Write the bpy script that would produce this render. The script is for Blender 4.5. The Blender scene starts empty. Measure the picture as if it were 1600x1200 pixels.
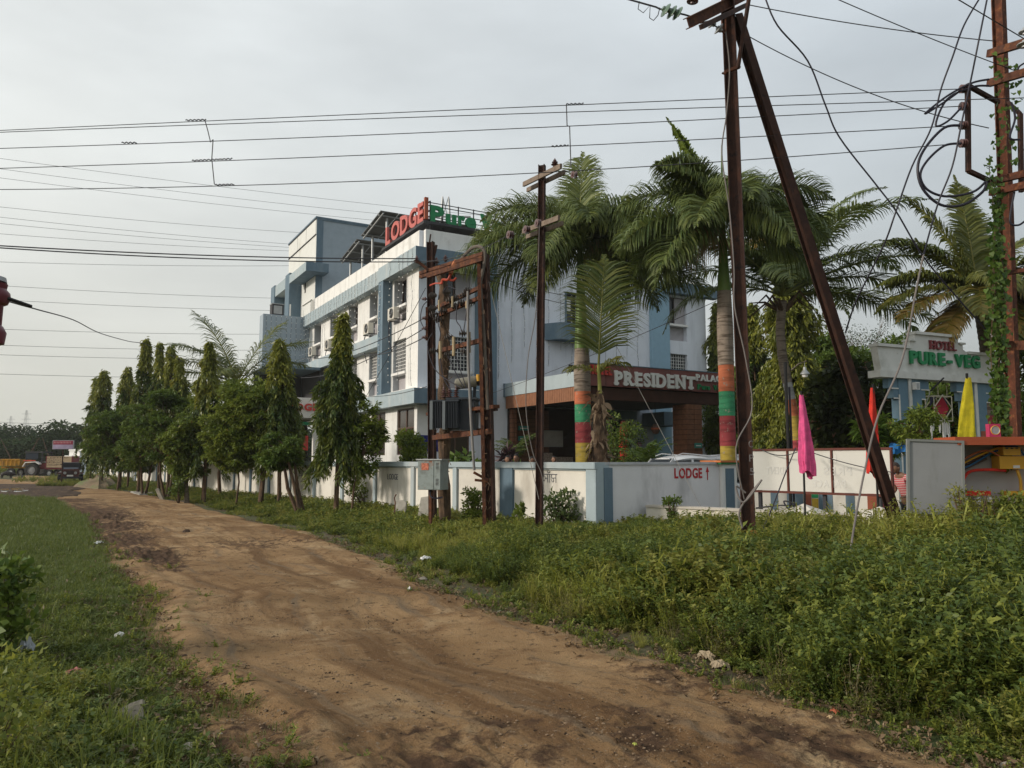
import bpy, bmesh, math, random
import numpy as np
from mathutils import Vector, Matrix
R = math.radians
scene = bpy.context.scene
COL = scene.collection

# ------------------------------------------------------------------ camera
EYE = 1.6
FPX = 1202.0
PITCH = math.atan(119 / 1202.0)
cam_d = bpy.data.cameras.new('camera')
cam_d.sensor_width = 36.0
cam_d.lens = 36.0 * FPX / 1600.0
cam_d.clip_start = 0.05
cam_d.clip_end = 5000
cam = bpy.data.objects.new('camera', cam_d)
COL.objects.link(cam)
cam.location = (0, 0, EYE)
cam.rotation_euler = (R(90) + PITCH, 0, 0)
scene.camera = cam

# ------------------------------------------------------------------ light
SUN_AZ, SUN_EL = -104.0, 22.0          # compass azimuth from +Y (clockwise), elevation
world = bpy.data.worlds.new('World')
scene.world = world
world.use_nodes = True
nt = world.node_tree
nt.nodes.clear()
wo = nt.nodes.new('ShaderNodeOutputWorld')
bg = nt.nodes.new('ShaderNodeBackground')
sky = nt.nodes.new('ShaderNodeTexSky')
sky.sky_type = 'NISHITA'
sky.sun_disc = False
sky.sun_elevation = R(SUN_EL)
sky.sun_rotation = R(SUN_AZ)
sky.air_density = 1.4
sky.dust_density = 4.0
sky.ozone_density = 1.5
tc = nt.nodes.new('ShaderNodeTexCoord')
sep = nt.nodes.new('ShaderNodeSeparateXYZ')
nt.links.new(tc.outputs['Generated'], sep.inputs[0])
# overcast veil: pale warm grey near the horizon, cooler grey above, soft cloud structure
ramp = nt.nodes.new('ShaderNodeValToRGB')
ramp.color_ramp.elements[0].position = 0.0
ramp.color_ramp.elements[0].color = (0.505, 0.50, 0.455, 1)
ramp.color_ramp.elements[1].position = 0.45
ramp.color_ramp.elements[1].color = (0.665, 0.69, 0.705, 1)
e = ramp.color_ramp.elements.new(0.16); e.color = (0.59, 0.595, 0.575, 1)
nt.links.new(sep.outputs['Z'], ramp.inputs[0])
mp = nt.nodes.new('ShaderNodeMapping')
mp.inputs['Scale'].default_value = (1.0, 1.0, 3.2)
nt.links.new(tc.outputs['Generated'], mp.inputs[0])
cn = nt.nodes.new('ShaderNodeTexNoise')
cn.inputs['Scale'].default_value = 2.3
cn.inputs['Detail'].default_value = 5
cn.inputs['Roughness'].default_value = 0.5
nt.links.new(mp.outputs[0], cn.inputs['Vector'])
cr = nt.nodes.new('ShaderNodeMapRange')
cr.inputs['From Min'].default_value = 0.3
cr.inputs['From Max'].default_value = 0.7
cr.inputs['To Min'].default_value = 0.85
cr.inputs['To Max'].default_value = 1.13
nt.links.new(cn.outputs['Fac'], cr.inputs['Value'])
# towards the sun (left) the veil is a little brighter, away from it cooler
gx = nt.nodes.new('ShaderNodeMapRange')
gx.inputs['From Min'].default_value = -1.0
gx.inputs['From Max'].default_value = 1.0
gx.inputs['To Min'].default_value = 1.20
gx.inputs['To Max'].default_value = 0.64
nt.links.new(sep.outputs['X'], gx.inputs['Value'])
mm = nt.nodes.new('ShaderNodeMath'); mm.operation = 'MULTIPLY'
nt.links.new(cr.outputs[0], mm.inputs[0]); nt.links.new(gx.outputs[0], mm.inputs[1])
m10 = nt.nodes.new('ShaderNodeMath'); m10.operation = 'MULTIPLY'
m10.inputs[1].default_value = 10.0 * 1.30
nt.links.new(mm.outputs[0], m10.inputs[0])
vm = nt.nodes.new('ShaderNodeVectorMath'); vm.operation = 'SCALE'
tx = nt.nodes.new('ShaderNodeValToRGB')
tx.color_ramp.elements[0].position = 0.25; tx.color_ramp.elements[0].color = (1.0, 1.0, 0.97, 1)
tx.color_ramp.elements[1].position = 0.85; tx.color_ramp.elements[1].color = (0.89, 0.955, 1.02, 1)
txm = nt.nodes.new('ShaderNodeMapRange'); txm.inputs['From Min'].default_value = -1; nt.links.new(sep.outputs['X'], txm.inputs['Value']); nt.links.new(txm.outputs[0], tx.inputs[0])
tm = nt.nodes.new('ShaderNodeVectorMath'); tm.operation = 'MULTIPLY'
nt.links.new(ramp.outputs[0], tm.inputs[0]); nt.links.new(tx.outputs[0], tm.inputs[1])
nt.links.new(tm.outputs[0], vm.inputs[0]); nt.links.new(m10.outputs[0], vm.inputs['Scale'])
mx = nt.nodes.new('ShaderNodeMix'); mx.data_type = 'RGBA'
mx.inputs['Factor'].default_value = 0.90
nt.links.new(sky.outputs[0], mx.inputs['A'])
nt.links.new(vm.outputs[0], mx.inputs['B'])
nt.links.new(mx.outputs['Result'], bg.inputs['Color'])
bg.inputs['Strength'].default_value = 0.10
nt.links.new(bg.outputs[0], wo.inputs[0])

sd = bpy.data.lights.new('sun', 'SUN')
sd.energy = 2.8
sd.angle = R(6)
sd.color = (1.0, 0.90, 0.78)
sun = bpy.data.objects.new('sun', sd)
COL.objects.link(sun)
sv = Vector((math.sin(R(SUN_AZ)) * math.cos(R(SUN_EL)), math.cos(R(SUN_AZ)) * math.cos(R(SUN_EL)), math.sin(R(SUN_EL))))
sun.rotation_euler = sv.to_track_quat('Z', 'Y').to_euler()
sun.location = sv * 60

vs = scene.view_settings
scene.display_settings.display_device = 'sRGB'
vs.view_transform = 'Standard'
vs.look = 'None'
vs.exposure = 0.0
vs.gamma = 1.0
vs.use_curve_mapping = False
scene.cycles.max_bounces = 8
scene.cycles.transparent_max_bounces = 8
scene.cycles.use_denoising = True

# ------------------------------------------------------------------ placement helpers
CT, ST = math.cos(PITCH), math.sin(PITCH)
def ray(px, py):
    u = (600 - py) / FPX
    return Vector(((px - 800) / FPX, CT - u * ST, ST + u * CT))
def at(px, py, Y):
    d = ray(px, py); k = Y / d.y
    return Vector((d.x * k, Y, EYE + d.z * k))
def gnd(px, py, z=0.0):
    d = ray(px, py); k = (z - EYE) / d.z
    return Vector((d.x * k, d.y * k, z))
def rnd(a, b): return random.uniform(a, b)

# ------------------------------------------------------------------ materials
MATS = {}
def mat(name, col, rough=0.85, var=0.18, scale=3.0, bump=0.15, bscale=40.0, metal=0.0, dirt=None, dlo=0.5, dhi=0.7,
        dscale=2.0, dstretch=1.0, dirt2=None, d2lo=.55, d2hi=.7, d2scale=8.0, spec=0.3, trans=0.0, emit=None):
    if name in MATS: return MATS[name]
    m = bpy.data.materials.new(name); m.use_nodes = True
    n = m.node_tree; N = n.nodes; L = n.links
    b = N['Principled BSDF']
    tc = N.new('ShaderNodeTexCoord')
    def noise(sc, st=1.0, det=6, rg=.6):
        mp = N.new('ShaderNodeMapping'); mp.inputs['Scale'].default_value = (sc, sc, sc * st)
        L.new(tc.outputs['Object'], mp.inputs[0])
        t = N.new('ShaderNodeTexNoise'); t.inputs['Scale'].default_value = 1.0
        t.inputs['Detail'].default_value = det; t.inputs['Roughness'].default_value = rg
        L.new(mp.outputs[0], t.inputs['Vector']); return t.outputs['Fac']
    def mixc(f, a, c):
        x = N.new('ShaderNodeMix'); x.data_type = 'RGBA'
        L.new(f, x.inputs['Factor'])
        for s, v in (('A', a), ('B', c)):
            if isinstance(v, tuple): x.inputs[s].default_value = (*v, 1)
            else: L.new(v, x.inputs[s])
        return x.outputs['Result']
    def rng(f, lo, hi, a=0., c=1.):
        x = N.new('ShaderNodeMapRange'); x.inputs['From Min'].default_value = lo; x.inputs['From Max'].default_value = hi
        x.inputs['To Min'].default_value = a; x.inputs['To Max'].default_value = c
        L.new(f, x.inputs['Value']); return x.outputs[0]
    c0 = tuple(max(0, c * (1 - var)) for c in col); c1 = tuple(min(1, c * (1 + var)) for c in col)
    out = mixc(rng(noise(scale), .3, .7), c0, c1)
    if dirt: out = mixc(rng(noise(dscale, dstretch), dlo, dhi), out, dirt)
    if dirt2: out = mixc(rng(noise(d2scale), d2lo, d2hi), out, dirt2)
    L.new(out, b.inputs['Base Color'])
    b.inputs['Roughness'].default_value = rough
    b.inputs['Metallic'].default_value = metal
    b.inputs['Specular IOR Level'].default_value = spec
    if bump:
        bn = N.new('ShaderNodeBump'); bn.inputs['Strength'].default_value = bump; bn.inputs['Distance'].default_value = 0.02
        L.new(noise(bscale), bn.inputs['Height']); L.new(bn.outputs[0], b.inputs['Normal'])
    MATS[name] = m
    return m
def leafmat(name, a, c, dry=(.25, .16, .05), trans=0.35, rough=.5, spec=.35):
    """leaf colour runs a -> c by the mesh's per-leaf 'tint', above 1 it dries out"""
    m = bpy.data.materials.new(name); m.use_nodes = True
    n = m.node_tree; N = n.nodes; L = n.links
    N.clear()
    at_ = N.new('ShaderNodeAttribute'); at_.attribute_name = 'tint'
    r = N.new('ShaderNodeValToRGB')
    r.color_ramp.elements[0].position = 0; r.color_ramp.elements[0].color = (*a, 1)
    r.color_ramp.elements[1].position = 1.0; r.color_ramp.elements[1].color = (*dry, 1)
    x = r.color_ramp.elements.new(.8); x.color = (*c, 1)
    L.new(at_.outputs['Fac'], r.inputs[0])
    p = N.new('ShaderNodeBsdfPrincipled'); p.inputs['Roughness'].default_value = rough; p.inputs['Specular IOR Level'].default_value = spec
    t = N.new('ShaderNodeBsdfTranslucent')
    mx = N.new('ShaderNodeMixShader'); mx.inputs[0].default_value = trans
    o = N.new('ShaderNodeOutputMaterial')
    L.new(r.outputs[0], p.inputs['Base Color'])
    hs = N.new('ShaderNodeHueSaturation'); hs.inputs['Value'].default_value = 1.3; hs.inputs['Hue'].default_value = .485
    L.new(r.outputs[0], hs.inputs['Color']); L.new(hs.outputs[0], t.inputs['Color'])
    L.new(p.outputs[0], mx.inputs[1]); L.new(t.outputs[0], mx.inputs[2]); L.new(mx.outputs[0], o.inputs[0])
    return m
def glass(name, col, rough=.08):
    if name in MATS: return MATS[name]
    m = bpy.data.materials.new(name); m.use_nodes = True
    b = m.node_tree.nodes['Principled BSDF']
    b.inputs['Base Color'].default_value = (*col, 1); b.inputs['Roughness'].default_value = rough
    b.inputs['Specular IOR Level'].default_value = .6
    MATS[name] = m; return m

WHITE = mat('white_paint', (.76, .75, .72), var=.05, scale=1.5, dirt=(.46, .45, .42), dlo=.52, dhi=.80, dscale=2.2, dstretch=.09, dirt2=(.60, .58, .54), d2lo=.58, d2hi=.75, d2scale=1.3, bump=.06)
WHITE2 = mat('plain_white', (.76, .75, .72), var=.03, bump=.03)
WHITEF = mat('white_paint_shaded', (.70, .73, .785), var=.05, scale=1.5, dirt=(.50, .53, .57), dlo=.52, dhi=.82, dscale=2.2, dstretch=.08, dirt2=(.58, .60, .63), d2lo=.6, d2hi=.78, d2scale=1.3, bump=.06)  # same white tinted bluish, putting the front's shade into the paint colour
CREAM = mat('cream_paint', (.68, .69, .66), var=.05, dirt=(.48, .48, .43), dlo=.55, dhi=.85, dscale=.7, dstretch=.3, bump=.05)
PALEB = mat('pale_blue_paint', (.34, .41, .44), var=.08, dirt=(.46, .48, .47), dlo=.5, dhi=.8, dscale=1.2, dstretch=.2, dirt2=(.20, .22, .22), d2lo=.62, d2hi=.85, d2scale=2.5, bump=.05)  # also the sunlit copy of the hotel bands' blue
WINGB = mat('grey_blue_paint', (.33, .39, .44), var=.06, dirt=(.26, .31, .34), dlo=.5, dhi=.8, dscale=.7, dstretch=.2, bump=.05)
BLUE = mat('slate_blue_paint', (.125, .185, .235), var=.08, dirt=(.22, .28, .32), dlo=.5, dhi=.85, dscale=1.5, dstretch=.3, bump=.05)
LAV = mat('niche_grey', (.38, .36, .37), var=.05, dirt=(.28, .27, .27), dlo=.5, dhi=.85, bump=.05)
TRIM = mat('beam_brown', (.055, .022, .014), var=.2, bump=.08)
FASC = mat('fascia_maroon', (.20, .070, .062), rough=.75, var=.08, dirt=(.11, .06, .05), dlo=.5, dhi=.9, bump=.04)
WOOD = mat('wood_cladding', (.26, .115, .06), rough=.6, var=.18, scale=6, bump=.1)
TILE = mat('column_tile', (.20, .085, .045), rough=.6, var=.25, scale=6, bump=.1)
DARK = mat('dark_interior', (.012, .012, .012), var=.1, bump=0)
DGREY = mat('dark_grey', (.05, .05, .055), var=.1, bump=.03)
GLASS = glass('window_glass', (.02, .022, .025))
GLASSB = glass('brown_glass', (.05, .038, .03), .12)
FRAMEB = mat('bronze_frame', (.10, .06, .045), rough=.45, var=.1, bump=0)
STEEL = mat('galvanised_steel', (.36, .37, .37), rough=.5, var=.15, metal=.5, bump=.05)
RUST = mat('rusty_steel', (.095, .036, .02), rough=.85, var=.3, scale=7, dirt=(.20, .075, .028), dlo=.48, dhi=.7, dscale=9, dirt2=(.03, .016, .012), d2lo=.5, d2hi=.7, d2scale=14, bump=.3, bscale=60)
RUSTD = mat('dark_rusty_steel', (.045, .02, .014), rough=.8, var=.25, scale=5, dirt=(.085, .035, .02), dlo=.5, dhi=.75, dscale=5, dirt2=(.015, .01, .01), d2lo=.55, d2hi=.7, d2scale=9, bump=.25, bscale=50)
BARK = mat('brown_bark', (.12, .075, .045), var=.35, scale=9, dirt=(.045, .03, .02), dlo=.45, dhi=.65, dscale=12, dstretch=.2, bump=.6, bscale=25)
BARKG = mat('grey_bark', (.17, .14, .11), var=.3, scale=9, dirt=(.07, .055, .04), dlo=.5, dhi=.65, dscale=10, dstretch=2.5, bump=.5, bscale=22)
PALMT = mat('palm_bark', (.24, .195, .155), var=.22, scale=5, dirt=(.10, .075, .055), dlo=.5, dhi=.62, dscale=2.2, dstretch=9, bump=.5, bscale=16)
SHAFT = mat('palm_shaft', (.10, .17, .03), rough=.45, var=.2, scale=3, dirt=(.20, .17, .06), dlo=.58, dhi=.8, dscale=3, dstretch=.3, bump=.05)
BLACKM = mat('black_rubber', (.015, .015, .015), rough=.6, var=.1, bump=0)
WIREM = mat('wire_metal', (.05, .05, .055), rough=.6, var=.2, bump=0)
CABLE = mat('cable_sheath', (.02, .018, .03), rough=.5, var=.1, bump=0)
REDL = mat('red_letter', (.55, .055, .045), rough=.45, var=.08, bump=0)
REDROOF = mat('faded_red_letter', (.50, .12, .10), rough=.5, var=.08, bump=0)
GREENL = mat('green_letter', (.015, .21, .075), rough=.45, var=.08, bump=0)
WHITEL = mat('white_letter', (.70, .69, .66), rough=.5, var=.06, dirt=(.45, .44, .42), dlo=.6, dhi=.8, bump=0)
MAROONL = mat('maroon_letter', (.20, .045, .05), rough=.5, bump=0)
CONC = mat('raw_concrete', (.30, .285, .25), var=.2, scale=6, dirt=(.16, .15, .12), dlo=.5, dhi=.7, dscale=4, bump=.3)
PORC = mat('brown_porcelain', (.10, .045, .04), rough=.3, spec=.6, bump=0)
GLZ = glass('green_glass_disc', (.10, .16, .11), .15)
ORANGE = mat('orange_paint', (.34, .075, .03), rough=.5, var=.1, bump=.05, dirt=(.35, .08, .03), dlo=.55, dhi=.8)

# painted wall of the compound: off white with water stains, grime and peeled ochre base
CWALL = mat('compound_wall_paint', (.70, .67, .60), var=.07, scale=1.3, dirt=(.40, .36, .30), dlo=.54, dhi=.80, dscale=1.5, dstretch=.35,
            dirt2=(.30, .24, .16), d2lo=.66, d2hi=.80, d2scale=4, bump=.12)
LWALL = mat('right_wall_paint', (.70, .70, .71), var=.07, scale=1.3, dirt=(.36, .36, .36), dlo=.54, dhi=.80, dscale=1.5, dstretch=.35,
            dirt2=(.17, .16, .15), d2lo=.69, d2hi=.80, d2scale=6, bump=.1)

# ------------------------------------------------------------------ object helpers
def tag(o, label=None, cat=None, group=None, kind=None):
    if label: o['label'] = label
    if cat: o['category'] = cat
    if group: o['group'] = group
    if kind: o['kind'] = kind
    return o
def thing(name, loc, label, cat, rz=0.0, group=None):
    o = bpy.data.objects.new(name, None)
    o.empty_display_size = .2
    COL.objects.link(o); o.location = loc; o.rotation_euler = (0, 0, rz)
    return tag(o, label, cat, group)
def xf(root):
    """world -> local of an un-scaled empty"""
    if root is None: return Matrix.Identity(4)
    m = Matrix.Translation(root.location) @ root.rotation_euler.to_matrix().to_4x4()
    if root.parent: m = xfm(root.parent) @ m
    return m.inverted()
def xfm(root): return xf(root).inverted()

class MB:
    def __init__(s): s.v = []; s.f = []; s.sm = []
    def add(s, vs, fs, smooth=False):
        o = len(s.v); s.v += [tuple(x) for x in vs]; s.f += [tuple(i + o for i in f) for f in fs]; s.sm += [smooth] * len(fs); return s
    def box(s, a, b, M=None):
        (x0, y0, z0), (x1, y1, z1) = a, b
        x0, x1 = min(x0, x1), max(x0, x1); y0, y1 = min(y0, y1), max(y0, y1); z0, z1 = min(z0, z1), max(z0, z1)
        vs = [Vector(p) for p in ((x0, y0, z0), (x1, y0, z0), (x1, y1, z0), (x0, y1, z0), (x0, y0, z1), (x1, y0, z1), (x1, y1, z1), (x0, y1, z1))]
        if M is not None: vs = [M @ p for p in vs]
        return s.add(vs, [(0, 3, 2, 1), (4, 5, 6, 7), (0, 1, 5, 4), (1, 2, 6, 5), (2, 3, 7, 6), (3, 0, 4, 7)])
    def bar(s, a, b, w, h, up=(0, 0, 1)):
        a, b = Vector(a), Vector(b); d = (b - a).normalized(); up = Vector(up)
        x = d.cross(up)
        if x.length < 1e-3: x = d.cross(Vector((0, 1, 0)))
        x.normalize(); y = x.cross(d).normalized()
        vs = [p + x * i * w / 2 + y * j * h / 2 for p in (a, b) for i, j in ((-1, -1), (1, -1), (1, 1), (-1, 1))]
        return s.add(vs, [(0, 1, 2, 3), (7, 6, 5, 4), (0, 4, 5, 1), (1, 5, 6, 2), (2, 6, 7, 3), (3, 7, 4, 0)])
    def tube(s, pts, r, n=6, caps=True):
        pts = [Vector(p) for p in pts]; k = len(pts)
        rr = r if isinstance(r, (list, tuple)) else [r] * k
        vs = []; prev = None
        for i, p in enumerate(pts):
            d = (pts[min(i + 1, k - 1)] - pts[max(i - 1, 0)])
            d = d.normalized() if d.length > 1e-9 else Vector((0, 0, 1))
            if prev is None:
                x = d.cross(Vector((0, 0, 1)))
                if x.length < 1e-2: x = d.cross(Vector((0, 1, 0)))
            else: x = prev - d * prev.dot(d)
            x.normalize(); prev = x; y = d.cross(x)
            for j in range(n):
                a = 2 * math.pi * j / n; vs.append(p + (x * math.cos(a) + y * math.sin(a)) * rr[i])
        fs = [(i * n + j, i * n + (j + 1) % n, (i + 1) * n + (j + 1) % n, (i + 1) * n + j) for i in range(k - 1) for j in range(n)]
        if caps: fs += [tuple(range(n))[::-1], tuple(range((k - 1) * n, k * n))]
        return s.add(vs, fs, True)
    def lathe(s, prof, n=16, M=None):
        """prof: list of (r, z)"""
        vs = [Vector((r * math.cos(2 * math.pi * j / n), r * math.sin(2 * math.pi * j / n), z)) for r, z in prof for j in range(n)]
        if M is not None: vs = [M @ v for v in vs]
        k = len(prof)
        fs = [(i * n + j, i * n + (j + 1) % n, (i + 1) * n + (j + 1) % n, (i + 1) * n + j) for i in range(k - 1) for j in range(n)]
        return s.add(vs, fs, True)
    def prism(s, poly, axis, a, b, M=None):
        """extrude a 2D polygon: axis 'y' -> poly is (x,z); 'x' -> (y,z); 'z' -> (x,y)"""
        def P(p, t):
            v = {'y': (p[0], t, p[1]), 'x': (t, p[0], p[1]), 'z': (p[0], p[1], t)}[axis]
            v = Vector(v); return M @ v if M is not None else v
        n = len(poly)
        return s.add([P(p, a) for p in poly] + [P(p, b) for p in poly],
                     [tuple(range(n)), tuple(range(n, 2 * n))[::-1]] + [(i, i + n, (i + 1) % n + n, (i + 1) % n) for i in range(n)])
    def build(s, name, m, parent=None, world_space=False, sharp=35):
        me = bpy.data.meshes.new(name)
        vs = s.v
        if world_space and parent is not None:
            T = xf(parent); vs = [tuple(T @ Vector(v)) for v in vs]
        me.from_pydata(vs, [], s.f)
        if any(s.sm):
            me.polygons.foreach_set('use_smooth', s.sm)
            try: me.set_sharp_from_angle(angle=R(sharp))
            except Exception: pass
        me.update()
        if m is not None: me.materials.append(m)
        # outward normals
        bm = bmesh.new(); bm.from_mesh(me); bmesh.ops.recalc_face_normals(bm, faces=bm.faces); bm.to_mesh(me); bm.free()
        o = bpy.data.objects.new(name, me); COL.objects.link(o)
        if parent is not None: o.parent = parent
        return o
def dup(o, parent=None):
    c = o.copy(); COL.objects.link(c); c.parent = parent
    for ch in list(o.children): dup(ch, c)
    return c
def nmesh(name, V, Q, m, tint=None, parent=None, smooth=False):
    """numpy mesh of quads; tint per quad"""
    me = bpy.data.meshes.new(name)
    V = np.asarray(V, dtype=np.float32).reshape(-1, 3); Q = np.asarray(Q, dtype=np.int32)
    me.vertices.add(len(V)); me.vertices.foreach_set('co', V.ravel())
    me.loops.add(Q.size); me.loops.foreach_set('vertex_index', Q.ravel())
    me.polygons.add(len(Q)); me.polygons.foreach_set('loop_start', np.arange(0, Q.size, Q.shape[1], dtype=np.int32))
    if smooth: me.polygons.foreach_set('use_smooth', np.ones(len(Q), dtype=bool))
    if tint is not None:
        a = me.attributes.new('tint', 'FLOAT', 'FACE'); a.data.foreach_set('value', np.asarray(tint, dtype=np.float32))
    me.update(calc_edges=True)
    me.materials.append(m)
    o = bpy.data.objects.new(name, me); COL.objects.link(o)
    if parent is not None: o.parent = parent
    return o
def unit(a): return a / np.maximum(np.linalg.norm(a, axis=-1, keepdims=True), 1e-9)
def leaves(P, D, Lg, W, fold=.25, rng=None, up=None):
    """one folded diamond per leaf: P base, D direction, Lg length, W width"""
    n = len(P); D = unit(D)
    ref = rng.normal(size=(n, 3)) if up is None else up + rng.normal(size=(n, 3)) * .35
    S = unit(np.cross(D, ref)); U = np.cross(S, D)
    Lg = np.broadcast_to(Lg, (n,))[:, None]; W = np.broadcast_to(W, (n,))[:, None]
    mid = P + D * Lg * .45 + U * W * fold
    V = np.stack([P, mid + S * W * .5, P + D * Lg - U * Lg * .08, mid - S * W * .5], 1)
    Q = np.arange(4 * n).reshape(n, 4)
    return V.reshape(-1, 3), Q

# ------------------------------------------------------------------ lettering
GL = {}
def glyph(ch, bold=.02, font=None):
    k = (ch, bold)
    if k in GL: return GL[k]
    c = bpy.data.curves.new('glyph', 'FONT'); c.body = ch; c.size = 1; c.extrude = .5; c.offset = bold; c.resolution_u = 4
    o = bpy.data.objects.new('glyph', c)
    me = bpy.data.meshes.new_from_object(o)
    vs = [tuple(v.co) for v in me.vertices]; fs = [tuple(p.vertices) for p in me.polygons]
    bpy.data.objects.remove(o); bpy.data.meshes.remove(me); bpy.data.curves.remove(c)
    xs = [v[0] for v in vs] or [0, .3]; ys = [v[1] for v in vs] or [0, .7]
    GL[k] = (vs, fs, min(xs), max(xs), min(ys), max(ys)); return GL[k]
SERIF = {'L': ((0, .3, 1), (0, .45, 0), ), 'D': ((-.05, .3, 1), (-.05, .3, 0)), 'E': ((-.05, .35, 1), (-.05, .35, 0)), 'P': ((-.05, .35, 1), (-.08, .5, 0)),
         'R': ((-.05, .35, 1), (-.08, .45, 0), (.72, 1.06, 0)), 'I': ((-.4, 1.4, 1), (-.4, 1.4, 0)), 'N': ((-.1, .35, 1), (.65, 1.1, 1), (-.1, .4, 0)),
         'T': ((.22, .78, 0),), 'A': ((-.08, .3, 0), (.7, 1.08, 0)), 'H': ((-.08, .35, 1), (.65, 1.08, 1), (-.08, .35, 0), (.65, 1.08, 0))}
def word(txt, M, width, height, depth, m, parent, bold=.02, gap=.10, serif=False, name='letter', joined=None, sbar=.15):
    """letters along +x of M, up +z of M, facing -y of M; every letter its own mesh unless joined is given"""
    ws = []
    for ch in txt:
        if ch == ' ': ws.append(.35); continue
        g = glyph(ch, bold); ws.append(max(g[3] - g[2], .05))
    caps = glyph('H', bold)[5] - glyph('H', bold)[4]
    tot = sum(ws) + gap * (len(txt) - 1); sx = width / tot
    x = 0; mb = MB() if joined else None; out = []
    for ch, w in zip(txt, ws):
        if ch != ' ':
            vs, fs, x0, x1, y0, y1 = glyph(ch, bold)
            sc = height / caps
            b = mb or MB()
            b.add([M @ Vector(((v[0] - x0 + x) * sx, v[2] * depth, v[1] * sc)) for v in vs], fs)
            if serif and ch in SERIF:
                for a, e_, t in SERIF[ch]:
                    z = height - height * sbar if t else 0
                    b.box(((x + w * a) * sx, -depth * .47, z + .002), ((x + w * e_) * sx, depth * .47, z + height * sbar - .002), M)
            if not joined:
                out.append(b.build(name, m, parent))
        x += w + gap
    if joined: out.append(mb.build(joined, m, parent))
    return out
def frameM(o, x, up=(0, 0, 1)):
    x = Vector(x).normalized(); up = Vector(up); y = up.cross(x).normalized(); z = x.cross(y).normalized()
    return Matrix(((x.x, y.x, z.x, o[0]), (x.y, y.y, z.y, o[1]), (x.z, y.z, z.z, o[2]), (0, 0, 0, 1)))

# ------------------------------------------------------------------ ground
RE = [(22, -25), (12, -10), (5.8, 0.0), (3.9, 2.6), (2.85, 3.95), (2.33, 4.48), (2.27, 4.93), (1.87, 5.46), (1.57, 5.87), (1.06, 6.59), (0.5, 7.63), (0.04, 8.35), (-0.37, 9.19), (-1.05, 10.27), (-1.54, 11.58), (-2.73, 14.03), (-4.19, 16.76), (-6.0, 19.58), (-8.42, 23.28), (-12.0, 29.14), (-19.69, 39.79), (-36.05, 59.01), (-60, 82), (-90, 110)]
LE = [(17, -25), (7, -10), (0.4, 0.0), (-0.9, 2.6), (-1.54, 4.07), (-1.99, 4.66), (-2.39, 5.26), (-3.29, 6.68), (-3.71, 7.4), (-4.81, 9.5), (-5.87, 11.07), (-7.96, 14.44), (-12.47, 21.98), (-19.19, 31.48), (-24, 34.5), (-34, 40), (-60, 56), (-110, 84)]
def edge_x(E, y):
    ys = [p[1] for p in E]; xs = [p[0] for p in E]
    return np.interp(y, ys, xs)
def sstep(t): t = np.clip(t, 0, 1); return t * t * (3 - 2 * t)
_rs = np.random.RandomState(5)
_oct = [(_rs.uniform(0, 6.28, 4), _rs.normal(size=(4, 2)) * k, a) for k, a in ((.5, .035), (1.3, .018), (3.2, .009), (7.5, .0045), (15, .0025))]
def bumps(x, y):
    h = np.zeros_like(x)
    for ph, K, a in _oct:
        for p, kk in zip(ph, K): h = h + a * np.sin(kk[0] * x + kk[1] * y + p + 1.3 * np.sin(kk[1] * x * .7 - kk[0] * y * .6 + p * 2)) * .5
    return h
def height(x, y):
    x = np.asarray(x, dtype=float); y = np.asarray(y, dtype=float)
    xr = edge_x(RE, y); xl = edge_x(LE, y)
    nrm = .72
    dr = (x - xr) * nrm; dl = (xl - x) * nrm
    fade = 1 / (1 + (np.maximum(y, 0) / 26.) ** 2)
    h = sstep(dr / 2.6) * (.10 + .22 * fade) + sstep(dl / 1.5) * .05
    near = np.exp(-(np.hypot(x, y) / 45.) ** 2)
    inside = np.exp(-(np.minimum(np.maximum(dr, 0), np.maximum(dl, 0))) * 0)
    return h + bumps(x, y) * near * np.where((dr < 0) & (dl < 0), .75, 1.0)
def hz(x, y): return float(height(np.array([x]), np.array([y]))[0])
def gz(px, py_guess_Y): pass
def grow(a, b, s0, r):
    out = [a]; s = s0
    while out[-1] < b: out.append(out[-1] + s); s *= r
    return out
def grid(xs, ys, zf, name, m):
    X, Y = np.meshgrid(xs, ys); Z = zf(X, Y)
    V = np.stack([X, Y, Z], -1).reshape(-1, 3)
    nx, ny = len(xs), len(ys)
    i = (np.arange(ny - 1)[:, None] * nx + np.arange(nx - 1)[None]).ravel()
    Q = np.stack([i, i + 1, i + 1 + nx, i + nx], 1)
    return nmesh(name, V, Q, m, smooth=True)
SOIL = mat('verge_soil', (.085, .065, .038), var=.35, scale=1.2, dirt=(.055, .075, .022), dlo=.42, dhi=.6, dscale=.5, dirt2=(.11, .08, .05), d2lo=.55, d2hi=.7, d2scale=5, bump=.6, bscale=30)
xs = [-v for v in grow(9, 2500, .1, 1.12)][::-1][:-1] + list(np.arange(-9, 7, .08)) + grow(7, 2500, .1, 1.12)
ys = [-v for v in grow(1, 1500, .1, 1.15)][::-1][:-1] + list(np.arange(-1, 13, .08)) + grow(13, 3000, .1, 1.03)
g = grid(xs, ys, lambda X, Y: height(X, Y) - np.where((X > edge_x(LE, Y) + .25) & (X < edge_x(RE, Y) - .25) & (Y > -24) & (Y < 83), .05, 0), 'ground', SOIL)
tag(g, kind='structure')

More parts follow.
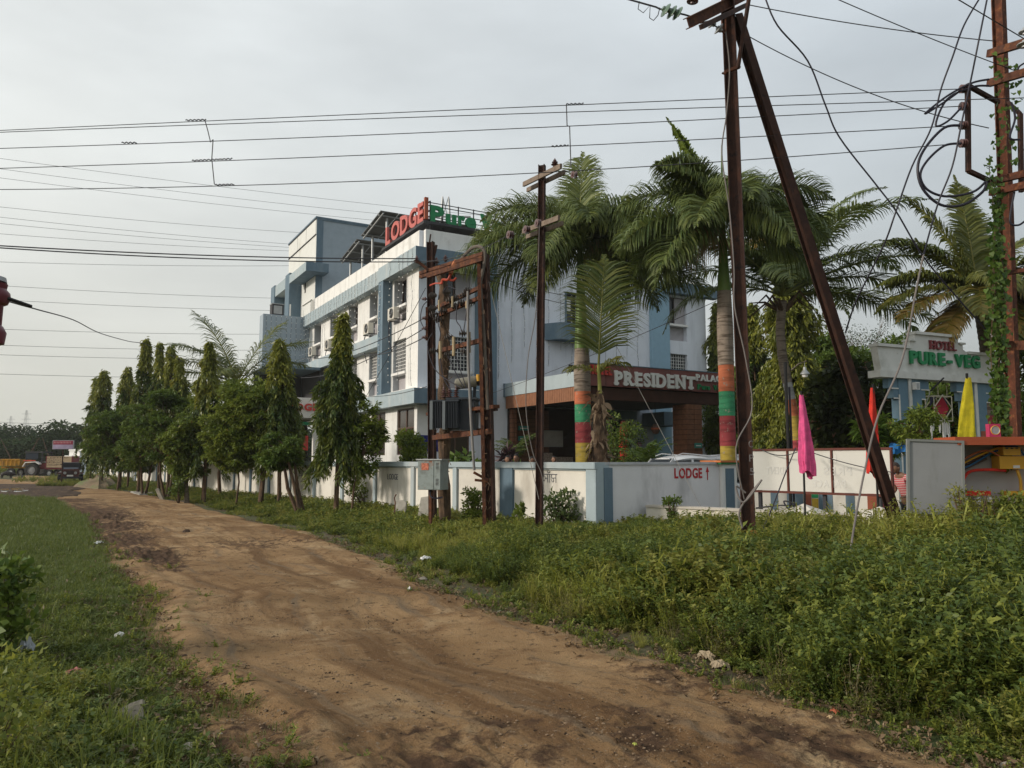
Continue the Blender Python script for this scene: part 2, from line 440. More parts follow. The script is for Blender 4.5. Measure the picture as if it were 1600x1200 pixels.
# dirt road: packed brown earth with dusty pale patches, damp dark ones, wheel ruts along its length
def road_mat():
    m = bpy.data.materials.new('packed_earth'); m.use_nodes = True
    N = m.node_tree.nodes; L = m.node_tree.links; b = N['Principled BSDF']
    tc = N.new('ShaderNodeTexCoord')
    def noise(vec, sc, det=7, rg=.62, dis=0):
        t = N.new('ShaderNodeTexNoise'); t.inputs['Scale'].default_value = sc; t.inputs['Detail'].default_value = det; t.inputs['Roughness'].default_value = rg
        t.inputs['Distortion'].default_value = dis; L.new(vec, t.inputs['Vector']); return t.outputs['Fac']
    def rng(f, lo, hi, a=0., c=1.):
        x = N.new('ShaderNodeMapRange'); x.inputs['From Min'].default_value = lo; x.inputs['From Max'].default_value = hi
        x.inputs['To Min'].default_value = a; x.inputs['To Max'].default_value = c; L.new(f, x.inputs['Value']); return x.outputs[0]
    def mixc(f, a, c):
        x = N.new('ShaderNodeMix'); x.data_type = 'RGBA'; L.new(f, x.inputs['Factor'])
        for s, v in (('A', a), ('B', c)):
            if isinstance(v, tuple): x.inputs[s].default_value = (*v, 1)
            else: L.new(v, x.inputs[s])
        return x.outputs['Result']
    O = tc.outputs['Object']
    uvn = N.new('ShaderNodeUVMap'); uvn.uv_map = 'along'
    mp = N.new('ShaderNodeMapping'); mp.inputs['Scale'].default_value = (1, .06, 1); L.new(uvn.outputs[0], mp.inputs[0])
    U = mp.outputs[0]
    c = mixc(rng(noise(O, .45, 5), .35, .68), (.29, .172, .080), (.51, .335, .175))
    c = mixc(rng(noise(O, 1.6, 7, .65), .50, .68), c, (.215, .118, .054))
    c = mixc(rng(noise(O, .8, 8, .7, .6), .53, .66), c, (.54, .385, .22))
    c = mixc(rng(noise(U, 2.6, 6, .6), .50, .62), c, (.22, .125, .058))
    c = mixc(rng(noise(U, 6.5, 4, .55), .56, .70), c, (.26, .185, .115))
    c = mixc(rng(noise(O, 9, 8, .75), .55, .66), c, (.085, .054, .034))
    c = mixc(rng(noise(O, 34, 4, .6), .60, .70), c, (.36, .27, .18))
    ma = N.new('ShaderNodeAttribute'); ma.attribute_name = 'mud'
    ms = N.new('ShaderNodeMath'); ms.operation = 'ADD'; L.new(ma.outputs['Fac'], ms.inputs[0]); L.new(rng(noise(O, 3.2, 8, .7), .3, .7, -.5, .5), ms.inputs[1])
    c = mixc(rng(ms.outputs[0], .34, .66), c, mixc(rng(noise(O, 7, 6, .7), .4, .66), (.080, .047, .028), (.17, .100, .058)))
    L.new(c, b.inputs['Base Color']); b.inputs['Roughness'].default_value = .95; b.inputs['Specular IOR Level'].default_value = .15
    h = N.new('ShaderNodeMath'); h.operation = 'ADD'
    h1 = N.new('ShaderNodeMath'); h1.operation = 'ADD'
    L.new(noise(O, 5, 10, .75), h1.inputs[0]); L.new(noise(U, 7, 6, .6), h1.inputs[1])
    L.new(h1.outputs[0], h.inputs[0]); L.new(rng(noise(O, 38, 6, .75), .3, .7, 0, .6), h.inputs[1])
    bn = N.new('ShaderNodeBump'); bn.inputs['Strength'].default_value = .85; bn.inputs['Distance'].default_value = .06
    L.new(h.outputs[0], bn.inputs['Height']); L.new(bn.outputs[0], b.inputs['Normal'])
    return m
ROADM = road_mat()
_ml = [gnd(x_, y_).xy for x_, y_ in ((98, 782), (118, 792), (140, 806), (160, 822), (176, 840), (198, 855), (235, 868), (262, 884), (272, 900))]
MUDS = [(a_.x + (b_.x - a_.x) * f_, a_.y + (b_.y - a_.y) * f_, w0 + (w1 - w0) * f_, .72 + .22 * math.sin(a_.x * 3 + f_ * 4)) for a_, b_, w0, w1 in zip(_ml[:-1], _ml[1:], (2.0, 1.8, 1.5, 1.2, 1.0, .8, .55, .4), (1.8, 1.5, 1.2, 1.0, .8, .55, .4, .2)) for f_ in (0, .2, .4, .6, .8)]
MUDS += [(a_.x - .1, a_.y, .45, .75) for a_ in (gnd(170, 905 + k_ * 12).xy for k_ in range(8))]
MUDS += [(*gnd(x_, y_).xy, r_, a_) for x_, y_, r_, a_ in ((225, 1050, .4, .7), (262, 1110, .3, .75), (330, 1180, .4, .6), (700, 1190, .9, .5), (1000, 1150, .8, .45), (430, 1150, .5, .4), (1250, 1170, .7, .55), (400, 850, 1.5, .45), (1050, 1060, .5, .5))]
def road():
    ny = 420; nx = 130
    t = np.concatenate([np.linspace(-24, 2, 40), np.geomspace(2.06, 83, ny)])
    rs = np.random.RandomState(3)
    xr = edge_x(RE, t); xl = edge_x(LE, t)
    def wob(f, a, ph): return a * sum(np.sin(t * f * k + ph * k) / k for k in (1, 2.3, 4.1, 7.7))
    xr = xr + wob(1.1, .10, 1.) + .12; xl = xl + wob(1.3, .12, 2.) - .12
    s = np.linspace(0, 1, nx)
    X = xl[:, None] * (1 - s) + xr[:, None] * s; Y = np.repeat(t[:, None], nx, 1)
    w = (xr - xl)[:, None] * .72
    Z = height(X, Y) + .012
    e = np.minimum(s, 1 - s)[None] * w
    Z = Z - .05 * (1 - sstep(e / .28))
    for (fq, am) in ((2.1, .005), (4.7, .004), (9.5, .0035), (17, .0025)):
        Z = Z + am * np.sin(X * fq + 1.7 * np.sin(Y * fq * .6 + fq)) * np.sin(Y * fq * 1.1 + 1.3 * np.sin(X * fq * .8)) * (Y < 25)
    for c, d, wd in ((.10, .05, .10), (.16, .04, .07), (.34, .012, .14), (.43, .010, .10), (.62, .014, .15), (.80, .014, .09)):
        cc = c + .02 * np.sin(Y * .35 + c * 9); Z = Z - d * np.exp(-(((s[None] - cc) * w) / (wd * 1.3)) ** 2) * (.6 + .4 * np.sin(Y * 1.7 + c * 30))
        Z = Z + d * .5 * np.exp(-(((s[None] - cc) * w - wd * 2.4) / wd) ** 2)
    mud = np.zeros_like(X)
    for (mx_, my_, mr, ma_) in MUDS: mud = np.maximum(mud, ma_ * sstep(1.25 - np.hypot(X - mx_, (Y - my_) * .8) / mr))
    rr_ = np.random.RandomState(11).normal(size=X.shape); rr_ = rr_ + .5 * (np.roll(rr_, 1, 0) + np.roll(rr_, 1, 1) + np.roll(rr_, -1, 0))
    Z = Z + mud * (Y < 24) * (.016 * rr_ + .010 * np.sin(X * 9 + 3 * np.sin(Y * 2.3)) * np.sin(Y * 1.7 + X * 3))
    V = np.stack([X, Y, Z], -1).reshape(-1, 3)
    n0, n1 = len(t), nx
    i = (np.arange(n0 - 1)[:, None] * n1 + np.arange(n1 - 1)[None]).ravel()
    Q = np.stack([i, i + 1, i + 1 + n1, i + n1], 1)
    o = nmesh('dirt_road', V, Q, ROADM, smooth=True)
    at_m = o.data.attributes.new('mud', 'FLOAT', 'POINT'); at_m.data.foreach_set('value', mud.astype(np.float32).ravel())
    uv = o.data.uv_layers.new(name='along')
    dist = np.concatenate([[0], np.cumsum(np.hypot(np.diff((xl + xr) / 2), np.diff(t)))])
    UV = np.stack([s[None] * w, np.repeat(dist[:, None], nx, 1)], -1).reshape(-1, 2)
    li = np.zeros(len(o.data.loops), dtype=np.int32); o.data.loops.foreach_get('vertex_index', li)
    uv.data.foreach_set('uv', UV[li].astype(np.float32).ravel())
    return tag(o, kind='structure')
road()
def patch(name, poly, m, lift, wob=.25, seed=1, sub=5, kind='structure', dome=0.0):
    """irregular flat patch lying on the ground; fan of rings so it follows the relief"""
    rs = random.Random(seed); pts = []
    n = len(poly)
    for i in range(n):
        a, b = Vector(poly[i]), Vector(poly[(i + 1) % n])
        for k in range(sub):
            p = a.lerp(b, k / sub); pts.append(p + Vector((rs.uniform(-wob, wob), rs.uniform(-wob, wob))))
    c = sum(pts, Vector((0, 0))) / len(pts); rings = 16 if 'mud' in name else 7; vs = []; fs = []
    for j in range(rings + 1):
        f = j / rings
        for p in pts:
            q = c.lerp(p, max(f, .02)); vs.append((q.x, q.y, hz(q.x, q.y) + lift * (1 if j < rings else -1.5) + dome * (1 - f * f) * (1 + .3 * rs.uniform(-1, 1)) + (rs.uniform(-.012, .03) if 'mud' in name and 0 < j < rings else 0)))
    k = len(pts)
    for j in range(rings):
        for i in range(k): fs.append((j * k + i, j * k + (i + 1) % k, (j + 1) * k + (i + 1) % k, (j + 1) * k + i))
    b = MB(); b.add(vs, fs, True); o = b.build(name, m)
    return tag(o, kind=kind)
MUD = mat('dark_mud', (.070, .046, .031), spec=.1, rough=.9, var=.35, scale=2.5, dirt=(.16, .105, .065), dlo=.52, dhi=.62, dscale=2.4, dirt2=(.045, .032, .026), d2lo=.5, d2hi=.6, d2scale=5, bump=.9, bscale=12)
G2 = lambda px, py: gnd(px, py).xy
patch('mud_patch', [G2(-60, 757), G2(60, 756), G2(135, 762), G2(110, 776), G2(55, 782), G2(-60, 779)], MUD, .03, .5, 3)
WATER = glass('puddle_water', (.22, .20, .17), .06)
patch('puddle', [G2(-5, 765), G2(30, 763), G2(52, 767), G2(38, 770), G2(5, 770)], WATER, .05, .15, 5)
patch('concrete_slab', [G2(198, 769), G2(252, 767), G2(262, 771), G2(215, 775)], CONC, .05, .1, 6)
patch('dirt_road_side', [G2(20, 747), G2(50, 745), G2(95, 748), G2(100, 757), G2(20, 757)], ROADM, .04, .4, 7)
HEAP = mat('earth_heap_soil', (.20, .145, .085), var=.3, scale=3, dirt=(.12, .15, .05), dlo=.5, dhi=.62, dscale=1.5, bump=.9, bscale=14)
h_ = patch('earth_mound', [G2(112, 762), G2(150, 753), G2(178, 754), G2(184, 761), G2(150, 765)], HEAP, .02, .3, 8, dome=.5)

# ------------------------------------------------------------------ hotel building. local frame: x right along the shaded front, y away along the sunlit side
B0 = at(647, 606, 34.5); BANG = R(29.8)
HL = thing('hotel_building', (B0.x, B0.y, 0), 'three storey white hotel with slate blue bands, side windows and a tall stair tower', 'building', BANG)
def wall_open(mb, axis, c, thick, a0, a1, z0, z1, ops):
    """slab at plane c (axis 'x': plane x=c, runs in y; axis 'y': plane y=c, runs in x), thickness inward, with openings (a0,a1,z0,z1)"""
    A = sorted(set([a0, a1] + [o[0] for o in ops] + [o[1] for o in ops])); Zs = sorted(set([z0, z1] + [o[2] for o in ops] + [o[3] for o in ops]))
    A = [a for a in A if a0 <= a <= a1]; Zs = [z for z in Zs if z0 <= z <= z1]
    def solid(i, j):
        ca, cz = (A[i] + A[i + 1]) / 2, (Zs[j] + Zs[j + 1]) / 2
        return not any(o[0] < ca < o[1] and o[2] < cz < o[3] for o in ops)
    def P(a, d, z): return (c + d, a, z) if axis == 'x' else (a, c + d, z)
    nA, nZ = len(A) - 1, len(Zs) - 1
    for i in range(nA):
        for j in range(nZ):
            if not solid(i, j): continue
            q = (A[i], A[i + 1], Zs[j], Zs[j + 1])
            for d in (0, thick): mb.add([P(q[0], d, q[2]), P(q[1], d, q[2]), P(q[1], d, q[3]), P(q[0], d, q[3])], [(0, 1, 2, 3)])
            for (di, dj, e1, e2) in ((-1, 0, (q[0], q[2]), (q[0], q[3])), (1, 0, (q[1], q[2]), (q[1], q[3])), (0, -1, (q[0], q[2]), (q[1], q[2])), (0, 1, (q[0], q[3]), (q[1], q[3]))):
                ii, jj = i + di, j + dj
                if 0 <= ii < nA and 0 <= jj < nZ and solid(ii, jj): continue
                mb.add([P(e1[0], 0, e1[1]), P(e2[0], 0, e2[1]), P(e2[0], thick, e2[1]), P(e1[0], thick, e1[1])], [(0, 1, 2, 3)])
def B(name, m, *boxes, parent=None):
    b = MB()
    for a, c in boxes: b.box(a, c)
    return b.build(name, m, parent or HL)
# --- sunlit side (plane x=.5): bay y .8..4.3, main 5..19.8
bayw = [(2.28, 4.0, 5.0, 7.5), (2.28, 4.0, 8.35, 10.64)]
mainw = [(6.3, 7.55, 5.0, 7.36), (9.6, 11.25, 5.0, 7.36), (13.35, 14.95, 5.0, 7.36), (6.35, 7.65, 8.02, 10.58), (9.6, 11.3, 8.35, 10.58), (13.35, 15.0, 8.35, 10.58), (17.0, 18.65, 8.35, 10.58)]
gfw = [(1.15, 3.3, 1.85, 4.05), (4.92, 7.0, 1.85, 4.05), (9, 11, 1.85, 4.05), (12.6, 14.4, 1.85, 4.05)]
b = MB(); wall_open(b, 'x', .5, .62, .8, 15.3, 0, 4.12, gfw); b.build('ground_floor_wall', WHITE, HL)
b = MB(); wall_open(b, 'x', .5, .62, .8, 19.8, 4.12, 12.42, bayw + mainw); b.build('side_wall', WHITE, HL)
B('roof_band', PALEB, ((0, 0, 10.65), (.5, 4.96, 11.40)))
B('roof_band', PALEB, ((.04, 4.96, 10.58), (.5, 19.8, 11.33)))
B('floor_band', PALEB, ((0, 0, 4.16), (.5, 15.3, 4.86)))
B('floor_band', PALEB, ((.04, 5.0, 7.37), (.5, 15.3, 8.0)), ((.04, 15.3, 7.37), (.5, 19.8, 8.0)))
B('pilaster', BLUE, ((.02, 4.28, 4.87), (.5, 4.95, 10.64)))
B('ledge', WHITE2, ((.28, .75, 4.865), (.5, 4.27, 4.93)))
def win_niche(y0, y1, z0, z1, zs, mullion=True, grille=False, ax='x', c=.5, deep=.5, niche=None, shutter=None, flip=False):
    """window set back in the wall, its white sill slab and the lavender niche under it"""
    def bb(a, cc): # a=(d,along,z) pairs with d depth behind face
        (d0, a0, q0), (d1, a1, q1) = a, cc
        return (((c + d0, a0, q0), (c + d1, a1, q1)) if ax == 'x' else ((a0, c + d0, q0), (a1, c + d1, q1)))
    w = B('window', GLASS, bb((deep, y0, zs), (deep + .03, y1, z1)))
    fr = MB(); t = .05
    for a in (y0, y1 - t, (y0 + y1) / 2 - t / 2): fr.box(*bb((deep - .05, a, zs), (deep, a + t, z1)))
    for z in (zs, z1 - t): fr.box(*bb((deep - .06, y0, z), (deep - .004, y1, z + t)))
    fr.build('frame', FRAMEB if not grille else DGREY, w)
    if grille:
        gr = MB(); k = int((y1 - y0) / .16)
        for i in range(1, k): gr.box(*bb((.16, y0 + (y1 - y0) * i / k - .012, zs), (.18, y0 + (y1 - y0) * i / k + .012, z1)))
        k = 9
        for i in range(k + 1): gr.box(*bb((.145, y0, zs + (z1 - zs - .02) * i / k), (.165, y1, zs + (z1 - zs - .02) * i / k + .022)))
        gr.build('grille', WHITE2, w)
    if shutter:
        s0, s1 = shutter; B('shutter', LAV, bb((deep - .12, s0, zs + .05), (deep - .06, s1, z1 - .05)), parent=w)
    B('sill', WHITE2, bb((-.08, y0 - .04, zs - .12), (deep, y1 + .04, zs - .002)))
    if niche is not None: B('niche_panel', LAV, bb((.3, y0, z0), (.36, y1, zs - .13)))
for (y0, y1, z0, z1) in bayw: win_niche(y0, y1, z0, z1, 5.88 if z0 < 6 else 9.2, grille=z0 < 6, niche=1)
for (y0, y1, z0, z1) in mainw: win_niche(y0, y1, z0, z1, 5.88 if z0 < 6 else 9.24, grille=z0 < 6, niche=1)
REV = mat('reveal_grey', (.42, .44, .46), var=.05, bump=.03)
for (y0, y1, z0, z1) in bayw + mainw:
    B('reveal_panel', REV, ((.52, y1 - .03, z0 + .01), (1.0, y1 - .002, z1 - .002)))
def big_window(y0, y1, z0, z1, ax='x', c=.5):
    def bb(a, cc):
        (d0, a0, q0), (d1, a1, q1) = a, cc
        return (((c + d0, a0, q0), (c + d1, a1, q1)) if ax == 'x' else ((a0, c + d0, q0), (a1, c + d1, q1)))
    fr = MB(); t = .07; zm = z0 + (z1 - z0) * .56; ym = (y0 + y1) / 2
    for a in (y0, ym - t / 2, y1 - t): fr.box(*bb((.05, a, z0), (.13, a + t, z1)))
    for z in (z0, zm, z1 - t): fr.box(*bb((.045, y0, z), (.125, y1, z + t)))
    w = fr.build('window', FRAMEB, HL)
    for (p, q) in ((y0, ym), (ym, y1)):
        for (r_, s_) in ((z0, zm), (zm, z1)): B('pane', GLASSB, bb((.09, p + .04, r_ + .04), (.10, q - .04, s_ - .04)), parent=w)
    B('dark_backing', DARK, bb((.2, y0, z0), (.22, y1, z1)), parent=w)  # dark sheet standing in for the unlit room behind the panes
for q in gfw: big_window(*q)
# --- shaded front: bay face at y=.8
fw = [(1.6, 3.28, 8.3, 10.64), (1.6, 3.3, 4.95, 7.48)]
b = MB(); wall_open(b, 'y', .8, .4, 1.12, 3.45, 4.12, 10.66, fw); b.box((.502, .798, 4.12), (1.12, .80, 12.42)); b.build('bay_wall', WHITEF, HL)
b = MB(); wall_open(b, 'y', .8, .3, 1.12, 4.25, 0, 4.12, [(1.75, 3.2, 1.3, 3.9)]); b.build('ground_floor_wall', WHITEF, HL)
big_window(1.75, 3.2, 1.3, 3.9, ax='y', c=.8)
B('dado', mat('royal_blue_board', (.015, .02, .17), bump=0), ((.52, .77, 2.0), (1.72, .797, 2.75)))
B('roof_band', BLUE, ((.501, 0, 10.65), (3.45, .8, 11.40)))  # band blue darkened here to carry the front's shade, paler on the sunlit side
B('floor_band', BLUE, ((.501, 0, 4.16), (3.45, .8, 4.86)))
B('ledge', WHITE2, ((.501, .3, 4.865), (3.44, .8, 4.93)))
B('pier', BLUE, ((3.451, 0.0, 4.16), (4.25, .8, 11.40)))
B('band_face', BLUE, ((0.004, -.012, 4.17), (3.45, 0, 4.85)))  # dark skin gives the pale band's end the front's painted shade
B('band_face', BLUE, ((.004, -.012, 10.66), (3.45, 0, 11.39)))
win_niche(1.6, 3.28, 8.3, 10.64, 9.2, ax='y', c=.8, deep=.3, niche=1, shutter=(2.5, 3.25))
win_niche(1.6, 3.3, 4.95, 7.48, 5.85, ax='y', c=.8, deep=.3, niche=1, grille=True)
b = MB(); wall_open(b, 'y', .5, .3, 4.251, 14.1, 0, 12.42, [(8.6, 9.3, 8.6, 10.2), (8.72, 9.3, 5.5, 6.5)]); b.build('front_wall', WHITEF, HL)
win = B('window', GLASS, ((8.6, .7, 8.6), (9.3, .72, 10.2)))
B('sign_deck', DGREY, ((.9, 1.2, 12.95), (6.6, 2.6, 13.08)), ((.9, 2.601, 12.95), (1.6, 7.0, 13.08)))
B('frame', BLUE, ((8.52, .44, 8.52), (8.6, .6, 10.28)), ((9.3, .44, 8.52), (9.38, .6, 10.28)), ((8.6, .44, 10.2), (9.3, .6, 10.28)), parent=win)
B('shutter', WHITE2, ((8.68, .62, 9.3), (8.95, .66, 9.9)), parent=win)
B('window', GLASS, ((8.72, .7, 5.5), (9.3, .72, 6.5)))
b = MB(); b.prism([(7.28, .5), (7.75, -.3), (10.2, -.3), (10.2, .5)], 'z', 7.65, 8.5); b.build('balcony', BLUE, HL)
B('front_pilaster', mat('sky_blue_paint', (.26, .40, .50), var=.06, bump=.05), ((14.1, .3, 0), (15.4, .55, 11.5)))
fo = [(15.42, 16.84, 8.3, 10.8), (15.42, 16.84, 4.95, 7.55)]
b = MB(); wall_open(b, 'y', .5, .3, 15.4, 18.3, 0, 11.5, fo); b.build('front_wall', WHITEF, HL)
win_niche(15.42, 16.84, 8.3, 10.8, 9.25, ax='y', c=.5, deep=.28, niche=1, shutter=(16.1, 16.82))
win_niche(15.42, 16.84, 4.95, 7.55, 5.88, ax='y', c=.5, deep=.28, niche=1, grille=True)
B('roof_band', BLUE, ((15.0, 0, 10.9), (18.95, .5, 11.56)))
# body, roof, parapet returns
B('roof_slab', CONC, ((.6, .9, 11.1), (18.2, 19.7, 11.3)))
B('parapet', WHITE, ((.7, .498, 11.4), (4.25, .75, 12.42)), ((.7, 19.6, 11.3), (18.2, 19.8, 12.3)), ((18.0, .9, 11.3), (18.3, 19.7, 12.0)))
B('rear_wall', WHITE, ((1.2, 19.55, 0), (18.3, 19.79, 11.3)), ((18.0, .8, 0), (18.29, 19.5, 11.3)))
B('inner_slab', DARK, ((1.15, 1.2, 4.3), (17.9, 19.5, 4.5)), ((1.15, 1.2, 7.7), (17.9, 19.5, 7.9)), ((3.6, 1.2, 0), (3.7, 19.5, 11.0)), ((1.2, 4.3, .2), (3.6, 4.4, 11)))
# stair tower
B('stair_tower', CREAM, ((.5, 18.72, 11.3), (9.0, 26.3, 18.0)))
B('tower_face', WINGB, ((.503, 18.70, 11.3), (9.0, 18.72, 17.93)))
B('tower_corner', BLUE, ((.498, 18.66, 11.3), (.95, 18.70, 18.0)), ((.5, 18.64, 17.9), (9.05, 18.70, 18.08)))
B('tower_coping', BLUE, ((.42, 18.62, 18.0), (9.1, 26.4, 18.1)))
lv = B('louvre_frame', DGREY, ((.44, 18.75, 16.84), (.50, 26.3, 16.90)), ((.44, 18.75, 17.92), (.5, 26.3, 17.98)))
for i, (a, c) in enumerate(((18.8, 21.2), (21.3, 23.6), (23.7, 26.25))):
    o = B('louvre_panel', CREAM, ((.46, a, 16.92), (.495, c, 17.9)))
B('tower_band', BLUE, ((-.45, 17.5, 14.0), (1.05, 21.9, 14.6)))
B('band_lit_face', PALEB, ((-.47, 17.5, 13.98), (-.452, 21.9, 14.58)))  # pale skin puts sunlight into the blue of the band's left side
B('tower_slit', DARK, ((.49, 21.1, 13.3), (.499, 21.4, 14.0)))
B('tower_fin', BLUE, ((-.35, 22.4, 11.3), (.5, 23.6, 14.9)))
B('tower_fin', BLUE, ((-.35, 27.0, 11.3), (.5, 28.2, 14.9)))
B('tower_band', PALEB, ((-.30, 23.6, 14.0), (.5, 27.0, 14.8)))
B('lower_tower', CREAM, ((.5, 26.3, 11.3), (4, 28.8, 14.8)))
B('drain_pipe', WHITE2, ((.40, 19.4, 12.45), (.49, 21.8, 12.52)), ((-.40, 21.8, 11.3), (-.33, 21.87, 12.5)))
# wing with the loggia porch below
B('wing', WINGB, ((-2.6, 19.85, 0), (.5, 20.9, 11.3)))
b = MB(); b.box((-3.2, 15.28, 7.2), (.03, 19.84, 7.36)); b.build('porch_roof', BLUE, HL)
B('loggia_wall', DGREY, ((-3.1, 19.7, 4.2), (0, 19.84, 7.2)), ((.03, 15.4, 4.9), (.45, 19.7, 7.2)))
B('loggia_window', GLASS, ((-2.4, 19.64, 5.2), (-.6, 19.69, 6.9)))
B('loggia_parapet', WHITE, ((-3.2, 15.28, 4.2), (.03, 15.45, 5.44)))
B('loggia_floor', CONC, ((-3.15, 15.46, 4.1), (.0, 19.68, 4.2)))
B('column', WHITE, ((-.3, 15.30, 0), (.0, 15.6, 4.19)))
B('column', WHITE, ((-3.18, 15.3, 0), (-2.9, 15.6, 4.19)))
B('ground_floor_glazing', GLASSB, ((-3.1, 19.4, 0), (.4, 19.5, 4.1)))
B('porch_trim', mat('green_trim', (.02, .2, .09), bump=0), ((-2.88, 15.35, 3.75), (-.32, 15.42, 3.95)))
B('red_panel', REDL, ((-1.0, 15.36, 2.2), (-.6, 15.41, 3.1)))
# dark porte-cochere (entrance canopy) on the shaded front
CB = mat('canopy_band_paint', (.36, .42, .44), var=.05, dirt=(.30, .36, .38), dlo=.5, dhi=.8, bump=.04)
B('canopy_side_band', CB, ((4.9, -5.9, 4.68), (5.1, .4, 5.30)))
B('canopy_end_band', BLUE, ((4.88, .4, 4.66), (5.5, .49, 5.32)))
b = MB()
for i in range(44): b.box((4.93, -5.8 + i * .14, 4.08), (4.99, -5.68 + i * .14, 4.67))
tag(b.build('cladding_strip', WOOD, HL), kind=None)
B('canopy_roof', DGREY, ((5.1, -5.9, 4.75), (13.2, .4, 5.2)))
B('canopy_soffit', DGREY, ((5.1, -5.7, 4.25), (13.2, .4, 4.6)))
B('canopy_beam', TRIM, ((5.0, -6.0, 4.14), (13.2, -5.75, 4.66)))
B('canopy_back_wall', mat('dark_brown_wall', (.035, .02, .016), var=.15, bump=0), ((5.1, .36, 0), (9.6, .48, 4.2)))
def tilecol(x0, x1, y0, y1, z0, z1, nm='tiled_column'):
    c = B(nm, DARK, ((x0 + .01, y0 + .01, z0), (x1 - .01, y1 - .01, z1)))
    k = int((z1 - z0) / .22)
    for i in range(k):
        za = z0 + (z1 - z0) * i / k; zb = z0 + (z1 - z0) * (i + 1) / k - .018
        for h, (p, q) in enumerate(((x0, (x0 + x1) / 2 - .01), ((x0 + x1) / 2 + .01, x1))):
            B('tile', TILE, ((p, y0 - .012, za), (q, y0 + .008, zb)), parent=c)
        B('tile', TILE, ((x0 - .012, y0 + .012, za), (x0 + .008, y1, zb)), parent=c)
    return c
tilecol(10.7, 11.62, -6.0, -5.1, 0, 4.13)
tilecol(5.0, 5.25, -5.95, -5.6, 0, 4.07)
tilecol(5.16, 5.4, .1, .35, 0, 4.07)
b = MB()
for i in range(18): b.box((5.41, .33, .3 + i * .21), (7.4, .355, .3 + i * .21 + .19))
b.build('plank_wall', mat('shaded_planks', (.13, .06, .032), rough=.6, var=.2, scale=6, bump=.1), HL)  # plank brown darkened, the shade under the canopy put into its colour
# lobby window wall behind canopy and the glazed door of the far bay
b = MB(); wall_open(b, 'y', .3, .19, 9.6, 14.1, 0, 4.6, [(11.3, 12.6, .3, 3.7)]); b.build('lobby_wall', mat('lobby_blue_grey', (.40, .44, .50), bump=.03), HL)
dw = B('entrance_door', DARK, ((11.3, .42, .3), (12.6, .46, 3.7)))
B('door_frame', DGREY, ((11.92, .38, .3), (11.98, .41, 3.7)), ((11.3, .38, 2.4), (11.9, .41, 2.46)), parent=dw)
B('door_post', STEEL, ((12.35, .36, .3), (12.42, .40, 3.6)), parent=dw)
B('lobby_band', BLUE, ((10.6, .22, 3.75), (12.9, .295, 4.2)))
B('side_canopy', BLUE, ((13.3, -1.5, 3.4), (15.0, .25, 4.1)))

# ------------------------------------------------------------------ lettering on the hotel
def hl(p): return xfm(HL) @ Vector(p)
def htag(name, loc, label, cat, group=None): return thing(name, hl(loc), label, cat, BANG, group)
xr_ = Vector((1, 0, 0)); 
s1 = htag('roof_sign', (1.1, 6.8, 13.2), 'faded red LODGE letters on a roof frame above the sunlit parapet', 'sign')
# letters run along -y (towards the viewer): local x of word = -y
word('LODGE', frameM((0, 0, .03), (0, -1, 0)), 5.15, .98, .14, REDROOF, s1, bold=.03, serif=True)
b = MB()
for z in (.0, .45, .9): b.bar((.16, .1, z), (.16, -5.5, z), .05, .05)
for k in range(7): b.bar((.2, -k * .9, -1.9), (.2, -k * .9, .95), .05, .05)
b.build('frame', DGREY, s1)
B('end_board', ORANGE, ((-.08, -5.42, .02), (.1, -5.28, 1.1)), parent=s1)
s2 = htag('roof_sign', (1.2, 1.4, 13.12), 'green Pure Veg letters on railing frame at the roof corner', 'sign')
for ch, x0_, w_, h_ in (('P', 0.1, .72, .86), ('u', .95, .55, .60), ('r', 1.62, .36, .60), ('e', 2.0, .60, .60), ('V', 2.85, .68, .86), ('e', 3.55, .55, .6), ('g', 4.2, .55, .6)):
    zz = .02 if ch != 'g' else -.2
    for o in word(ch, frameM((x0_, 0, zz), (1, 0, 0)), w_, h_ if ch in 'PV' else h_ * 1.32, .12, GREENL, s2, bold=.045): pass
b = MB()
for z in (.0, .28, .56, .84, 1.0): b.bar((-.1, .14, z), (5.2, .14, z), .035, .035)
for k in range(7): b.bar((k * .85, .17, -1.8), (k * .85, .17, 1.05), .045, .045)
b.build('frame', DGREY, s2)
s3 = htag('loggia_sign', (-3.0, 15.26, 4.3), 'red LODGE letters on the white parapet of the side porch', 'sign')
word('LODGE', frameM((.55, -.04, .36), (1, 0, 0)), 2.38, .44, .06, REDL, s3, bold=.05, serif=True)
# front fascia sign, wide board facing the gate
s4 = htag('entrance_sign', (5.3, -6.05, 4.68), 'maroon fascia board with red HOTEL, white PRESIDENT PALACE and green Pure Veg', 'sign')
for k in range(7):
    B('fascia_panel', FASC, ((k * 1.19 - .35, -.06, 0.02), (k * 1.19 + .825, .04, .93)), parent=s4)
B('fascia_edge', BLUE, ((-.37, -.08, .935), (8.0, .05, .97)), parent=s4)
def sw(t, x, z, w, h, m, **k): word(t, frameM((x, -.10, z), (1, 0, 0)), w, h, .07, m, s4, **k)
sw('HOTEL', -.05, .50, 1.18, .38, REDL, bold=.03, serif=True)
sw('PRESIDENT', 1.28, .12, 4.55, .60, WHITEL, bold=.045, serif=True, sbar=.17)
sw('PALACE', 5.9, .52, 1.75, .30, WHITEL, bold=.03, serif=True)
for ch, x0_, w_ in (('P', 5.98, .2), ('u', 6.24, .15), ('r', 6.43, .1), ('e', 6.56, .16), ('V', 6.95, .2), ('e', 7.2, .16), ('g', 7.4, .16)):
    sw(ch, x0_, .13, w_, .24, GREENL, bold=.03)

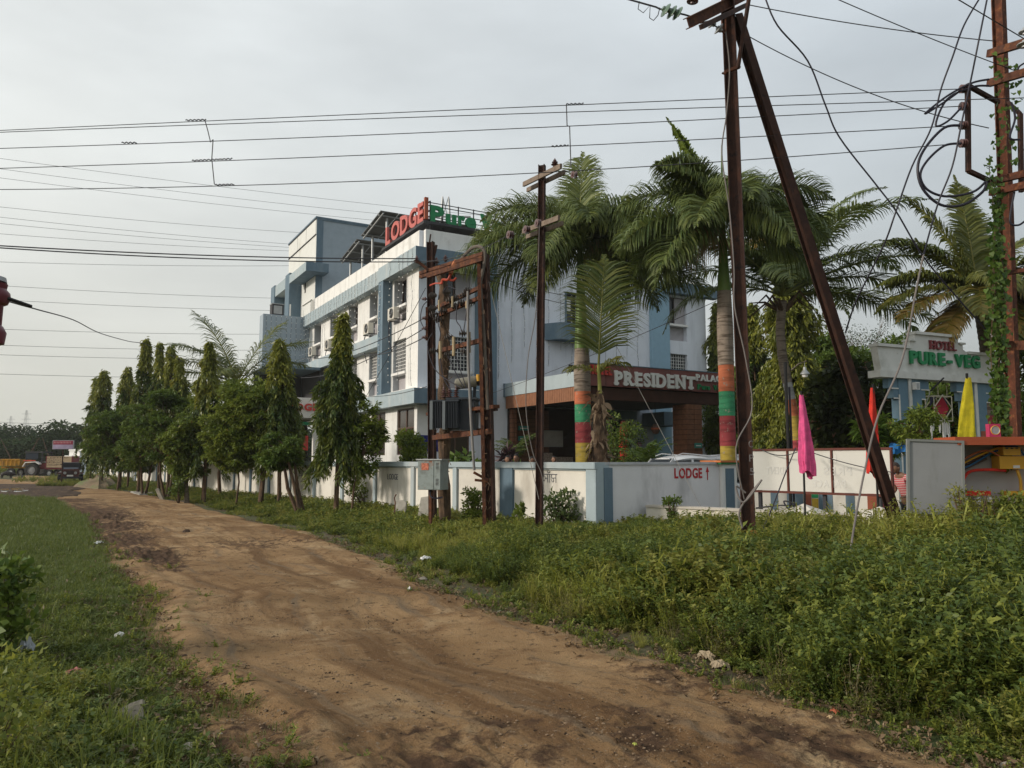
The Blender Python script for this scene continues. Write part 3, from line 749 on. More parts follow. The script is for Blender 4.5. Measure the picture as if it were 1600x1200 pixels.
# solar arrays standing on the roof
PV = mat('solar_backsheet', (.10, .10, .095), rough=.5, var=.1, bump=0)
def solar(y0, y1, z0, z1, x0, x1, label, nx=5):
    t = htag('solar_array', (x0, y0, 11.3), label, 'solar panel', group='solar arrays raised on the hotel roof')
    zf = lambda y: z0 + (z1 - z0) * (y - y0) / (y1 - y0) - 11.3
    for i in range(nx):
        for j in range(2):
            xa = (x1 - x0) * i / nx; xb = (x1 - x0) * (i + 1) / nx - .04
            ya = (y1 - y0) * j / 2; yb = (y1 - y0) * (j + 1) / 2 - (.04 if y1 > y0 else -.04)
            m_ = MB(); m_.add([(xa, ya, zf(ya + y0)), (xb, ya, zf(ya + y0)), (xb, yb, zf(yb + y0)), (xa, yb, zf(yb + y0)),
                               (xa, ya, zf(ya + y0) + .045), (xb, ya, zf(ya + y0) + .045), (xb, yb, zf(yb + y0) + .045), (xa, yb, zf(yb + y0) + .045)],
                              [(0, 1, 2, 3), (4, 5, 6, 7), (0, 1, 5, 4), (1, 2, 6, 5), (2, 3, 7, 6), (3, 0, 4, 7)])
            m_.build('panel', PV, t)
    m_ = MB()
    for f in (.12, .5, .88):
        ya = (y1 - y0) * f; m_.bar((0, ya, zf(ya + y0) - .05), (x1 - x0, ya, zf(ya + y0) - .05), .07, .07)
    for i in (0, .33, .66, 1):
        xx = .15 + (x1 - x0 - .3) * i; m_.bar((xx, 0, zf(y0) - .12), (xx, y1 - y0, zf(y1) - .12), .07, .07)
    m_.build('purlin', STEEL, t)
    for i in (.1, .9):
        for f in (.15, .85):
            xx = (x1 - x0) * i; ya = (y1 - y0) * f
            m_ = MB(); m_.tube([(xx, ya, 0), (xx, ya, zf(ya + y0) - .1)], .07, 8); m_.build('post', STEEL, t)
solar(14.9, 11.6, 14.22, 14.78, 1.0, 6.5, 'lower left solar array on posts beside the stair tower')
solar(10.85, 7.5, 14.78, 15.36, 1.0, 6.5, 'highest solar array, in the middle of the roof')
solar(6.0, 2.2, 12.75, 13.12, 1.7, 6.6, 'low flat solar array behind the rooftop letters at the corner')

# air conditioners: one built, four copies
def make_ac():
    t = thing('air_conditioner', (0, 0, 0), 'x', 'air conditioner', BANG, 'outdoor air conditioners on the sunlit side')
    AC = mat('ac_casing', (.60, .57, .50), rough=.5, var=.06, dirt=(.40, .34, .26), dlo=.5, dhi=.8, bump=.02)
    b = MB(); b.box((-.28, -.42, 0), (.0, .42, .58)); b.build('casing', AC, t)
    M_ = Matrix.Translation((-.285, -.08, .29)) @ Matrix.Rotation(R(-90), 4, 'Y')
    b = MB(); b.lathe([(.0, .0), (.23, .0), (.24, .012), (.25, 0)], 20, M_); b.build('fan_opening', DARK, t)
    b = MB()
    for r_ in (.06, .12, .18, .235): b.tube([M_ @ Vector((r_ * math.cos(a * .3142), r_ * math.sin(a * .3142), .02)) for a in range(21)], .006, 4, False)
    b.build('fan_grille', STEEL, t)
    b = MB(); b.box((-.26, -.46, -.04), (.3, -.40, 0)); b.box((-.26, .40, -.04), (.3, .46, 0)); b.build('bracket', DGREY, t)
    b = MB(); b.tube([(-.1, .44, .1), (-.14, .6, -.2), (-.12, .62, -.9), (.0, .5, -1.5)], .025, 6); b.build('pipe', CABLE, t)
    return t
ac0 = make_ac()
acs = [((.36, 3.3, 8.5), 'air conditioner under the top bay window nearest the corner'), ((.36, 7.0, 8.3), 'air conditioner right of the tall cone tree, at the mid band'),
       ((.36, 18.0, 8.42), 'air conditioner under the far left top floor window'), ((.36, 14.3, 8.4), 'air conditioner half hidden by the tallest cone tree tip')]
for i, (p, l) in enumerate(acs):
    o = ac0 if i == 0 else dup(ac0)
    o.location = hl(p); o['label'] = l
t = htag('rooftop_cooler', (-2.0, 20.0, 11.3), 'small grey cooler box on top of the left wing', 'cooler')
B('casing', DGREY, ((0, 0, 0), (.75, .7, .75)), parent=t); B('lid', STEEL, ((-.03, -.03, .75), (.78, .73, .8)), parent=t)
B('grille', STEEL, ((.1, -.02, .1), (.65, -.002, .65)), parent=t)

# festoon light strings hanging down the facades
BULB = mat('pale_bulb', (.75, .75, .72), bump=0)
def festoon(x, y, z1, z0, side, lab, grp):
    t = htag('light_string', (x, y, z1), lab, 'string lights', group=grp)
    n = max(3, int((z1 - z0) / .33)); rs = random.Random(int(x * 91 + y * 37 + z1))
    pts = [(rs.uniform(-.03, .03), rs.uniform(-.03, .03), -(z1 - z0) * i / n) for i in range(n + 1)]
    b = MB(); b.tube(pts, .008, 3, False); b.build('cord', WIREM, t)
    b = MB()
    for p in pts: b.box((p[0] - .017, p[1] - .017, p[2] - .04), (p[0] + .017, p[1] + .017, p[2] + .01))
    o = b.build('bulb', BULB, t); o['kind'] = 'stuff'
GA, GB, GC = 'light strings down the sunlit side', 'light strings down the shaded front', 'light strings on the grey wing'
la, lb, lc = ('thin string of small bulbs hanging down the sunlit side of the hotel', 'thin string of small bulbs hanging down the shaded hotel front', 'thin string of small bulbs on the grey blue left wing')
NUM = 'first second third fourth fifth sixth seventh eighth ninth tenth eleventh twelfth thirteenth fourteenth fifteenth sixteenth seventeenth eighteenth nineteenth twentieth'.split() + ['twenty ' + w for w in 'first second third fourth fifth sixth seventh eighth ninth'.split()] + ['thirtieth'] + ['thirty ' + w for w in 'first second third fourth fifth'.split()]
fs_ = []
for k in range(26): fs_.append((5.3 + k * .56, 11.3, 11.3 - random.Random(k).choice([.7, 1.0, 3.0, 3.3])))
for y, z in ((.35, 7.2), (.9, 10.7), (1.5, 10.6), (2.0, 7.6), (3.2, 7.6), (4.6, 5.0), (8.6, 4.9), (11.9, 4.9)): fs_.append((y, 11.35 if z > 5 else 10.5, z - 2.2 if z > 5 else 5))
for k, (y, z1, z0) in enumerate(sorted(fs_, reverse=True)): festoon(-.03, y, z1, z0, 0, f'{NUM[k]} hanging bulb string from the left on the sunlit hotel side', GA)
for k in range(13): festoon(4.6 + k * .72, .45, 12.2, 5.6 + (k % 3) * .8, 1, f'{NUM[k]} hanging bulb string from the left on the shaded hotel front', GB)
for k in range(9): festoon(-2.4 + k * .33, 19.80, 11.2, 7.6, 2, f'{NUM[k]} hanging bulb string from the left on the grey wing', GC)

# ------------------------------------------------------------------ compound walls
C0 = Vector((1.56, 14.2, 0)); WANG = R(90 + 35.4)          # local x runs away to the left along the road
W1 = thing('compound_wall', C0, 'long whitewashed compound wall with slate blue posts along the dirt road', 'wall', WANG)
posts = [2.84, 4.95, 7.05] + [9.3 + 2.3 * i for i in range(28)]
ends = [0.0] + posts + [75.4]
TOPZ = 1.56
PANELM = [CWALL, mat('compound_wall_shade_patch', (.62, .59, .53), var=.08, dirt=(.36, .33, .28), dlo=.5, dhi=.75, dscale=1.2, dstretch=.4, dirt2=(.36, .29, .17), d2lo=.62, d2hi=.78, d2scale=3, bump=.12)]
def WB(name, m, a, c, par=None):
    b = MB(); b.box(a, c); return b.build(name, m, par or W1)
for i in range(len(ends) - 1):
    a, c = ends[i], ends[i + 1]
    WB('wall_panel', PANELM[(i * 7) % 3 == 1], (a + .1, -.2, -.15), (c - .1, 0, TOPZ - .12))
for i, p in enumerate(posts):
    w = .23 if i == 0 else .085
    WB('wall_post', PALEB if i in (1, 2, 3, 4, 5, 6) else BLUE, (p - w, -.26, -.15), (p + w, .055, TOPZ - .121))
WB('corner_post', PALEB, (-.02, -.26, -.15), (.26, .05, TOPZ - .121))
WB('coping', PALEB, (-.03, -.27, TOPZ - .12), (75.4, .08, TOPZ))
WB('coping_lip', PALEB, (.3, .0, TOPZ - .155), (75.3, .03, TOPZ - .122))
M_ = frameM((7.9, .012, 1.07), (-1, 0, 0)); STEN = mat('grey_stencil', (.16, .165, .18), var=.2, bump=0)
def painted(t, cx, m, w, h, z, bold=0):
    word(t, frameM((cx + w / 2, .008, z), (-1, 0, 0)), w, h, .006, m, W1, bold=bold, name='painted_letter')
painted('LODGE', 8.25, STEN, .62, .15, 1.08)
painted('LODGE', 15.0, STEN, .8, .17, 1.05)
painted('\u0932\u0949\u091c', 1.15, STEN, .36, .17, 1.17) if False else None
def devanagari():
    # hand drawn strokes of the word painted on the first panel: la + candra-aa, ja
    b = MB(); z0 = 1.16; s = .0026
    def st(*pts): b.tube([(1.62 - (x - 0) * s, .004, z0 + y * s) for x, y in pts], .009, 4)
    st((0, 62), (175, 62))                                      # headline
    st((4, 40), (14, 52), (26, 46), (30, 30), (20, 14), (8, 12)); st((30, 30), (44, 34), (56, 26), (60, 10))
    st((56, 62), (60, 10), (58, 0)); st((84, 62), (84, 0))
    st((56, 84), (66, 74), (80, 74), (90, 84))
    st((108, 62), (108, 34)); st((108, 34), (130, 34)); st((108, 24), (112, 8), (126, 4), (134, 16), (130, 34), (142, 36), (158, 34))
    st((160, 62), (160, 0))
    return b.build('painted_letter', STEN, W1)
devanagari()
LANG = R(90 - 58)
W2 = thing('compound_wall', (C0.x, C0.y, 0), 'short grey wall right of the corner with red LODGE and an up arrow', 'wall', LANG)
def W2B(name, m, a, c, par=None):
    b = MB(); b.box(a, c); return b.build(name, m, par or W2)
W2B('wall_panel', LWALL, (.0, .012, -.15), (3.18, .22, TOPZ - .045))
W2B('coping', mat('grey_coping', (.46, .48, .50), bump=.05), (-.02, -.02, TOPZ - .045), (3.2, .25, TOPZ + .002))
W2B('corner_post', PALEB, (-.03, -.03, -.15), (.13, .25, TOPZ - .046))
W2B('wall_post', BLUE, (.135, -.045, -.15), (.33, .2, TOPZ - .10))
W2B('pier', WHITE2, (3.19, -.06, -.15), (3.62, .34, TOPZ - .04))
W2B('pier_panel', BLUE, (3.285, -.075, -.1), (3.53, -.06, TOPZ - .13))
W2B('pier_cap', mat('green_cap', (.03, .24, .10), bump=0), (3.10, -.12, TOPZ - .04), (3.74, .38, TOPZ - .005))
W2B('pier_cap', mat('orange_cap', (.50, .17, .06), bump=0), (3.06, -.15, TOPZ - .005), (3.78, .42, TOPZ + .035))
RP = mat('red_wall_paint', (.42, .03, .035), var=.1, bump=0)
word('LODGE', frameM((1.93, .006, 1.25), (1, 0, 0)), .76, .20, .006, RP, W2, bold=.03, name='painted_letter')
b = MB(); b.prism([(2.83, 1.2), (2.85, 1.2), (2.85, 1.36), (2.885, 1.36), (2.84, 1.47), (2.795, 1.36), (2.83, 1.36)], 'y', .003, .010)
b.build('painted_arrow', RP, W2)
LW0 = Vector((2.6, 14.75, 0)); LWA = math.atan2(-.675, .738)
W3 = thing('low_wall', LW0, 'low white boundary wall with pyramid capped posts in front of the hoarding', 'wall', LWA)
LOWM = mat('low_wall_white', (.66, .62, .54), var=.08, dirt=(.42, .38, .31), dlo=.5, dhi=.75, dscale=2.5, dirt2=(.2, .17, .12), d2lo=.63, d2hi=.75, d2scale=6, bump=.25)
for a, c in ((0, 2.66), (3.24, 3.84), (4.42, 6.0), (6.58, 9.5)):
    b = MB(); b.box((a, -.1, -.1), (c, .12, .72)); b.build('wall_panel', LOWM, W3)
    b = MB(); b.box((a, -.13, .722), (c, .15, .76)); b.build('coping', mat('low_coping', (.50, .46, .40), var=.1, bump=.2), W3)
for p in (2.95, 4.13, 6.29):
    b = MB(); b.box((p - .28, -.2, -.1), (p + .28, .24, .72)); b.build('post', LOWM, W3)
    b = MB(); b.add([(p - .31, -.24, .722), (p + .31, -.24, .722), (p + .31, .28, .722), (p - .31, .28, .722), (p - .31, -.24, .75), (p + .31, -.24, .75), (p + .31, .28, .75), (p - .31, .28, .75), (p, .02, .89)],
                    [(0, 3, 2, 1), (0, 1, 5, 4), (1, 2, 6, 5), (2, 3, 7, 6), (3, 0, 4, 7), (4, 5, 8), (5, 6, 8), (6, 7, 8), (7, 4, 8)])
    b.build('pyramid_cap', LOWM, W3)
# painted wall behind the hoarding
pa = at(1160, 780, 17.6); pb = at(1405, 780, 15.6)
W4 = thing('painted_wall', (pa.x, pa.y, 0), 'inner wall behind the hoarding painted in blue, orange, green and yellow squares', 'wall', math.atan2(pb.y - pa.y, pb.x - pa.x))
LL = (pb - pa).to_2d().length if hasattr((pb - pa), 'to_2d') else ((pb.x - pa.x) ** 2 + (pb.y - pa.y) ** 2) ** .5
b = MB(); b.box((0, 0, 0), (LL, .2, 1.18)); b.build('wall_panel', CWALL, W4)
BRICKR = mat('brick_red_paint', (.30, .09, .05), bump=.05); GRN = mat('wall_green', (.03, .28, .11), bump=.05); YEL = mat('wall_yellow', (.55, .36, .05), bump=.05)
def sq(p0, p1, z0, z1, m):
    f = lambda p: LL * (p - 1160) / 245
    b = MB(); b.box((f(p0), -.012, z0), (f(p1), -.002, z1)); b.build('painted_square', m, W4)
sq(1209, 1221, .1, 1.1, BLUE); sq(1236, 1262, .1, 1.1, BLUE); sq(1264, 1275, .55, 1.1, BRICKR); sq(1264, 1275, .1, .53, BLUE)
sq(1276, 1286, .8, 1.1, GRN); sq(1276, 1286, .2, .78, YEL); sq(1287, 1308, .1, 1.1, BLUE); sq(1328, 1341, .1, 1.1, BLUE)
sq(1360, 1376, .1, 1.15, BRICKR); sq(1378, 1385, .3, 1.1, mat('maroon_square', (.17, .03, .05), bump=0)); sq(1386, 1394, .3, 1.1, YEL)

# ------------------------------------------------------------------ hoarding
ha = at(1170, 740, 15.1); hb = at(1394, 740, 13.0)
HO = thing('hoarding', (ha.x, ha.y, 0), 'long white hoarding of framed sheets seen from behind, faint mirrored hotel name', 'hoarding', math.atan2(hb.y - ha.y, hb.x - ha.x))
HL_ = ((hb.x - ha.x) ** 2 + (hb.y - ha.y) ** 2) ** .5
SHEET = mat('hoarding_sheet', (.62, .61, .56), rough=.6, var=.03, scale=1, dirt=(.50, .48, .42), dlo=.55, dhi=.9, dscale=1.5, bump=.03)
cuts = [0, HL_ * (1243 - 1170) / 224 * .94, HL_ * (1313 - 1170) / 224 * .97, HL_]
for i in range(3):
    b = MB(); b.box((cuts[i] + .03, -.01, 1.03), (cuts[i + 1] - .01, 0, 1.77)); b.build('sheet', SHEET, HO)
FR = mat('red_brown_frame', (.12, .04, .03), var=.2, bump=.05)
b = MB(); b.box((-.03, -.03, .985), (HL_ + .02, .03, 1.025)); b.box((-.03, -.03, 1.775), (HL_ + .02, .03, 1.815))
for c in cuts: b.box((c - .015, -.03, 1.026), (c + .015, .03, 1.774))
b.build('frame', FR, HO)
for c in (.2, HL_ * .55, HL_ - .25):
    b = MB(); b.box((c - .03, .035, 0), (c + .03, .09, 1.8)); b.build('post', DGREY, HO)
FAINT = mat('faint_show_through', (.585, .58, .545), bump=0)
def mirrored(t, x1, z, w, h): word(t, frameM((x1, -.013, z), (-1, 0, 0)), w, h, .003, FAINT, HO, bold=.03, name='show_through_letter')
# seen from behind the words read mirrored, starting at the right
def mirr(t, x0, z, w, h):
    M_ = frameM((x0, -.0125, z), (1, 0, 0)) @ Matrix.Scale(-1, 4, Vector((1, 0, 0)))
    word(t, M_, w, h, .003, FAINT, HO, bold=.03, name='show_through_letter')
mirr('H', cuts[1] + .95, 1.56, .14, .13); mirr('PRES', cuts[1] + 1.22, 1.34, .52, .14); mirr('PALACE', cuts[1] + 1.1, 1.12, .62, .13); mirr('IDENT', cuts[1] - .05, 1.34, .4, .14)

# ------------------------------------------------------------------ furled flags
def flag(top, bot, pole_bot, wid, m, label, seed, pole_top=None, lean=0.0):
    """a cloth tied at the top of a thin pole and hanging in folds; top/bot world points"""
    t = thing('flag', (pole_bot.x, pole_bot.y, pole_bot.z), label, 'flag')
    rs = random.Random(seed); n = 40; rows = 26; vs = []
    for i in range(rows + 1):
        f = i / rows; c = top.lerp(bot, f); w = wid * (.26 + .74 * f ** .85)
        if f > .86: w *= 1 - (f - .86) * 1.0
        for j in range(n):
            a = 2 * math.pi * j / n
            fold = 1 + .22 * math.sin(4 * a + 2.2 * f + seed) * min(1, f * 2) + .16 * math.sin(9 * a + 5 * f + seed * 2) * f + .07 * math.sin(15 * a + 9 * f)
            x = math.cos(a) * w * .5 * fold; y = math.sin(a) * w * .26 * fold
            dz = (-.22 * wid * 2 * max(0, math.cos(a - .6)) + .12 * wid * math.sin(3 * a + seed)) * (f ** 4)
            vs.append((c.x + x + .3 * wid * f * math.sin(seed), c.y + y, c.z + dz))
    fs = [(i * n + j, i * n + (j + 1) % n, (i + 1) * n + (j + 1) % n, (i + 1) * n + j) for i in range(rows) for j in range(n)]
    b = MB(); b.add(vs, fs, True); b.build('cloth', m, t, True, sharp=80)
    b = MB(); b.tube([pole_bot, (pole_top or top) + Vector((0, 0, .06))], .018, 8); b.build('pole', BLACKM, t, True)
    return t
PINK = mat('pink_cloth', (.72, .10, .27), var=.22, scale=9, bump=.35, bscale=14); REDC = mat('red_cloth', (.62, .04, .025), var=.22, scale=9, bump=.35, bscale=14)
YELC = mat('yellow_cloth', (.72, .60, .03), var=.22, scale=9, bump=.35, bscale=14)
flag(at(1252, 617, 12.5), at(1257, 738, 12.5), at(1259, 830, 12.5), .235, PINK, 'bright pink cloth flag hanging furled in front of the hoarding', 1)
flag(at(1363, 606, 12.0), at(1359, 738, 12.0), at(1374, 840, 12.0), .20, REDC, 'red cloth flag furled beside the slanting steel brace', 2, at(1364, 606, 12.0))
flag(at(1513, 590, 10.8), at(1517, 690, 10.8), at(1521, 860, 10.8), .27, YELC, 'yellow cloth flag hanging behind the orange cabinet', 4, at(1511, 590, 10.8))

# ------------------------------------------------------------------ street lamp
lp = at(1236, 790, 15.8)
t = thing('lamp_post', (lp.x, lp.y, 0), 'thin black lamp post with a small pendant bell lamp beside the leaning palm', 'lamp post')
b = MB()
b.tube([(0, 0, 0), (-.02, 0, 3.62)], .035, 8); b.build('pole', BLACKM, t)
b = MB(); b.tube([(.075, .02, 0), (.05, 0, 3.1)], .022, 8); b.build('conduit', CABLE, t)
a0 = at(1236, 579, 15.8) - Vector((lp.x, lp.y, 0)); a1 = at(1247, 569, 15.8) - Vector((lp.x, lp.y, 0)); a2 = at(1260, 564, 15.8) - Vector((lp.x, lp.y, 0))
b = MB(); b.tube([a0, a1, a2], .014, 6); b.build('arm', BARKG, t)
l0 = at(1257, 566, 15.8) - Vector((lp.x, lp.y, 0))
b = MB(); b.tube([l0, l0 - Vector((0, 0, .10))], .006, 5)
M_ = Matrix.Translation(l0 - Vector((0, 0, .30)))
b.lathe([(.0, .2), (.03, .2), (.035, .14), (.05, .12), (.09, .07), (.095, .05), (.07, .045), (.0, .05)], 16, M_); b.build('lamp_shade', STEEL, t)
b = MB(); b.lathe([(.0, -.02), (.045, -.01), (.06, .03), (.055, .045)], 14, M_); b.build('glass', WHITE2, t)

# ------------------------------------------------------------------ gate arch
O_ = at(1370, 585, 18.5); GA_ = R(90 - 66)
AR = thing('gate_arch', (O_.x, O_.y, 0), 'white stepped gate arch reading HOTEL PURE-VEG on slate blue pillars', 'gate', GA_)
ARW = mat('arch_white', (.60, .60, .57), var=.05, dirt=(.40, .40, .36), dlo=.5, dhi=.8, dscale=2.2, dirt2=(.3, .3, .26), d2lo=.64, d2hi=.8, d2scale=6, bump=.08)
def AB(name, m, a, c, par=None):
    b = MB(); b.box(a, c); return b.build(name, m, par or AR)
b = MB(); b.prism([(.16, 3.77), (4.42, 3.77), (4.40, 4.34), (3.34, 4.34), (3.34, 4.36), (3.15, 4.46), (3.15, 4.58), (2.98, 4.60), (2.98, 4.74), (1.38, 4.74), (1.38, 4.56), (1.20, 4.56), (1.20, 4.36), (.05, 4.36)], 'y', 0, .2)
b.build('board', ARW, AR)
AB('base_slab', ARW, (.0, -.10, 3.60), (4.58, .26, 3.768))
for a, c, z in ((.03, 1.19, 4.362), (3.30, 4.46, 4.342), (1.36, 3.0, 4.742)): AB('cornice', ARW, (a, -.06, z), (c, .24, z + .07))
AB('cornice', ARW, (1.17, -.05, 4.562), (1.378, .22, 4.61)); AB('cornice', ARW, (2.985, -.05, 4.582), (3.2, .22, 4.63))
word('HOTEL', frameM((1.88, -.03, 4.40), (1, 0, 0)), .96, .22, .06, MAROONL, AR, bold=.02, serif=True)
word('PURE', frameM((1.12, -.045, 4.00), (1, 0, 0)), 1.26, .33, .055, GREENL, AR, bold=.045)
word('-', frameM((2.47, -.045, 4.00), (1, 0, 0)), .17, .33, .055, GREENL, AR, bold=.045)
word('VEG', frameM((2.76, -.045, 4.00), (1, 0, 0)), .94, .33, .055, GREENL, AR, bold=.045)
TEAL = mat('pillar_blue', (.12, .20, .26), var=.08, dirt=(.20, .27, .30), dlo=.55, dhi=.8, bump=.05)
for x0 in (.72, 3.15):
    AB('pillar', TEAL, (x0, .0, 0), (x0 + .8, .22, 3.598))
    AB('pillar_strip', ARW, (x0 + .33, -.03, 0), (x0 + .43, -.002, 3.597))
    AB('pillar_edge', ARW, (x0 - .015, -.02, 0), (x0 + .02, -.003, 3.2))
    for s_, k in ((-1, .0), (1, .8)):
        for n_, (d, z0, z1) in enumerate(((.30, 3.36, 3.597), (.16, 3.12, 3.355))):
            xa = x0 + k + (0 if s_ > 0 else -d); AB('corbel', TEAL, (xa, .02, z0), (xa + d, .2, z1))
            AB('corbel_edge', ARW, (xa, .0, z0 - .025), (xa + d, .018, z0 + .005))
    AB('pillar_base_panel', REDL if x0 < 2 else BRICKR, (x0 + .5, -.012, 1.3), (x0 + .76, -.003, 2.35))
t = thing('flood_light', tuple(xfm(AR) @ Vector((1.7, -.2, 3.5))), 'small black floodlight on a bracket under the gate arch slab', 'floodlight', GA_)
b = MB(); b.bar((-.12, 0, -.2), (.12, -.2, .12), .10, .03); b.build('head', BLACKM, t)
b = MB(); b.tube([(-.12, 0, -.2), (-.16, .12, -.55), (-.16, .18, -.6)], .012, 5); b.build('bracket', STEEL, t)
t = thing('junction_box', tuple(xfm(AR) @ Vector((1.2, -.11, 3.42))), 'pale square junction box on the left gate pillar', 'junction box', GA_)
b = MB(); b.box((-.07, -.05, -.09), (.07, .05, .09)); b.build('box', WHITE2, t); b = MB(); b.box((-.05, -.056, -.07), (.05, -.051, .07)); b.build('lid', STEEL, t)
# star lantern between the pillars
Lc = xfm(AR) @ Vector((2.32, .15, 2.92))
t = thing('star_lantern', Lc, 'diamond framed festival lantern with red centre and paper tassels in the gate', 'lantern', GA_)
STK = mat('lantern_stick', (.50, .47, .36), bump=0); s = .33
b = MB()
crn = [(-s, 0, .22), (0, 0, .55), (s, 0, .22), (s, 0, -.22), (0, 0, -.55 + .2), (-s, 0, -.22)]
for y in (-.12, .12):
    q = [(-s, y, 0), (0, y, s), (s, y, 0), (0, y, -s)]
    for i in range(4): b.tube([q[i], q[(i + 1) % 4]], .014, 5)
    for u, v in (((-s, y, s * .9), (s, y, s * .9)), ((-s, y, -s), (s, y, -s)), ((-s, y, -s), (-s, y, s * .9)), ((s, y, -s), (s, y, s * .9))): b.tube([u, v], .012, 5)
for x in (-s, s):
    for z in (-s, s * .9): b.tube([(x, -.12, z), (x, .12, z)], .012, 5)
b.tube([(0, 0, s * .9), (0, 0, .65)], .008, 4); b.tube([(-s, 0, s * .9), (-s, 0, .6)], .008, 4); b.tube([(s, 0, s * .9), (s, 0, .6)], .008, 4)
b.build('frame', STK, t)
b = MB(); b.add([(-s * .95, -.05, 0), (0, -.1, s * .95), (s * .95, -.05, 0), (0, -.1, -s * .95), (0, .1, 0)], [(0, 1, 4), (1, 2, 4), (2, 3, 4), (3, 0, 4), (0, 3, 2, 1)]); b.build('centre', mat('lantern_red', (.30, .015, .03), bump=0), t)
b = MB()
for sx, sz in ((-1, 1), (1, 1), (-1, -1), (1, -1)): b.add([(sx * s * .97, 0, sz * s * .1), (sx * s * .97, 0, sz * s * .85), (sx * s * .2, 0, sz * s * .85)], [(0, 1, 2)])
b.build('side_paper', mat('lantern_dark_paper', (.03, .03, .06), bump=0), t)
rs = random.Random(9)
for x, l in ((-.32, .7), (-.25, .25), (.0, .3), (.12, .5), (.17, .85), (.25, .35), (.33, .6)):
    b = MB(); b.box((x - .02, -.005, -s - l), (x + .02, .005, -s)); b.box((x - .012, -.02, -s - l * .8), (x + .012, .02, -s - .05)); b.build('tassel', WHITEL, t)

# ------------------------------------------------------------------ roadside feeder cabinet with its door open
CB0 = at(1503, 806, 9.5)
CA = thing('feeder_cabinet', (CB0.x, CB0.y, 0), 'open orange framed electric feeder cabinet on legs at the right edge', 'electric cabinet', R(-3))
GREYB = mat('cabinet_grey', (.25, .255, .26), rough=.6, var=.06, dirt=(.17, .17, .16), dlo=.55, dhi=.8, dscale=3, dstretch=.3, bump=.04)
Z0, Z1, CWD, CD = .93, 1.84, 1.5, .5
def CBX(name, m, a, c, par=None):
    b = MB(); b.box(a, c); return b.build(name, m, par or CA)
CBX('roof', ORANGE, (-.05, -.04, Z1 - .005), (CWD, CD, Z1 + .045)); CBX('side_panel', ORANGE, (-.03, 0, Z0), (.02, CD, Z1 - .006))
CBX('floor_panel', ORANGE, (-.02, -.02, Z0 - .06), (CWD, CD, Z0 - .001)); CBX('back_panel', mat('cabinet_inside', (.38, .37, .35), var=.06, dirt=(.25, .25, .23), dlo=.5, dhi=.8, bump=.03), (.021, CD - .04, Z0), (CWD - .02, CD - .01, Z1 - .007))
CBX('front_edge', ORANGE, (-.02, -.04, Z1 - .055), (CWD, -.01, Z1 - .006))
CBX('end_panel', ORANGE, (CWD - .019, 0, Z0), (CWD, CD, Z1 - .006))
for x in (.15, 1.3): CBX('leg', RUST, (x, .1, 0), (x + .06, .16, Z0 - .061))
DR_ = bpy.data.objects.new('door', None); COL.objects.link(DR_); DR_.parent = CA; DR_.location = (-.045, 0, 0); DR_.rotation_euler = (0, R(-2), R(-4))
for o in list(CA.children):
    pass
bpy.data.objects.remove(DR_)
MD = Matrix.Translation((-.045, -.01, 0)) @ Matrix.Rotation(R(-5), 4, 'Z') @ Matrix.Rotation(R(2.2), 4, 'Y')
b = MB(); b.box((-.60, -.018, Z0 + .03), (0, 0, Z1 - .03), MD); door = b.build('door', GREYB, CA)
b = MB()
for a, c in (((-.63, -.035, Z0), (-.60, .01, Z1)), ((.0, -.035, Z0), (.03, .01, Z1)), ((-.60, -.035, Z0), (0, .01, Z0 + .028)), ((-.6, -.035, Z1 - .028), (0, .01, Z1))): b.box(a, c, MD)
b.build('rim', mat('door_rim', (.20, .21, .20), bump=0), door)
b = MB(); b.tube([MD @ Vector((-.3, -.02, Z0)), (-.32, -.02, Z0 - .4)], .02, 6); b.build('stay', BLACKM, door)
YP = mat('yellow_enamel', (.62, .33, .03), rough=.4, var=.08, bump=0)
sw_ = CBX('switch_unit', YP, (.62, .24, 1.49), (.98, .42, 1.65)); CBX('cover', YP, (.65, .20, 1.66), (.86, .40, 1.76), sw_)
CBX('name_plate', WHITEL, (.78, .235, 1.50), (.86, .239, 1.535), sw_)
for x in (.68, .74, .80): CBX('slot', DGREY, (x, .195, 1.74), (x + .03, .2, 1.755), sw_)
def cable(pts, r, m, nm='cable', par=CA):
    P = [Vector(p) for p in pts]; out = []
    for i in range(len(P) - 1):
        p0, p1, p2, p3 = P[max(i - 1, 0)], P[i], P[i + 1], P[min(i + 2, len(P) - 1)]
        for k in range(6):
            u = k / 6; out.append(.5 * ((2 * p1) + (-p0 + p2) * u + (2 * p0 - 5 * p1 + 4 * p2 - p3) * u * u + (-p0 + 3 * p1 - 3 * p2 + p3) * u ** 3))
    out.append(P[-1]); b = MB(); b.tube(out, r, 7); return b.build(nm, m, par)
cable([(.72, .3, 1.47), (.5, .28, 1.48), (.28, .28, 1.46), (.19, .28, 1.36), (.18, .28, 1.22)], .019, REDC)
cable([(.86, .3, 1.48), (.88, .28, 1.35), (.88, .28, 1.2)], .019, YP)
cable([(.05, .3, 1.5), (.3, .3, 1.66), (.5, .28, 1.72), (.66, .28, 1.64)], .012, mat('orange_cable', (.45, .14, .06), bump=0))
cable([(.05, .33, 1.46), (.3, .33, 1.6), (.55, .3, 1.72), (.7, .3, 1.76), (.80, .28, 1.7)], .012, YP)
cable([(.06, .36, 1.42), (.35, .36, 1.55), (.6, .33, 1.7), (.85, .3, 1.78), (.95, .28, 1.66)], .012, mat('blue_cable', (.03, .12, .25), bump=0))
for i in range(3): cable([(.03, .4, 1.40 + i * .03), (.3, .4, 1.5 + i * .03), (.55, .4, 1.62 + i * .03)], .015, mat('grey_brown_cable', (.10, .07, .055), bump=0))
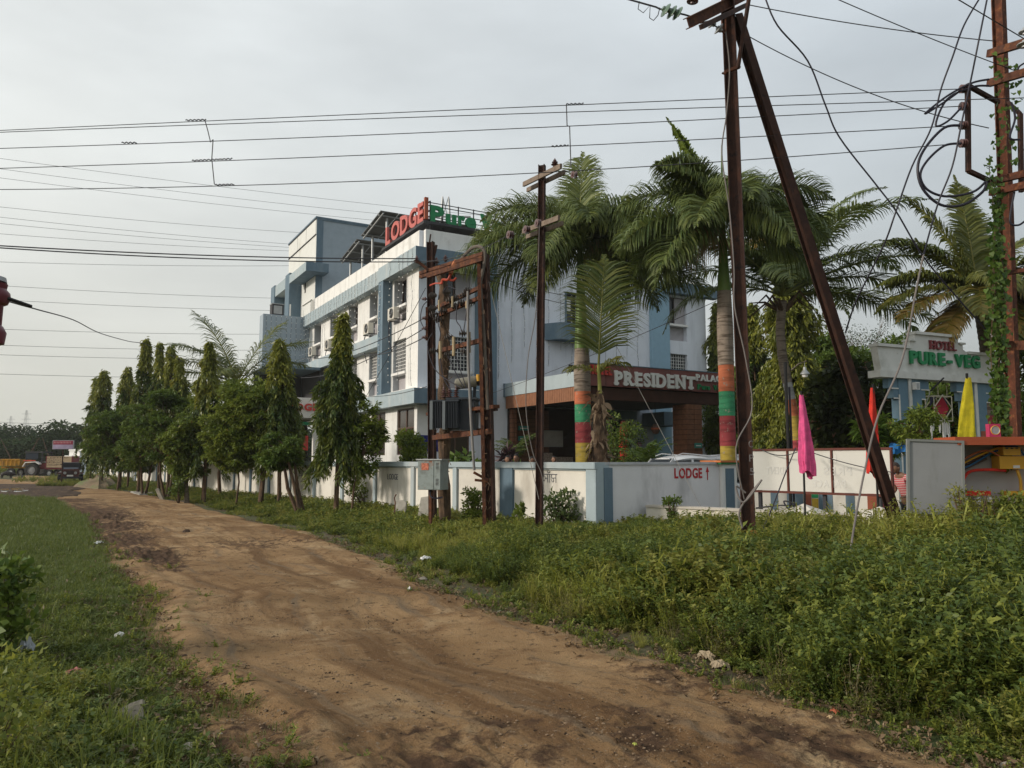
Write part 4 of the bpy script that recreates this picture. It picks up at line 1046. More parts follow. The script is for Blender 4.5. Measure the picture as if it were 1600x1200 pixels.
CBX('bus_bar', REDC, (.10, .22, 1.16), (.48, .34, 1.215)); CBX('bus_bar', YP, (.66, .22, 1.16), (1.2, .34, 1.215))
for i in range(9):
    x = .05 + i * .14; b = MB(); b.lathe([(0, 0), (.035, 0), (.04, .05), (.03, .06), (.04, .08), (.03, .1), (0, .1)], 10, Matrix.Translation((x, .26, 1.04))); b.build('fuse_base', WHITEL, CA)
for z in (1.2, 1.38): CBX('bracket', STEEL, (.10, .40, z - .1), (.16, .45, z + .04))
sp = thing('speaker_box', (at(1542, 687, 9.9).x, 9.75, Z1 + .046), 'small pink box with a round grey emblem on top of the orange cabinet', 'box', R(-3))
b = MB(); b.box((-.07, -.03, 0), (.07, .05, .17)); b.build('box', mat('pink_box', (.40, .035, .10), bump=0), sp)
b = MB(); b.lathe([(0, 0), (.045, 0), (.05, .004), (.055, 0)], 20, Matrix.Translation((.005, -.031, .09)) @ Matrix.Rotation(R(90), 4, 'X')); b.build('emblem', STEEL, sp)
b = MB(); b.lathe([(.05, 0), (.055, .006), (.06, 0)], 20, Matrix.Translation((.005, -.031, .09)) @ Matrix.Rotation(R(90), 4, 'X')); b.build('ring', YP, sp)

# ------------------------------------------------------------------ steel poles
def hbeam(mb, a, c, w, d, up):
    """rolled steel section: two flanges and a web between world/local points a and c"""
    a, c = Vector(a), Vector(c); ax = (c - a).normalized(); up = Vector(up); sx = ax.cross(up).normalized(); sy = sx.cross(ax).normalized()
    t = max(.012, w * .09)
    for s_ in (-1, 1): mb.bar(a + sy * (d / 2) * s_, c + sy * (d / 2) * s_, w, t, up=sy)
    mb.bar(a, c, t, d - t, up=sy)
def disc(mb, p, axis, r, th, n=18):
    """porcelain disc: ribbed shed"""
    q = Vector(axis).to_track_quat('Z', 'Y').to_matrix().to_4x4(); q.translation = Vector(p)
    mb.lathe([(0, -th * .6), (r * .35, -th * .6), (r * .4, -th * .2), (r * .7, -th * .25), (r * .98, -th * .1), (r, 0), (r * .8, th * .25), (r * .4, th * .5), (r * .3, th), (0, th)], n, q)
def pin_insul(parent_b, p, s=.06):
    for k, (z, r) in enumerate(((.0, .55), (.5, 1.0), (1.1, .8), (1.6, .45))): disc(parent_b, Vector(p) + Vector((0, 0, z * s)), (0, 0, 1), s * r, s * .5, 12)

pb0 = at(1171, 840, 10.0); pb1 = at(1135, -60, 10.0); pb0.z = .1
PO = thing('steel_pole', (pb0.x, pb0.y, pb0.z), 'tallest dark rusty steel pole in front, with a long slanting brace', 'utility pole')
b = MB(); hbeam(b, pb0, pb1, .155, .155, (.94, -.34, 0)); b.build('shaft', RUSTD, PO, True)
b = MB(); hbeam(b, at(1150, 25, 10.02), Vector((at(1416, 800, 10.9).x, 10.9, .2)), .115, .135, (.2, -1, .2)); b.build('brace', RUSTD, PO, True)
b = MB(); hbeam(b, at(1075, 36, 9.1), at(1160, -6, 10.3), .10, .12, (0, 0, 1)); b.build('cross_arm', RUST, PO, True)
b = MB(); b.bar(at(1096, 42, 9.0), at(1166, 8, 10.2), .06, .06); b.build('cross_arm', RUSTD, PO, True)
b = MB(); b.tube([at(1153, 106, 9.85), at(1173, -20, 9.6)], .028, 8); b.build('stay_rod', RUSTD, PO, True)
b = MB(); b.bar(at(1132, 113, 9.86), at(1156, 104, 9.86), .05, .04); b.bar(at(1128, 114, 9.82), at(1134, 116, 9.82), .02, .02); b.build('clamp', RUST, PO, True)
b = MB(); b.tube([at(1128, 20, 9.85), at(1128, 50, 9.8), at(1131, 52, 9.8), at(1134, 48, 9.8), at(1134, 20, 9.85)], .012, 6); b.build('earth_strap', RUST, PO, True)
# chalked letters
for ch, px, py in (('C', 1170, 699), ('P', 1171, 721), ('5', 1172, 742)):
    p = at(px, py, 9.86); word(ch, frameM(Vector(p) - PO.location, (1, .0, 0)), .055, .085, .004, mat('white_chalk', (.20, .19, .19), var=.4, scale=30, bump=0), PO, bold=-.005, name='painted_letter')
b = MB(); b.box((-.07, -.13, .38), (.06, -.115, .62)); b.build('paint_smear', mat('ochre_smear', (.28, .16, .03), var=.4, scale=9, bump=0), PO)
st = thing('insulator_string', at(1083, 26, 9.2), 'string of three green glass insulator discs at the top pole arm', 'insulator')
b = MB(); ax = (at(1030, 14, 9.25) - at(1075, 26, 9.2)).normalized()
for px, py in ((1040, 16), (1049.5, 19), (1058.5, 21)):
    b = MB(); disc(b, at(px, py, 9.2), ax + Vector((.25, -.45, 0)), .095, .05, 22); b.build('disc', GLZ, st, True)
b = MB(); b.tube([at(1083, 27, 9.2), at(1070, 23, 9.2), at(1031, 14, 9.2), at(1025, 11, 9.2), at(975, -3, 9.2)], .011, 6); b.build('rod', WIREM, st, True)
b = MB(); b.tube([at(1031, 12, 9.2), at(1028, 24, 9.2), at(1021, 32, 9.2), at(1015, 28, 9.2), at(1016, 8, 9.2), at(1005, 20, 9.2), at(997, 14, 9.2), at(999, 2, 9.2)], .006, 5); b.build('jumper', WIREM, st, True)
st = thing('insulator_string', at(1100, 33, 9.6), 'pair of grey insulator discs under the pole cross arm', 'insulator')
for px, py in ((1113, 36), (1123, 45)):
    b = MB(); disc(b, at(px, py, 9.7), (1, .3, -.7), .082, .05, 20); b.build('disc', STEEL, st, True)
b = MB(); b.tube([at(1083, 28, 9.2), at(1095, 36, 9.5), at(1107, 33, 9.6), at(1128, 48, 9.75)], .010, 6); b.build('rod', WIREM, st, True)
st = thing('insulator_string', at(1082, 4, 9.3), 'brown insulator disc cut by the top of the picture', 'insulator')
b = MB(); disc(b, at(1082, 2, 9.3), (.1, 0, 1), .075, .06); disc(b, at(1082, -8, 9.3), (.1, 0, 1), .06, .06); b.build('disc', PORC, st, True)

# pole with two pale cross arms
q0 = at(842, 818, 13.8); q0.z = .1; q1 = at(847, 258, 13.8)
PM = thing('steel_pole', q0, 'slim dark pole with two pale cross arms in front of the tall palm', 'utility pole')
b = MB(); hbeam(b, q0, q1, .105, .105, (1, -.4, 0)); b.build('shaft', RUSTD, PM, True)
PALEW = mat('weathered_channel', (.20, .155, .12), var=.2, dirt=(.13, .09, .06), dlo=.5, dhi=.7, dscale=9, bump=.2)
for (a, c) in (((818, 291, 14.6), (876, 263, 13.0)), ((817, 364, 14.6), (873, 343, 13.0))):
    d_ = Vector((0, -.1, 0))
    b = MB(); b.bar(at(*a) + d_, at(*c) + d_, .04, .09); b.build('cross_arm', PALEW, PM, True)
    b = MB(); b.bar(at(a[0] + 6, a[1] + 6, a[2] + .16), at(c[0] + 6, c[1] + 6, c[2] + .16), .04, .08); b.build('cross_arm', PALEW, PM, True)
b = MB(); pin_insul(b, at(867, 260, 13.3), .07); b.build('insulator', PORC, PM, True)
for px, py in ((841, 349), (823, 359), (797, 367)):
    b = MB()
    for k in (-.035, .0, .035): disc(b, at(px, py, 13.65) + Vector((k, k * .5, 0)), (1, .5, 0), .075, .03)
    b.build('insulator', PORC, PM, True)
for px, py in ((897, 273),):
    b = MB()
    for k in (-.03, .03): disc(b, at(px, py, 13.6) + Vector((k, k * .5, 0)), (1, .5, 0), .07, .03)
    b.build('insulator', PORC, PM, True)

# transformer structure
TY1, TY2 = 16.7, 15.3
TF = thing('transformer_structure', (at(690, 800, TY1).x, TY1, 0), 'rusty double pole frame carrying switches and the grey transformer', 'transformer structure')
def tb(name, m, a, c, w, h, H=False):
    b = MB()
    if H: hbeam(b, a, c, w, h, (1, -.4, 0))
    else: b.bar(a, c, w, h)
    return b.build(name, m, TF, True)
def g_(px, Y, z=.05): p = at(px, 760, Y); p.z = z; return p
tb('pole', RUSTD, g_(677, TY1), at(673, 378, TY1), .13, .13, True)
b = MB(); pts = [g_(697, TY1 - .3)] + [at(694 + .6 * math.sin(y * .04), y, TY1 - .3) for y in range(760, 425, -24)] + [at(688, 425, TY1 - .3)]
b.tube(pts, [.12 + .03 * math.sin(i * 2.1) for i in range(len(pts))], 10); b.build('vine_wrapped_pole', BARK, TF, True)
tb('pole', RUSTD, g_(768, TY2), at(757, 398, TY2), .15, .15, True)
tb('pole', RUST, g_(758, TY2 - .25), at(748, 405, TY2 - .25), .07, .07)
tb('stub', RUSTD, at(674, 418, TY1), at(682, 383, TY1), .05, .05); tb('stub', RUSTD, at(671, 379, TY1), at(673, 366, TY1), .03, .03)
for d in (0, 6): tb('top_beam', RUST, at(657, 427 + d, TY1 + .3), at(756, 396 + d, TY2 - .1), .08, .07)
tb('top_beam', RUST, at(668, 431, TY1 - .5), at(754, 404, TY2 - .4), .06, .10)
for (y0, y1) in ((480, 447), (493, 463)): tb('cross_beam', RUST, at(684, y0, TY1 - .3), at(755, y1, TY2 - .2), .06, .08)
tb('cross_beam', RUST, at(688, 548, TY1 - .4), at(756, 531, TY2 - .2), .07, .09)
tb('platform_beam', RUST, at(668, 647, TY1 + .2), at(778, 635, TY2 - .2), .09, .07); tb('platform_beam', RUSTD, at(672, 650, TY1 + .5), at(776, 639, TY2 + .1), .07, .07)
tb('platform_beam', RUST, at(678, 684, TY1 - .3), at(766, 674, TY2 - .3), .11, .10); tb('platform_beam', RUST, at(680, 680, TY1 + .3), at(768, 671, TY2 + .5), .09, .09)
INS = mat('grey_porcelain', (.10, .085, .075), rough=.4, bump=0)
rs = random.Random(4)
for (px, py) in ((676, 462), (676, 482), (677, 491), (692, 486), (698, 456), (703, 469), (712, 466), (724, 461), (731, 454), (722, 473), (712, 478), (735, 487 - 14), (701, 527), (724, 521), (701, 554), (726, 550), (678, 548), (684, 499)):
    Y = TY1 - .35 - (px - 676) / 80 * 1.3
    b = MB(); ax = Vector((rs.uniform(.6, 1), rs.uniform(-.4, .2), rs.uniform(-.2, .35)))
    for k in range(4): disc(b, at(px, py, Y) + ax.normalized() * (k - 1.5) * .048, ax, (.055, .085, .07, .05)[k], .03, 12)
    b.build('insulator', INS, TF, True)
for (px, y0, y1) in ((688, 533, 561), (709, 526, 556), (733, 519, 551), (686, 469, 486), (707, 463, 480), (729, 478 - 8, 482)):
    Y = TY1 - .5 - (px - 676) / 80 * 1.3
    b = MB(); b.tube([at(px, y0, Y), at(px, y1, Y)], .032 if y1 > 500 else .022, 8); b.build('drop_fuse', mat('fuse_tube', (.38, .30, .18), rough=.5, bump=0), TF, True)
b = MB(); b.tube([at(731, 455, TY2 - .1), at(731.5, 560, TY2 - .1), at(736, 660, TY2 - .15), at(741, 735, TY2 - .2)], .026, 8); b.build('operating_rod', mat('rod_grey', (.22, .21, .20), bump=0), TF, True)
b = MB(); b.bar(at(740, 738, TY2 - .3), at(762, 750, TY2 - .25), .05, .05); b.bar(at(742, 750, TY2 - .3), at(762, 752, TY2 - .25), .06, .05); b.build('handle_bracket', RUST, TF, True)
tb('side_rack', RUST, at(667, 480, TY1 - .1), at(667, 532, TY1 - .1), .05, .05)
for y in (467, 497, 513, 527):
    b = MB(); disc(b, at(664, y, TY1 - .2), (1, .3, 0), .05, .05, 12); disc(b, at(661, y, TY1 - .2), (1, .3, 0), .035, .05, 12); b.build('insulator', PORC, TF, True)
for (a, c) in (((652, 406), (666, 424)),):
    tb('arm', RUST, at(a[0], a[1] + 2, TY1), at(c[0] + 6, c[1], TY1), .06, .06)
    b = MB(); pin_insul(b, at(651, 410, TY1), .075); b.build('insulator', PORC, TF, True)
for px, py in ((682, 412), (696, 408)):
    b = MB(); pin_insul(b, at(px, py, TY1), .07); b.build('insulator', PORC, TF, True)
def tcable(pts, r, m, nm='cable', par=None):
    return cable([xf(par or TF) @ Vector(p) for p in pts], r, m, nm, par or TF)
tcable([at(718, 408, 16), at(735, 390, 15.6), at(748, 385, 15.3), at(757, 393, 15.2), at(757, 410, 15.2), at(753, 430, 15.15), at(751, 450, 15.1), at(756, 520, 15.1), at(762, 640, 15.05)], .035, mat('armoured_cable', (.13, .11, .09), bump=0))
RCB = mat('red_heatshrink', (.42, .06, .03), rough=.5, bump=0)
tcable([at(712, 408, 16), at(708, 416, 15.9), at(704, 428, 15.8)], .045, mat('orange_heatshrink', (.45, .16, .07), bump=0))
tcable([at(704, 428, 15.8), at(700, 437, 15.8), at(692, 437, 15.9), at(690, 444, 15.9)], .028, RCB); tcable([at(704, 428, 15.8), at(703, 437, 15.8), at(709, 438, 15.8), at(713, 434, 15.8)], .025, RCB)
tcable([at(690, 443, 15.9), at(680, 443, 16), at(672, 446, 16.2)], .018, RCB)
for pts in (((690, 480), (684, 500), (688, 520), (687, 533)), ((714, 477), (713, 500), (719, 510), (722, 522)), ((733, 455), (727, 500), (724, 520)), ((700, 556), (711, 580), (724, 604)), ((688, 560), (693, 590), (706, 612)),
            ((711, 552), (720, 580), (729, 606)), ((668, 470), (660, 480), (657, 500), (664, 515)), ((693, 455), (700, 448), (712, 452)), ((676, 520), (668, 540), (682, 580), (722, 607))):
    tcable([at(x, y, 15.9 - (x - 690) / 90) for x, y in pts], .010, CABLE, 'jumper')
cage = mat('broken_twigs', (.14, .09, .055), bump=.1)
b = MB(); rs = random.Random(12)
for k in range(60):
    y = rs.uniform(500, 740); x = 694 + rs.uniform(-9, 9); b.tube([at(x, y, TY1 - .42), at(x + rs.uniform(-7, 7), y + rs.uniform(-12, 12), TY1 - .5)], .008, 4)
for k in range(40):
    y = rs.uniform(480, 800); x = 760 + rs.uniform(-6, 6); b.tube([at(x, y, TY2 - .3), at(x + rs.uniform(-4, 4), y + rs.uniform(-14, 14), TY2 - .35)], .007, 4)
o = b.build('dry_vine', cage, TF, True); o['kind'] = 'stuff'

# transformer
TRP = at(712, 672, 15.9)
TR = thing('transformer', (TRP.x, 16.0, TRP.z), 'dark grey oil transformer with radiators and drum hung in the pole frame', 'transformer', R(-8))
TM = mat('transformer_grey', (.035, .042, .052), rough=.5, var=.15, dirt=(.07, .075, .08), dlo=.55, dhi=.8, bump=.05); TML = mat('transformer_light_grey', (.16, .18, .19), rough=.5, var=.1, bump=.03)
b = MB(); b.box((-.1, -.22, 0), (.42, .3, .62)); b.build('tank', TM, TR)
b = MB(); b.box((-.16, -.28, .62), (.48, .34, .66)); b.build('lid', TM, TR)
for x0 in (-.38, -.12):
    for k in range(7):
        b = MB(); b.box((x0 + .02 + k * .035, -.48, .03), (x0 + .032 + k * .035, -.24, .56)); b.build('radiator_fin', TM, TR)
    b = MB(); b.box((x0 - .06, -.50, .0), (x0 + .0, -.23, .58)); b.build('radiator_plate', TML, TR)
    b = MB(); b.box((x0 - .05, -.49, .565), (x0 + .27, -.25, .60)); b.build('radiator_head', TM, TR)
b = MB(); b.tube([(.0, -.1, .95), (.03, -.1, .95), (.42, -.1, 1.01), (.46, -.1, 1.015)], [.09, .115, .115, .09], 16); b.build('oil_drum', mat('drum_tan', (.25, .235, .185), rough=.5, var=.12, bump=.02), TR)
b = MB(); b.tube([(.46, -.1, 1.01), (.53, -.1, 1.02)], .10, 14); b.build('drum_end', BLACKM, TR)
b = MB(); b.tube([(.50, -.16, 1.0), (.50, -.16, 1.14)], .05, 12); b.build('breather', YP, TR)
b = MB(); b.bar((.3, 0, .66), (.3, -.05, .93), .06, .05); b.bar((.38, 0, .66), (.4, -.05, .93), .06, .05); b.build('drum_stand', TM, TR)
for x in (-.22, -.1, .04):
    b = MB()
    for k in range(5): disc(b, (x, -.2, .68 + k * .045), (0, 0, 1), (.07, .055, .065, .05, .03)[k], .04, 12)
    b.tube([(x, -.2, .85), (x - .01, -.2, .97)], .01, 5); b.build('bushing', PORC, TR)

# rusty control box on a post
kb = at(676, 765, 15.9)
KB = thing('control_box', (kb.x, 15.9, 0), 'grey green meter box with rust stains and a red notice, on a post', 'meter box', R(-20))
KM = mat('box_grey_green', (.25, .29, .28), rough=.6, var=.06, dirt=(.24, .085, .035), dlo=.57, dhi=.66, dscale=3.2, dirt2=(.18, .2, .19), d2lo=.5, d2hi=.7, d2scale=7, bump=.06)
zb = kb.z; b = MB(); b.box((-.26, -.16, zb), (.26, .2, zb + .60)); b.build('casing', KM, KB)
b = MB(); b.box((-.25, -.175, zb + .01), (.10, -.162, zb + .585)); b.build('door', KM, KB)
b = MB(); b.box((.115, -.175, zb + .01), (.25, -.162, zb + .585)); b.build('door', KM, KB)
b = MB(); b.box((-.29, -.2, zb + .60), (.29, .23, zb + .625)); b.build('lid', STEEL, KB)
NOT = mat('danger_notice', (.48, .16, .10), var=.5, scale=30, bump=0); b = MB(); b.box((-.17, -.182, zb + .40), (-.01, -.176, zb + .54)); b.build('notice', NOT, KB)
for k in range(5):
    b = MB(); b.box((.15, -.181, zb + .42 + k * .028), (.21, -.1765, zb + .432 + k * .028)); b.build('vent_slot', DGREY, KB)
    b = MB(); b.box((.15, -.181, zb + .10 + k * .028), (.21, -.1765, zb + .112 + k * .028)); b.build('vent_slot', DGREY, KB)
b = MB(); b.bar((-.04, 0, -.1), (-.04, 0, zb - .002), .06, .06); b.build('post', RUST, KB)
cable([(-.02, -.05, zb), (.0, -.1, zb - .12), (.1, -.1, zb - .17), (.25, -.05, zb - .15)], .018, CABLE, par=KB)

# right hand pole with bracket frame, cut by the edge of the picture
r0 = at(1586, 800, 10.3); r0.z = .1; r1 = at(1558, -60, 10.3)
PR = thing('steel_pole', r0, 'rust red steel pole at the right edge, overgrown with a heart leaved vine', 'utility pole')
REDR = mat('rust_red_steel', (.105, .035, .018), rough=.85, var=.35, scale=8, dirt=(.22, .085, .035), dlo=.54, dhi=.68, dscale=16, dirt2=(.06, .025, .016), d2lo=.5, d2hi=.66, d2scale=7, bump=.35, bscale=60)
b = MB(); hbeam(b, r0, r1, .11, .135, (.55, -1, 0)); b.build('shaft', REDR, PR, True)
for (a, c, w) in (((1545, 84, 10.2), (1700, 36, 8.6), .10), ((1545, 130, 10.2), (1700, 84, 8.6), .10), ((1548, 284, 10.2), (1700, 248, 8.8), .09), ((1548, 301, 10.1), (1700, 268, 8.8), .09), ((1567, 428, 10.15), (1700, 405, 9), .05), ((1560, 541, 10.15), (1700, 536, 9), .12)):
    b = MB(); b.bar(at(*a), at(*c), .07, w); b.build('cross_arm', REDR if w < .1 else RUST, PR, True)
b = MB()
P_ = [at(1512, 132, 9.9), at(1513, 268, 9.9)]
b.bar(P_[0], P_[1], .06, .05); b.bar(at(1511, 133, 9.9), at(1560, 160, 10.2), .05, .05); b.bar(at(1513, 267, 9.9), at(1556, 287, 10.2), .05, .05)
b.build('bracket', RUSTD, PR, True)
b = MB(); b.bar(at(1594, 178, 9.9), at(1596, 300, 9.9), .05, .05); b.build('bracket', RUSTD, PR, True)
b = MB(); b.bar(at(1575, 160, 10.2), at(1594, 178, 9.9), .04, .04); b.build('bracket_arm', RUSTD, PR, True)
for y in (139, 166, 196, 224):
    b = MB()
    for k in (-.03, .0, .03): disc(b, at(1505, y, 9.85) + Vector((k, 0, 0)), (1, .1, 0), .058, .03, 14)
    b.build('insulator', PORC, PR, True)
b = MB(); disc(b, at(1601, 70, 9.3), (.1, 0, 1), .09, .06); disc(b, at(1601, 50, 9.3), (.1, 0, 1), .07, .06); b.build('insulator', STEEL, PR, True)
for pts, r_ in ((((1545, 124), (1518, 130), (1480, 150), (1445, 178), (1475, 160), (1500, 142)), .014), (((1545, 134), (1520, 136), (1480, 155), (1462, 195), (1480, 190), (1502, 168)), .014),
                (((1503, 196), (1475, 200), (1445, 232), (1434, 262), (1442, 295), (1470, 320), (1505, 320), (1535, 300), (1542, 284)), .018),
                (((1502, 224), (1475, 228), (1448, 252), (1438, 275), (1450, 297), (1480, 307), (1520, 300), (1540, 284)), .016),
                (((1580, 160), (1586, 185), (1578, 215), (1594, 218)), .014), (((1585, 300), (1578, 345), (1590, 352), (1602, 345)), .013), (((1588, 120), (1592, 105), (1602, 98)), .012)):
    cable([xf(PR) @ at(x, y, 9.8) for x, y in pts], r_, CABLE, par=PR)

# red fixture whose edge pokes in at the far left
rf = at(-44, 800, 8.2); t = thing('red_post', (rf.x, 8.2, 0), 'maroon painted post with bulging collars at the left edge of the picture', 'post')
MAR = mat('maroon_paint', (.13, .025, .035), rough=.4, var=.1, bump=.02)
zt_, zb_ = at(0, 441, 8.2).z, at(0, 536, 8.2).z
b = MB(); b.lathe([(.05, 0), (.05, zb_ - .1), (.13, zb_ - .02), (.19, zb_), (.205, zb_ + .12), (.17, zb_ + .19), (.155, zb_ + .2), (.16, zb_ + .42), (.2, zb_ + .44), (.225, zb_ + .5), (.215, zb_ + .56), (.18, zb_ + .6), (.19, zt_ - .01), (.0, zt_)], 24)
b.build('shaft', MAR, t)
b = MB(); b.lathe([(.0, zt_ + .0), (.18, zt_ + .01), (.17, zt_ + .06), (0, zt_ + .1)], 20); b.build('cap', STEEL, t)
b = MB(); b.tube([(.2, 0, zb_ + .5), (.3, .3, zb_ + .46)], .02, 6); b.build('cable_clamp', BLACKM, t)

# ------------------------------------------------------------------ overhead wires
def wire(a, c, r, label, group=None, sag=.0, n=26, m=None, cat='wire', mid=None, name='overhead_wire'):
    a, c = Vector(a), Vector(c)
    t = []
    for i in range(n + 1):
        f = i / n; p = a.lerp(c, f); p.z -= sag * 4 * f * (1 - f); t.append(p)
    b = MB(); o0 = a.copy(); b.tube([p - o0 for p in t], r, 4, False)
    o = b.build(name, m or WIREM, None); o.location = o0
    return tag(o, label, cat, group)
ORD = ['first', 'second', 'third', 'fourth', 'fifth', 'sixth', 'seventh', 'eighth', 'ninth', 'tenth', 'eleventh', 'twelfth', 'thirteenth', 'fourteenth']
g1 = 'five overhead wires crossing to the bracket'
for i, (yl, yr, xr, ym) in enumerate(((204, 139, 1500, 168), (207, 150, 1700, 178), (231, 166, 1500, 201), (262, 196, 1502, 232), (293, 224, 1502, 272))):
    YL, YR = 12.2, 9.85
    a = at(-120, yl + (yl - ym) * .15, YL); c = at(xr, yr, YR if xr < 1600 else 9.6)
    # sag so that it passes (800, ym)
    f = .57; best = 0
    w = wire(a, c, .0065, f'{ORD[i]} wire from the top of the five crossing the whole sky', g1, sag=0)
    bpy.data.objects.remove(w)
    for it in range(30):
        # solve sag by sampling projection at px=800
        best_t = None
        for k in range(1, 200):
            u = k / 200; p = a.lerp(c, u)
            if p.x >= 0: best_t = (u, p); break
        u, p = best_t; target = at(800, ym, p.y).z; best = (p.z - target) / (4 * u * (1 - u)); break
    wire(a, c, .0065, f'{ORD[i]} wire from the top of the five crossing the whole sky', g1, sag=best, n=40)
def twist(px0, px1, py0, py1, Y, label):
    n = int(abs(px1 - px0) * .8); a, c = at(px0, py0, Y), at(px1, py1, Y); pts = []
    for i in range(n + 1):
        p = a.lerp(c, i / n); p.z += .010 * math.sin(i * 1.3); pts.append(p - a)
    b = MB(); b.tube(pts, .009, 5); o = b.build('wire_splice', WIREM); o.location = a; tag(o, label, 'wire splice', 'twisted splices on the overhead wires')
twist(290, 322, 188, 187, 11.4, 'twisted splice on the top wire, upper left'); twist(300, 363, 251, 248, 11.4, 'long twisted splice on the fourth wire, left'); twist(336, 366, 289, 288, 11.4, 'twisted splice on the lowest wire, left')
twist(190, 214, 223, 223, 11.6, 'short splice on the third wire at left'); twist(885, 912, 163, 162, 10.7, 'twisted splice above the tall palm on the top wire'); twist(862, 888, 229, 227, 10.7, 'twisted splice on the fourth wire beside the tall palm')
def jump(pts, Y, label):
    a = at(*pts[0], Y); b = MB(); b.tube([at(x, y, Y) - a for x, y in pts], .008, 5); o = b.build('wire_jumper', WIREM); o.location = a; tag(o, label, 'wire jumper', 'upright jumpers between the wires')
jump([(320, 187), (325, 205), (329, 222), (333, 218), (331, 248), (335, 288)], 11.4, 'bent jumper rod joining the wires in the left sky')
jump([(885, 163), (886, 196), (890, 197), (892, 260)], 10.7, 'straight jumper rod hanging above the tall palm')
g2 = 'distant wires behind the hotel'
for i, (yl, yr, xe) in enumerate(((245, 332, 720), (261, 334, 610), (275, 343, 590), (320, 362, 475), (336, 381, 475), (346, 386, 475), (362, 391, 475), (406, 413, 475), (443, 465, 475), (465, 484, 475), (511, 520, 475), (536, 545, 475), (551, 559, 475), (581, 588, 475))):
    a = at(-150, yl - (yr - yl) * 150 / xe, 48); c = at(xe + 60, yr + (yr - yl) * 60 / xe, 64)
    wire(a, c, .012, f'{ORD[i]} from the top of the thin distant wires in the left sky', g2, sag=.25)
wire(at(-80, 379, 13), at(652, 404, 16.7), .012, 'upper of the two dark near wires ending at the transformer pole', sag=.08)
wire(at(-80, 381.5, 13.3), at(652, 409, 16.9), .012, 'lower of the two dark near wires ending at the transformer pole', sag=.10)
for i, (a, c, l, s_) in enumerate((((900, 463, 21), (757, 423, 15.4), 'upper thin wire from transformer frame to the tall palm', .1), ((905, 478, 21), (756, 432, 15.4), 'lower thin wire from transformer frame to the tall palm', .1),
        ((1172, 8, 10), (1553, 64, 10.1), 'thin wire from the tallest pole top to the right pole', .05), ((1172, 58, 10), (1545, 200, 10.2), 'slanting wire from the tallest pole to the right pole vine', .15),
        ((1300, -5, 9), (1700, 150, 10.2), 'slanting wire across the top right sky', .05), ((1490, -5, 8), (1700, 120, 10.2), 'short slanting wire at the top right corner', 0),
        ((797, 366, 13.6), (655, 408, 16.8), 'wire from the pale cross arm to the transformer pole', .15), ((663, 497, 16.5), (470, 560, 33), 'upper service wire from the rack to the hotel side', .3),
        ((663, 513, 16.5), (470, 590, 33), 'middle service wire from the rack to the hotel side', .3), ((663, 527, 16.5), (560, 552, 30), 'lowest service wire from the rack to the hotel side', .2),
        ((1120, 470, 17), (760, 617, 29), 'slanting wire from the banded palm down to the hotel front', .1), ((667, 604, 16.6), (540, 612, 30), 'thin wire crossing the first floor band', .2),
        ((665, 450, 16.6), (560, 640, 22), 'tight diagonal stay from the frame top to the tree', .05), ((1186, 700, 14.9), (1246, 706, 14), 'left half of the wire laid over the hoarding', .1),
        ((1250, 700, 13.7), (1394, 738, 12.9), 'right half of the wire laid over the hoarding', .05))):
    wire(at(*a), at(*c), .008 if i not in (7, 8, 9) else .012, l, sag=s_)
def loose(pts, r, label, m=None, cat='cable', Y=None):
    a = at(*pts[0]); P = [at(*p) - a for p in pts]
    ob = thing('tmp', (0, 0, 0), 'x', 'x'); c_ = cable(P, r, m or CABLE, 'loose_cable', ob); c_.parent = None; bpy.data.objects.remove(ob); c_.location = a
    return tag(c_, label, cat)
loose([(1195, -5, 9), (1215, 40, 9), (1262, 95, 9.2), (1290, 165, 9.3), (1312, 215, 9.4), (1370, 290, 9.5), (1400, 330, 9.5), (1442, 400, 9.6), (1500, 470, 9.8), (1545, 520, 10)], .010, 'long loose black cable curling down from the top to the right palm', CABLE)
loose([(1532, -5, 9.3), (1506, 40, 9.3), (1488, 90, 9.3), (1470, 140, 9.4), (1455, 200, 9.4), (1425, 260, 9.5), (1400, 330, 9.5), (1380, 385, 9.7), (1338, 470, 10.2), (1321, 520, 10.5)], .011, 'left of two dark cables hanging from the top right corner')
loose([(1543, -5, 9.3), (1530, 60, 9.3), (1518, 120, 9.4), (1503, 190, 9.4), (1488, 260, 9.5), (1465, 320, 9.6), (1443, 398, 9.6)], .011, 'right of two dark cables hanging from the top right corner')
loose([(1443, 398, 9.6), (1432, 450, 9.4), (1410, 560, 9.2), (1372, 650, 9), (1350, 740, 8.8), (1335, 820, 8.5), (1326, 885, 8.2)], .012, 'grey stay cable running down past the brace into the bushes', mat('stay_grey', (.17, .15, .14), bump=0))
loose([(1134, 50, 9.75), (1140, 110, 9.75), (1135, 180, 9.8), (1128, 240, 9.8), (1140, 330, 9.8), (1147, 420, 9.75), (1148, 480, 9.75), (1165, 560, 9.75), (1175, 640, 9.8), (1150, 700, 9.7), (1163, 780, 9.8)], .009, 'thin frayed cable wound down the tallest pole', mat('stay_grey', (.17, .15, .14), bump=0))
loose([(1165, 770, 9.6), (1150, 760, 9.6), (1162, 785, 9.55), (1190, 750, 9.5), (1170, 775, 9.6), (1155, 800, 9.6), (1160, 825, 9.6)], .012, 'tangle of cable tied round the foot of the tallest pole', mat('stay_grey', (.17, .15, .14), bump=0))
loose([(1243, 700, 13.8), (1225, 745, 12.8), (1208, 790, 11.8), (1190, 830, 10.6)], .010, 'slanting black stay in front of the hoarding')
loose([(1182, 794, 10.4), (1215, 790, 12.4), (1245, 789, 12.8), (1225, 783, 12.5), (1232, 796, 12.4)], .012, 'short black cable lying along the low wall')
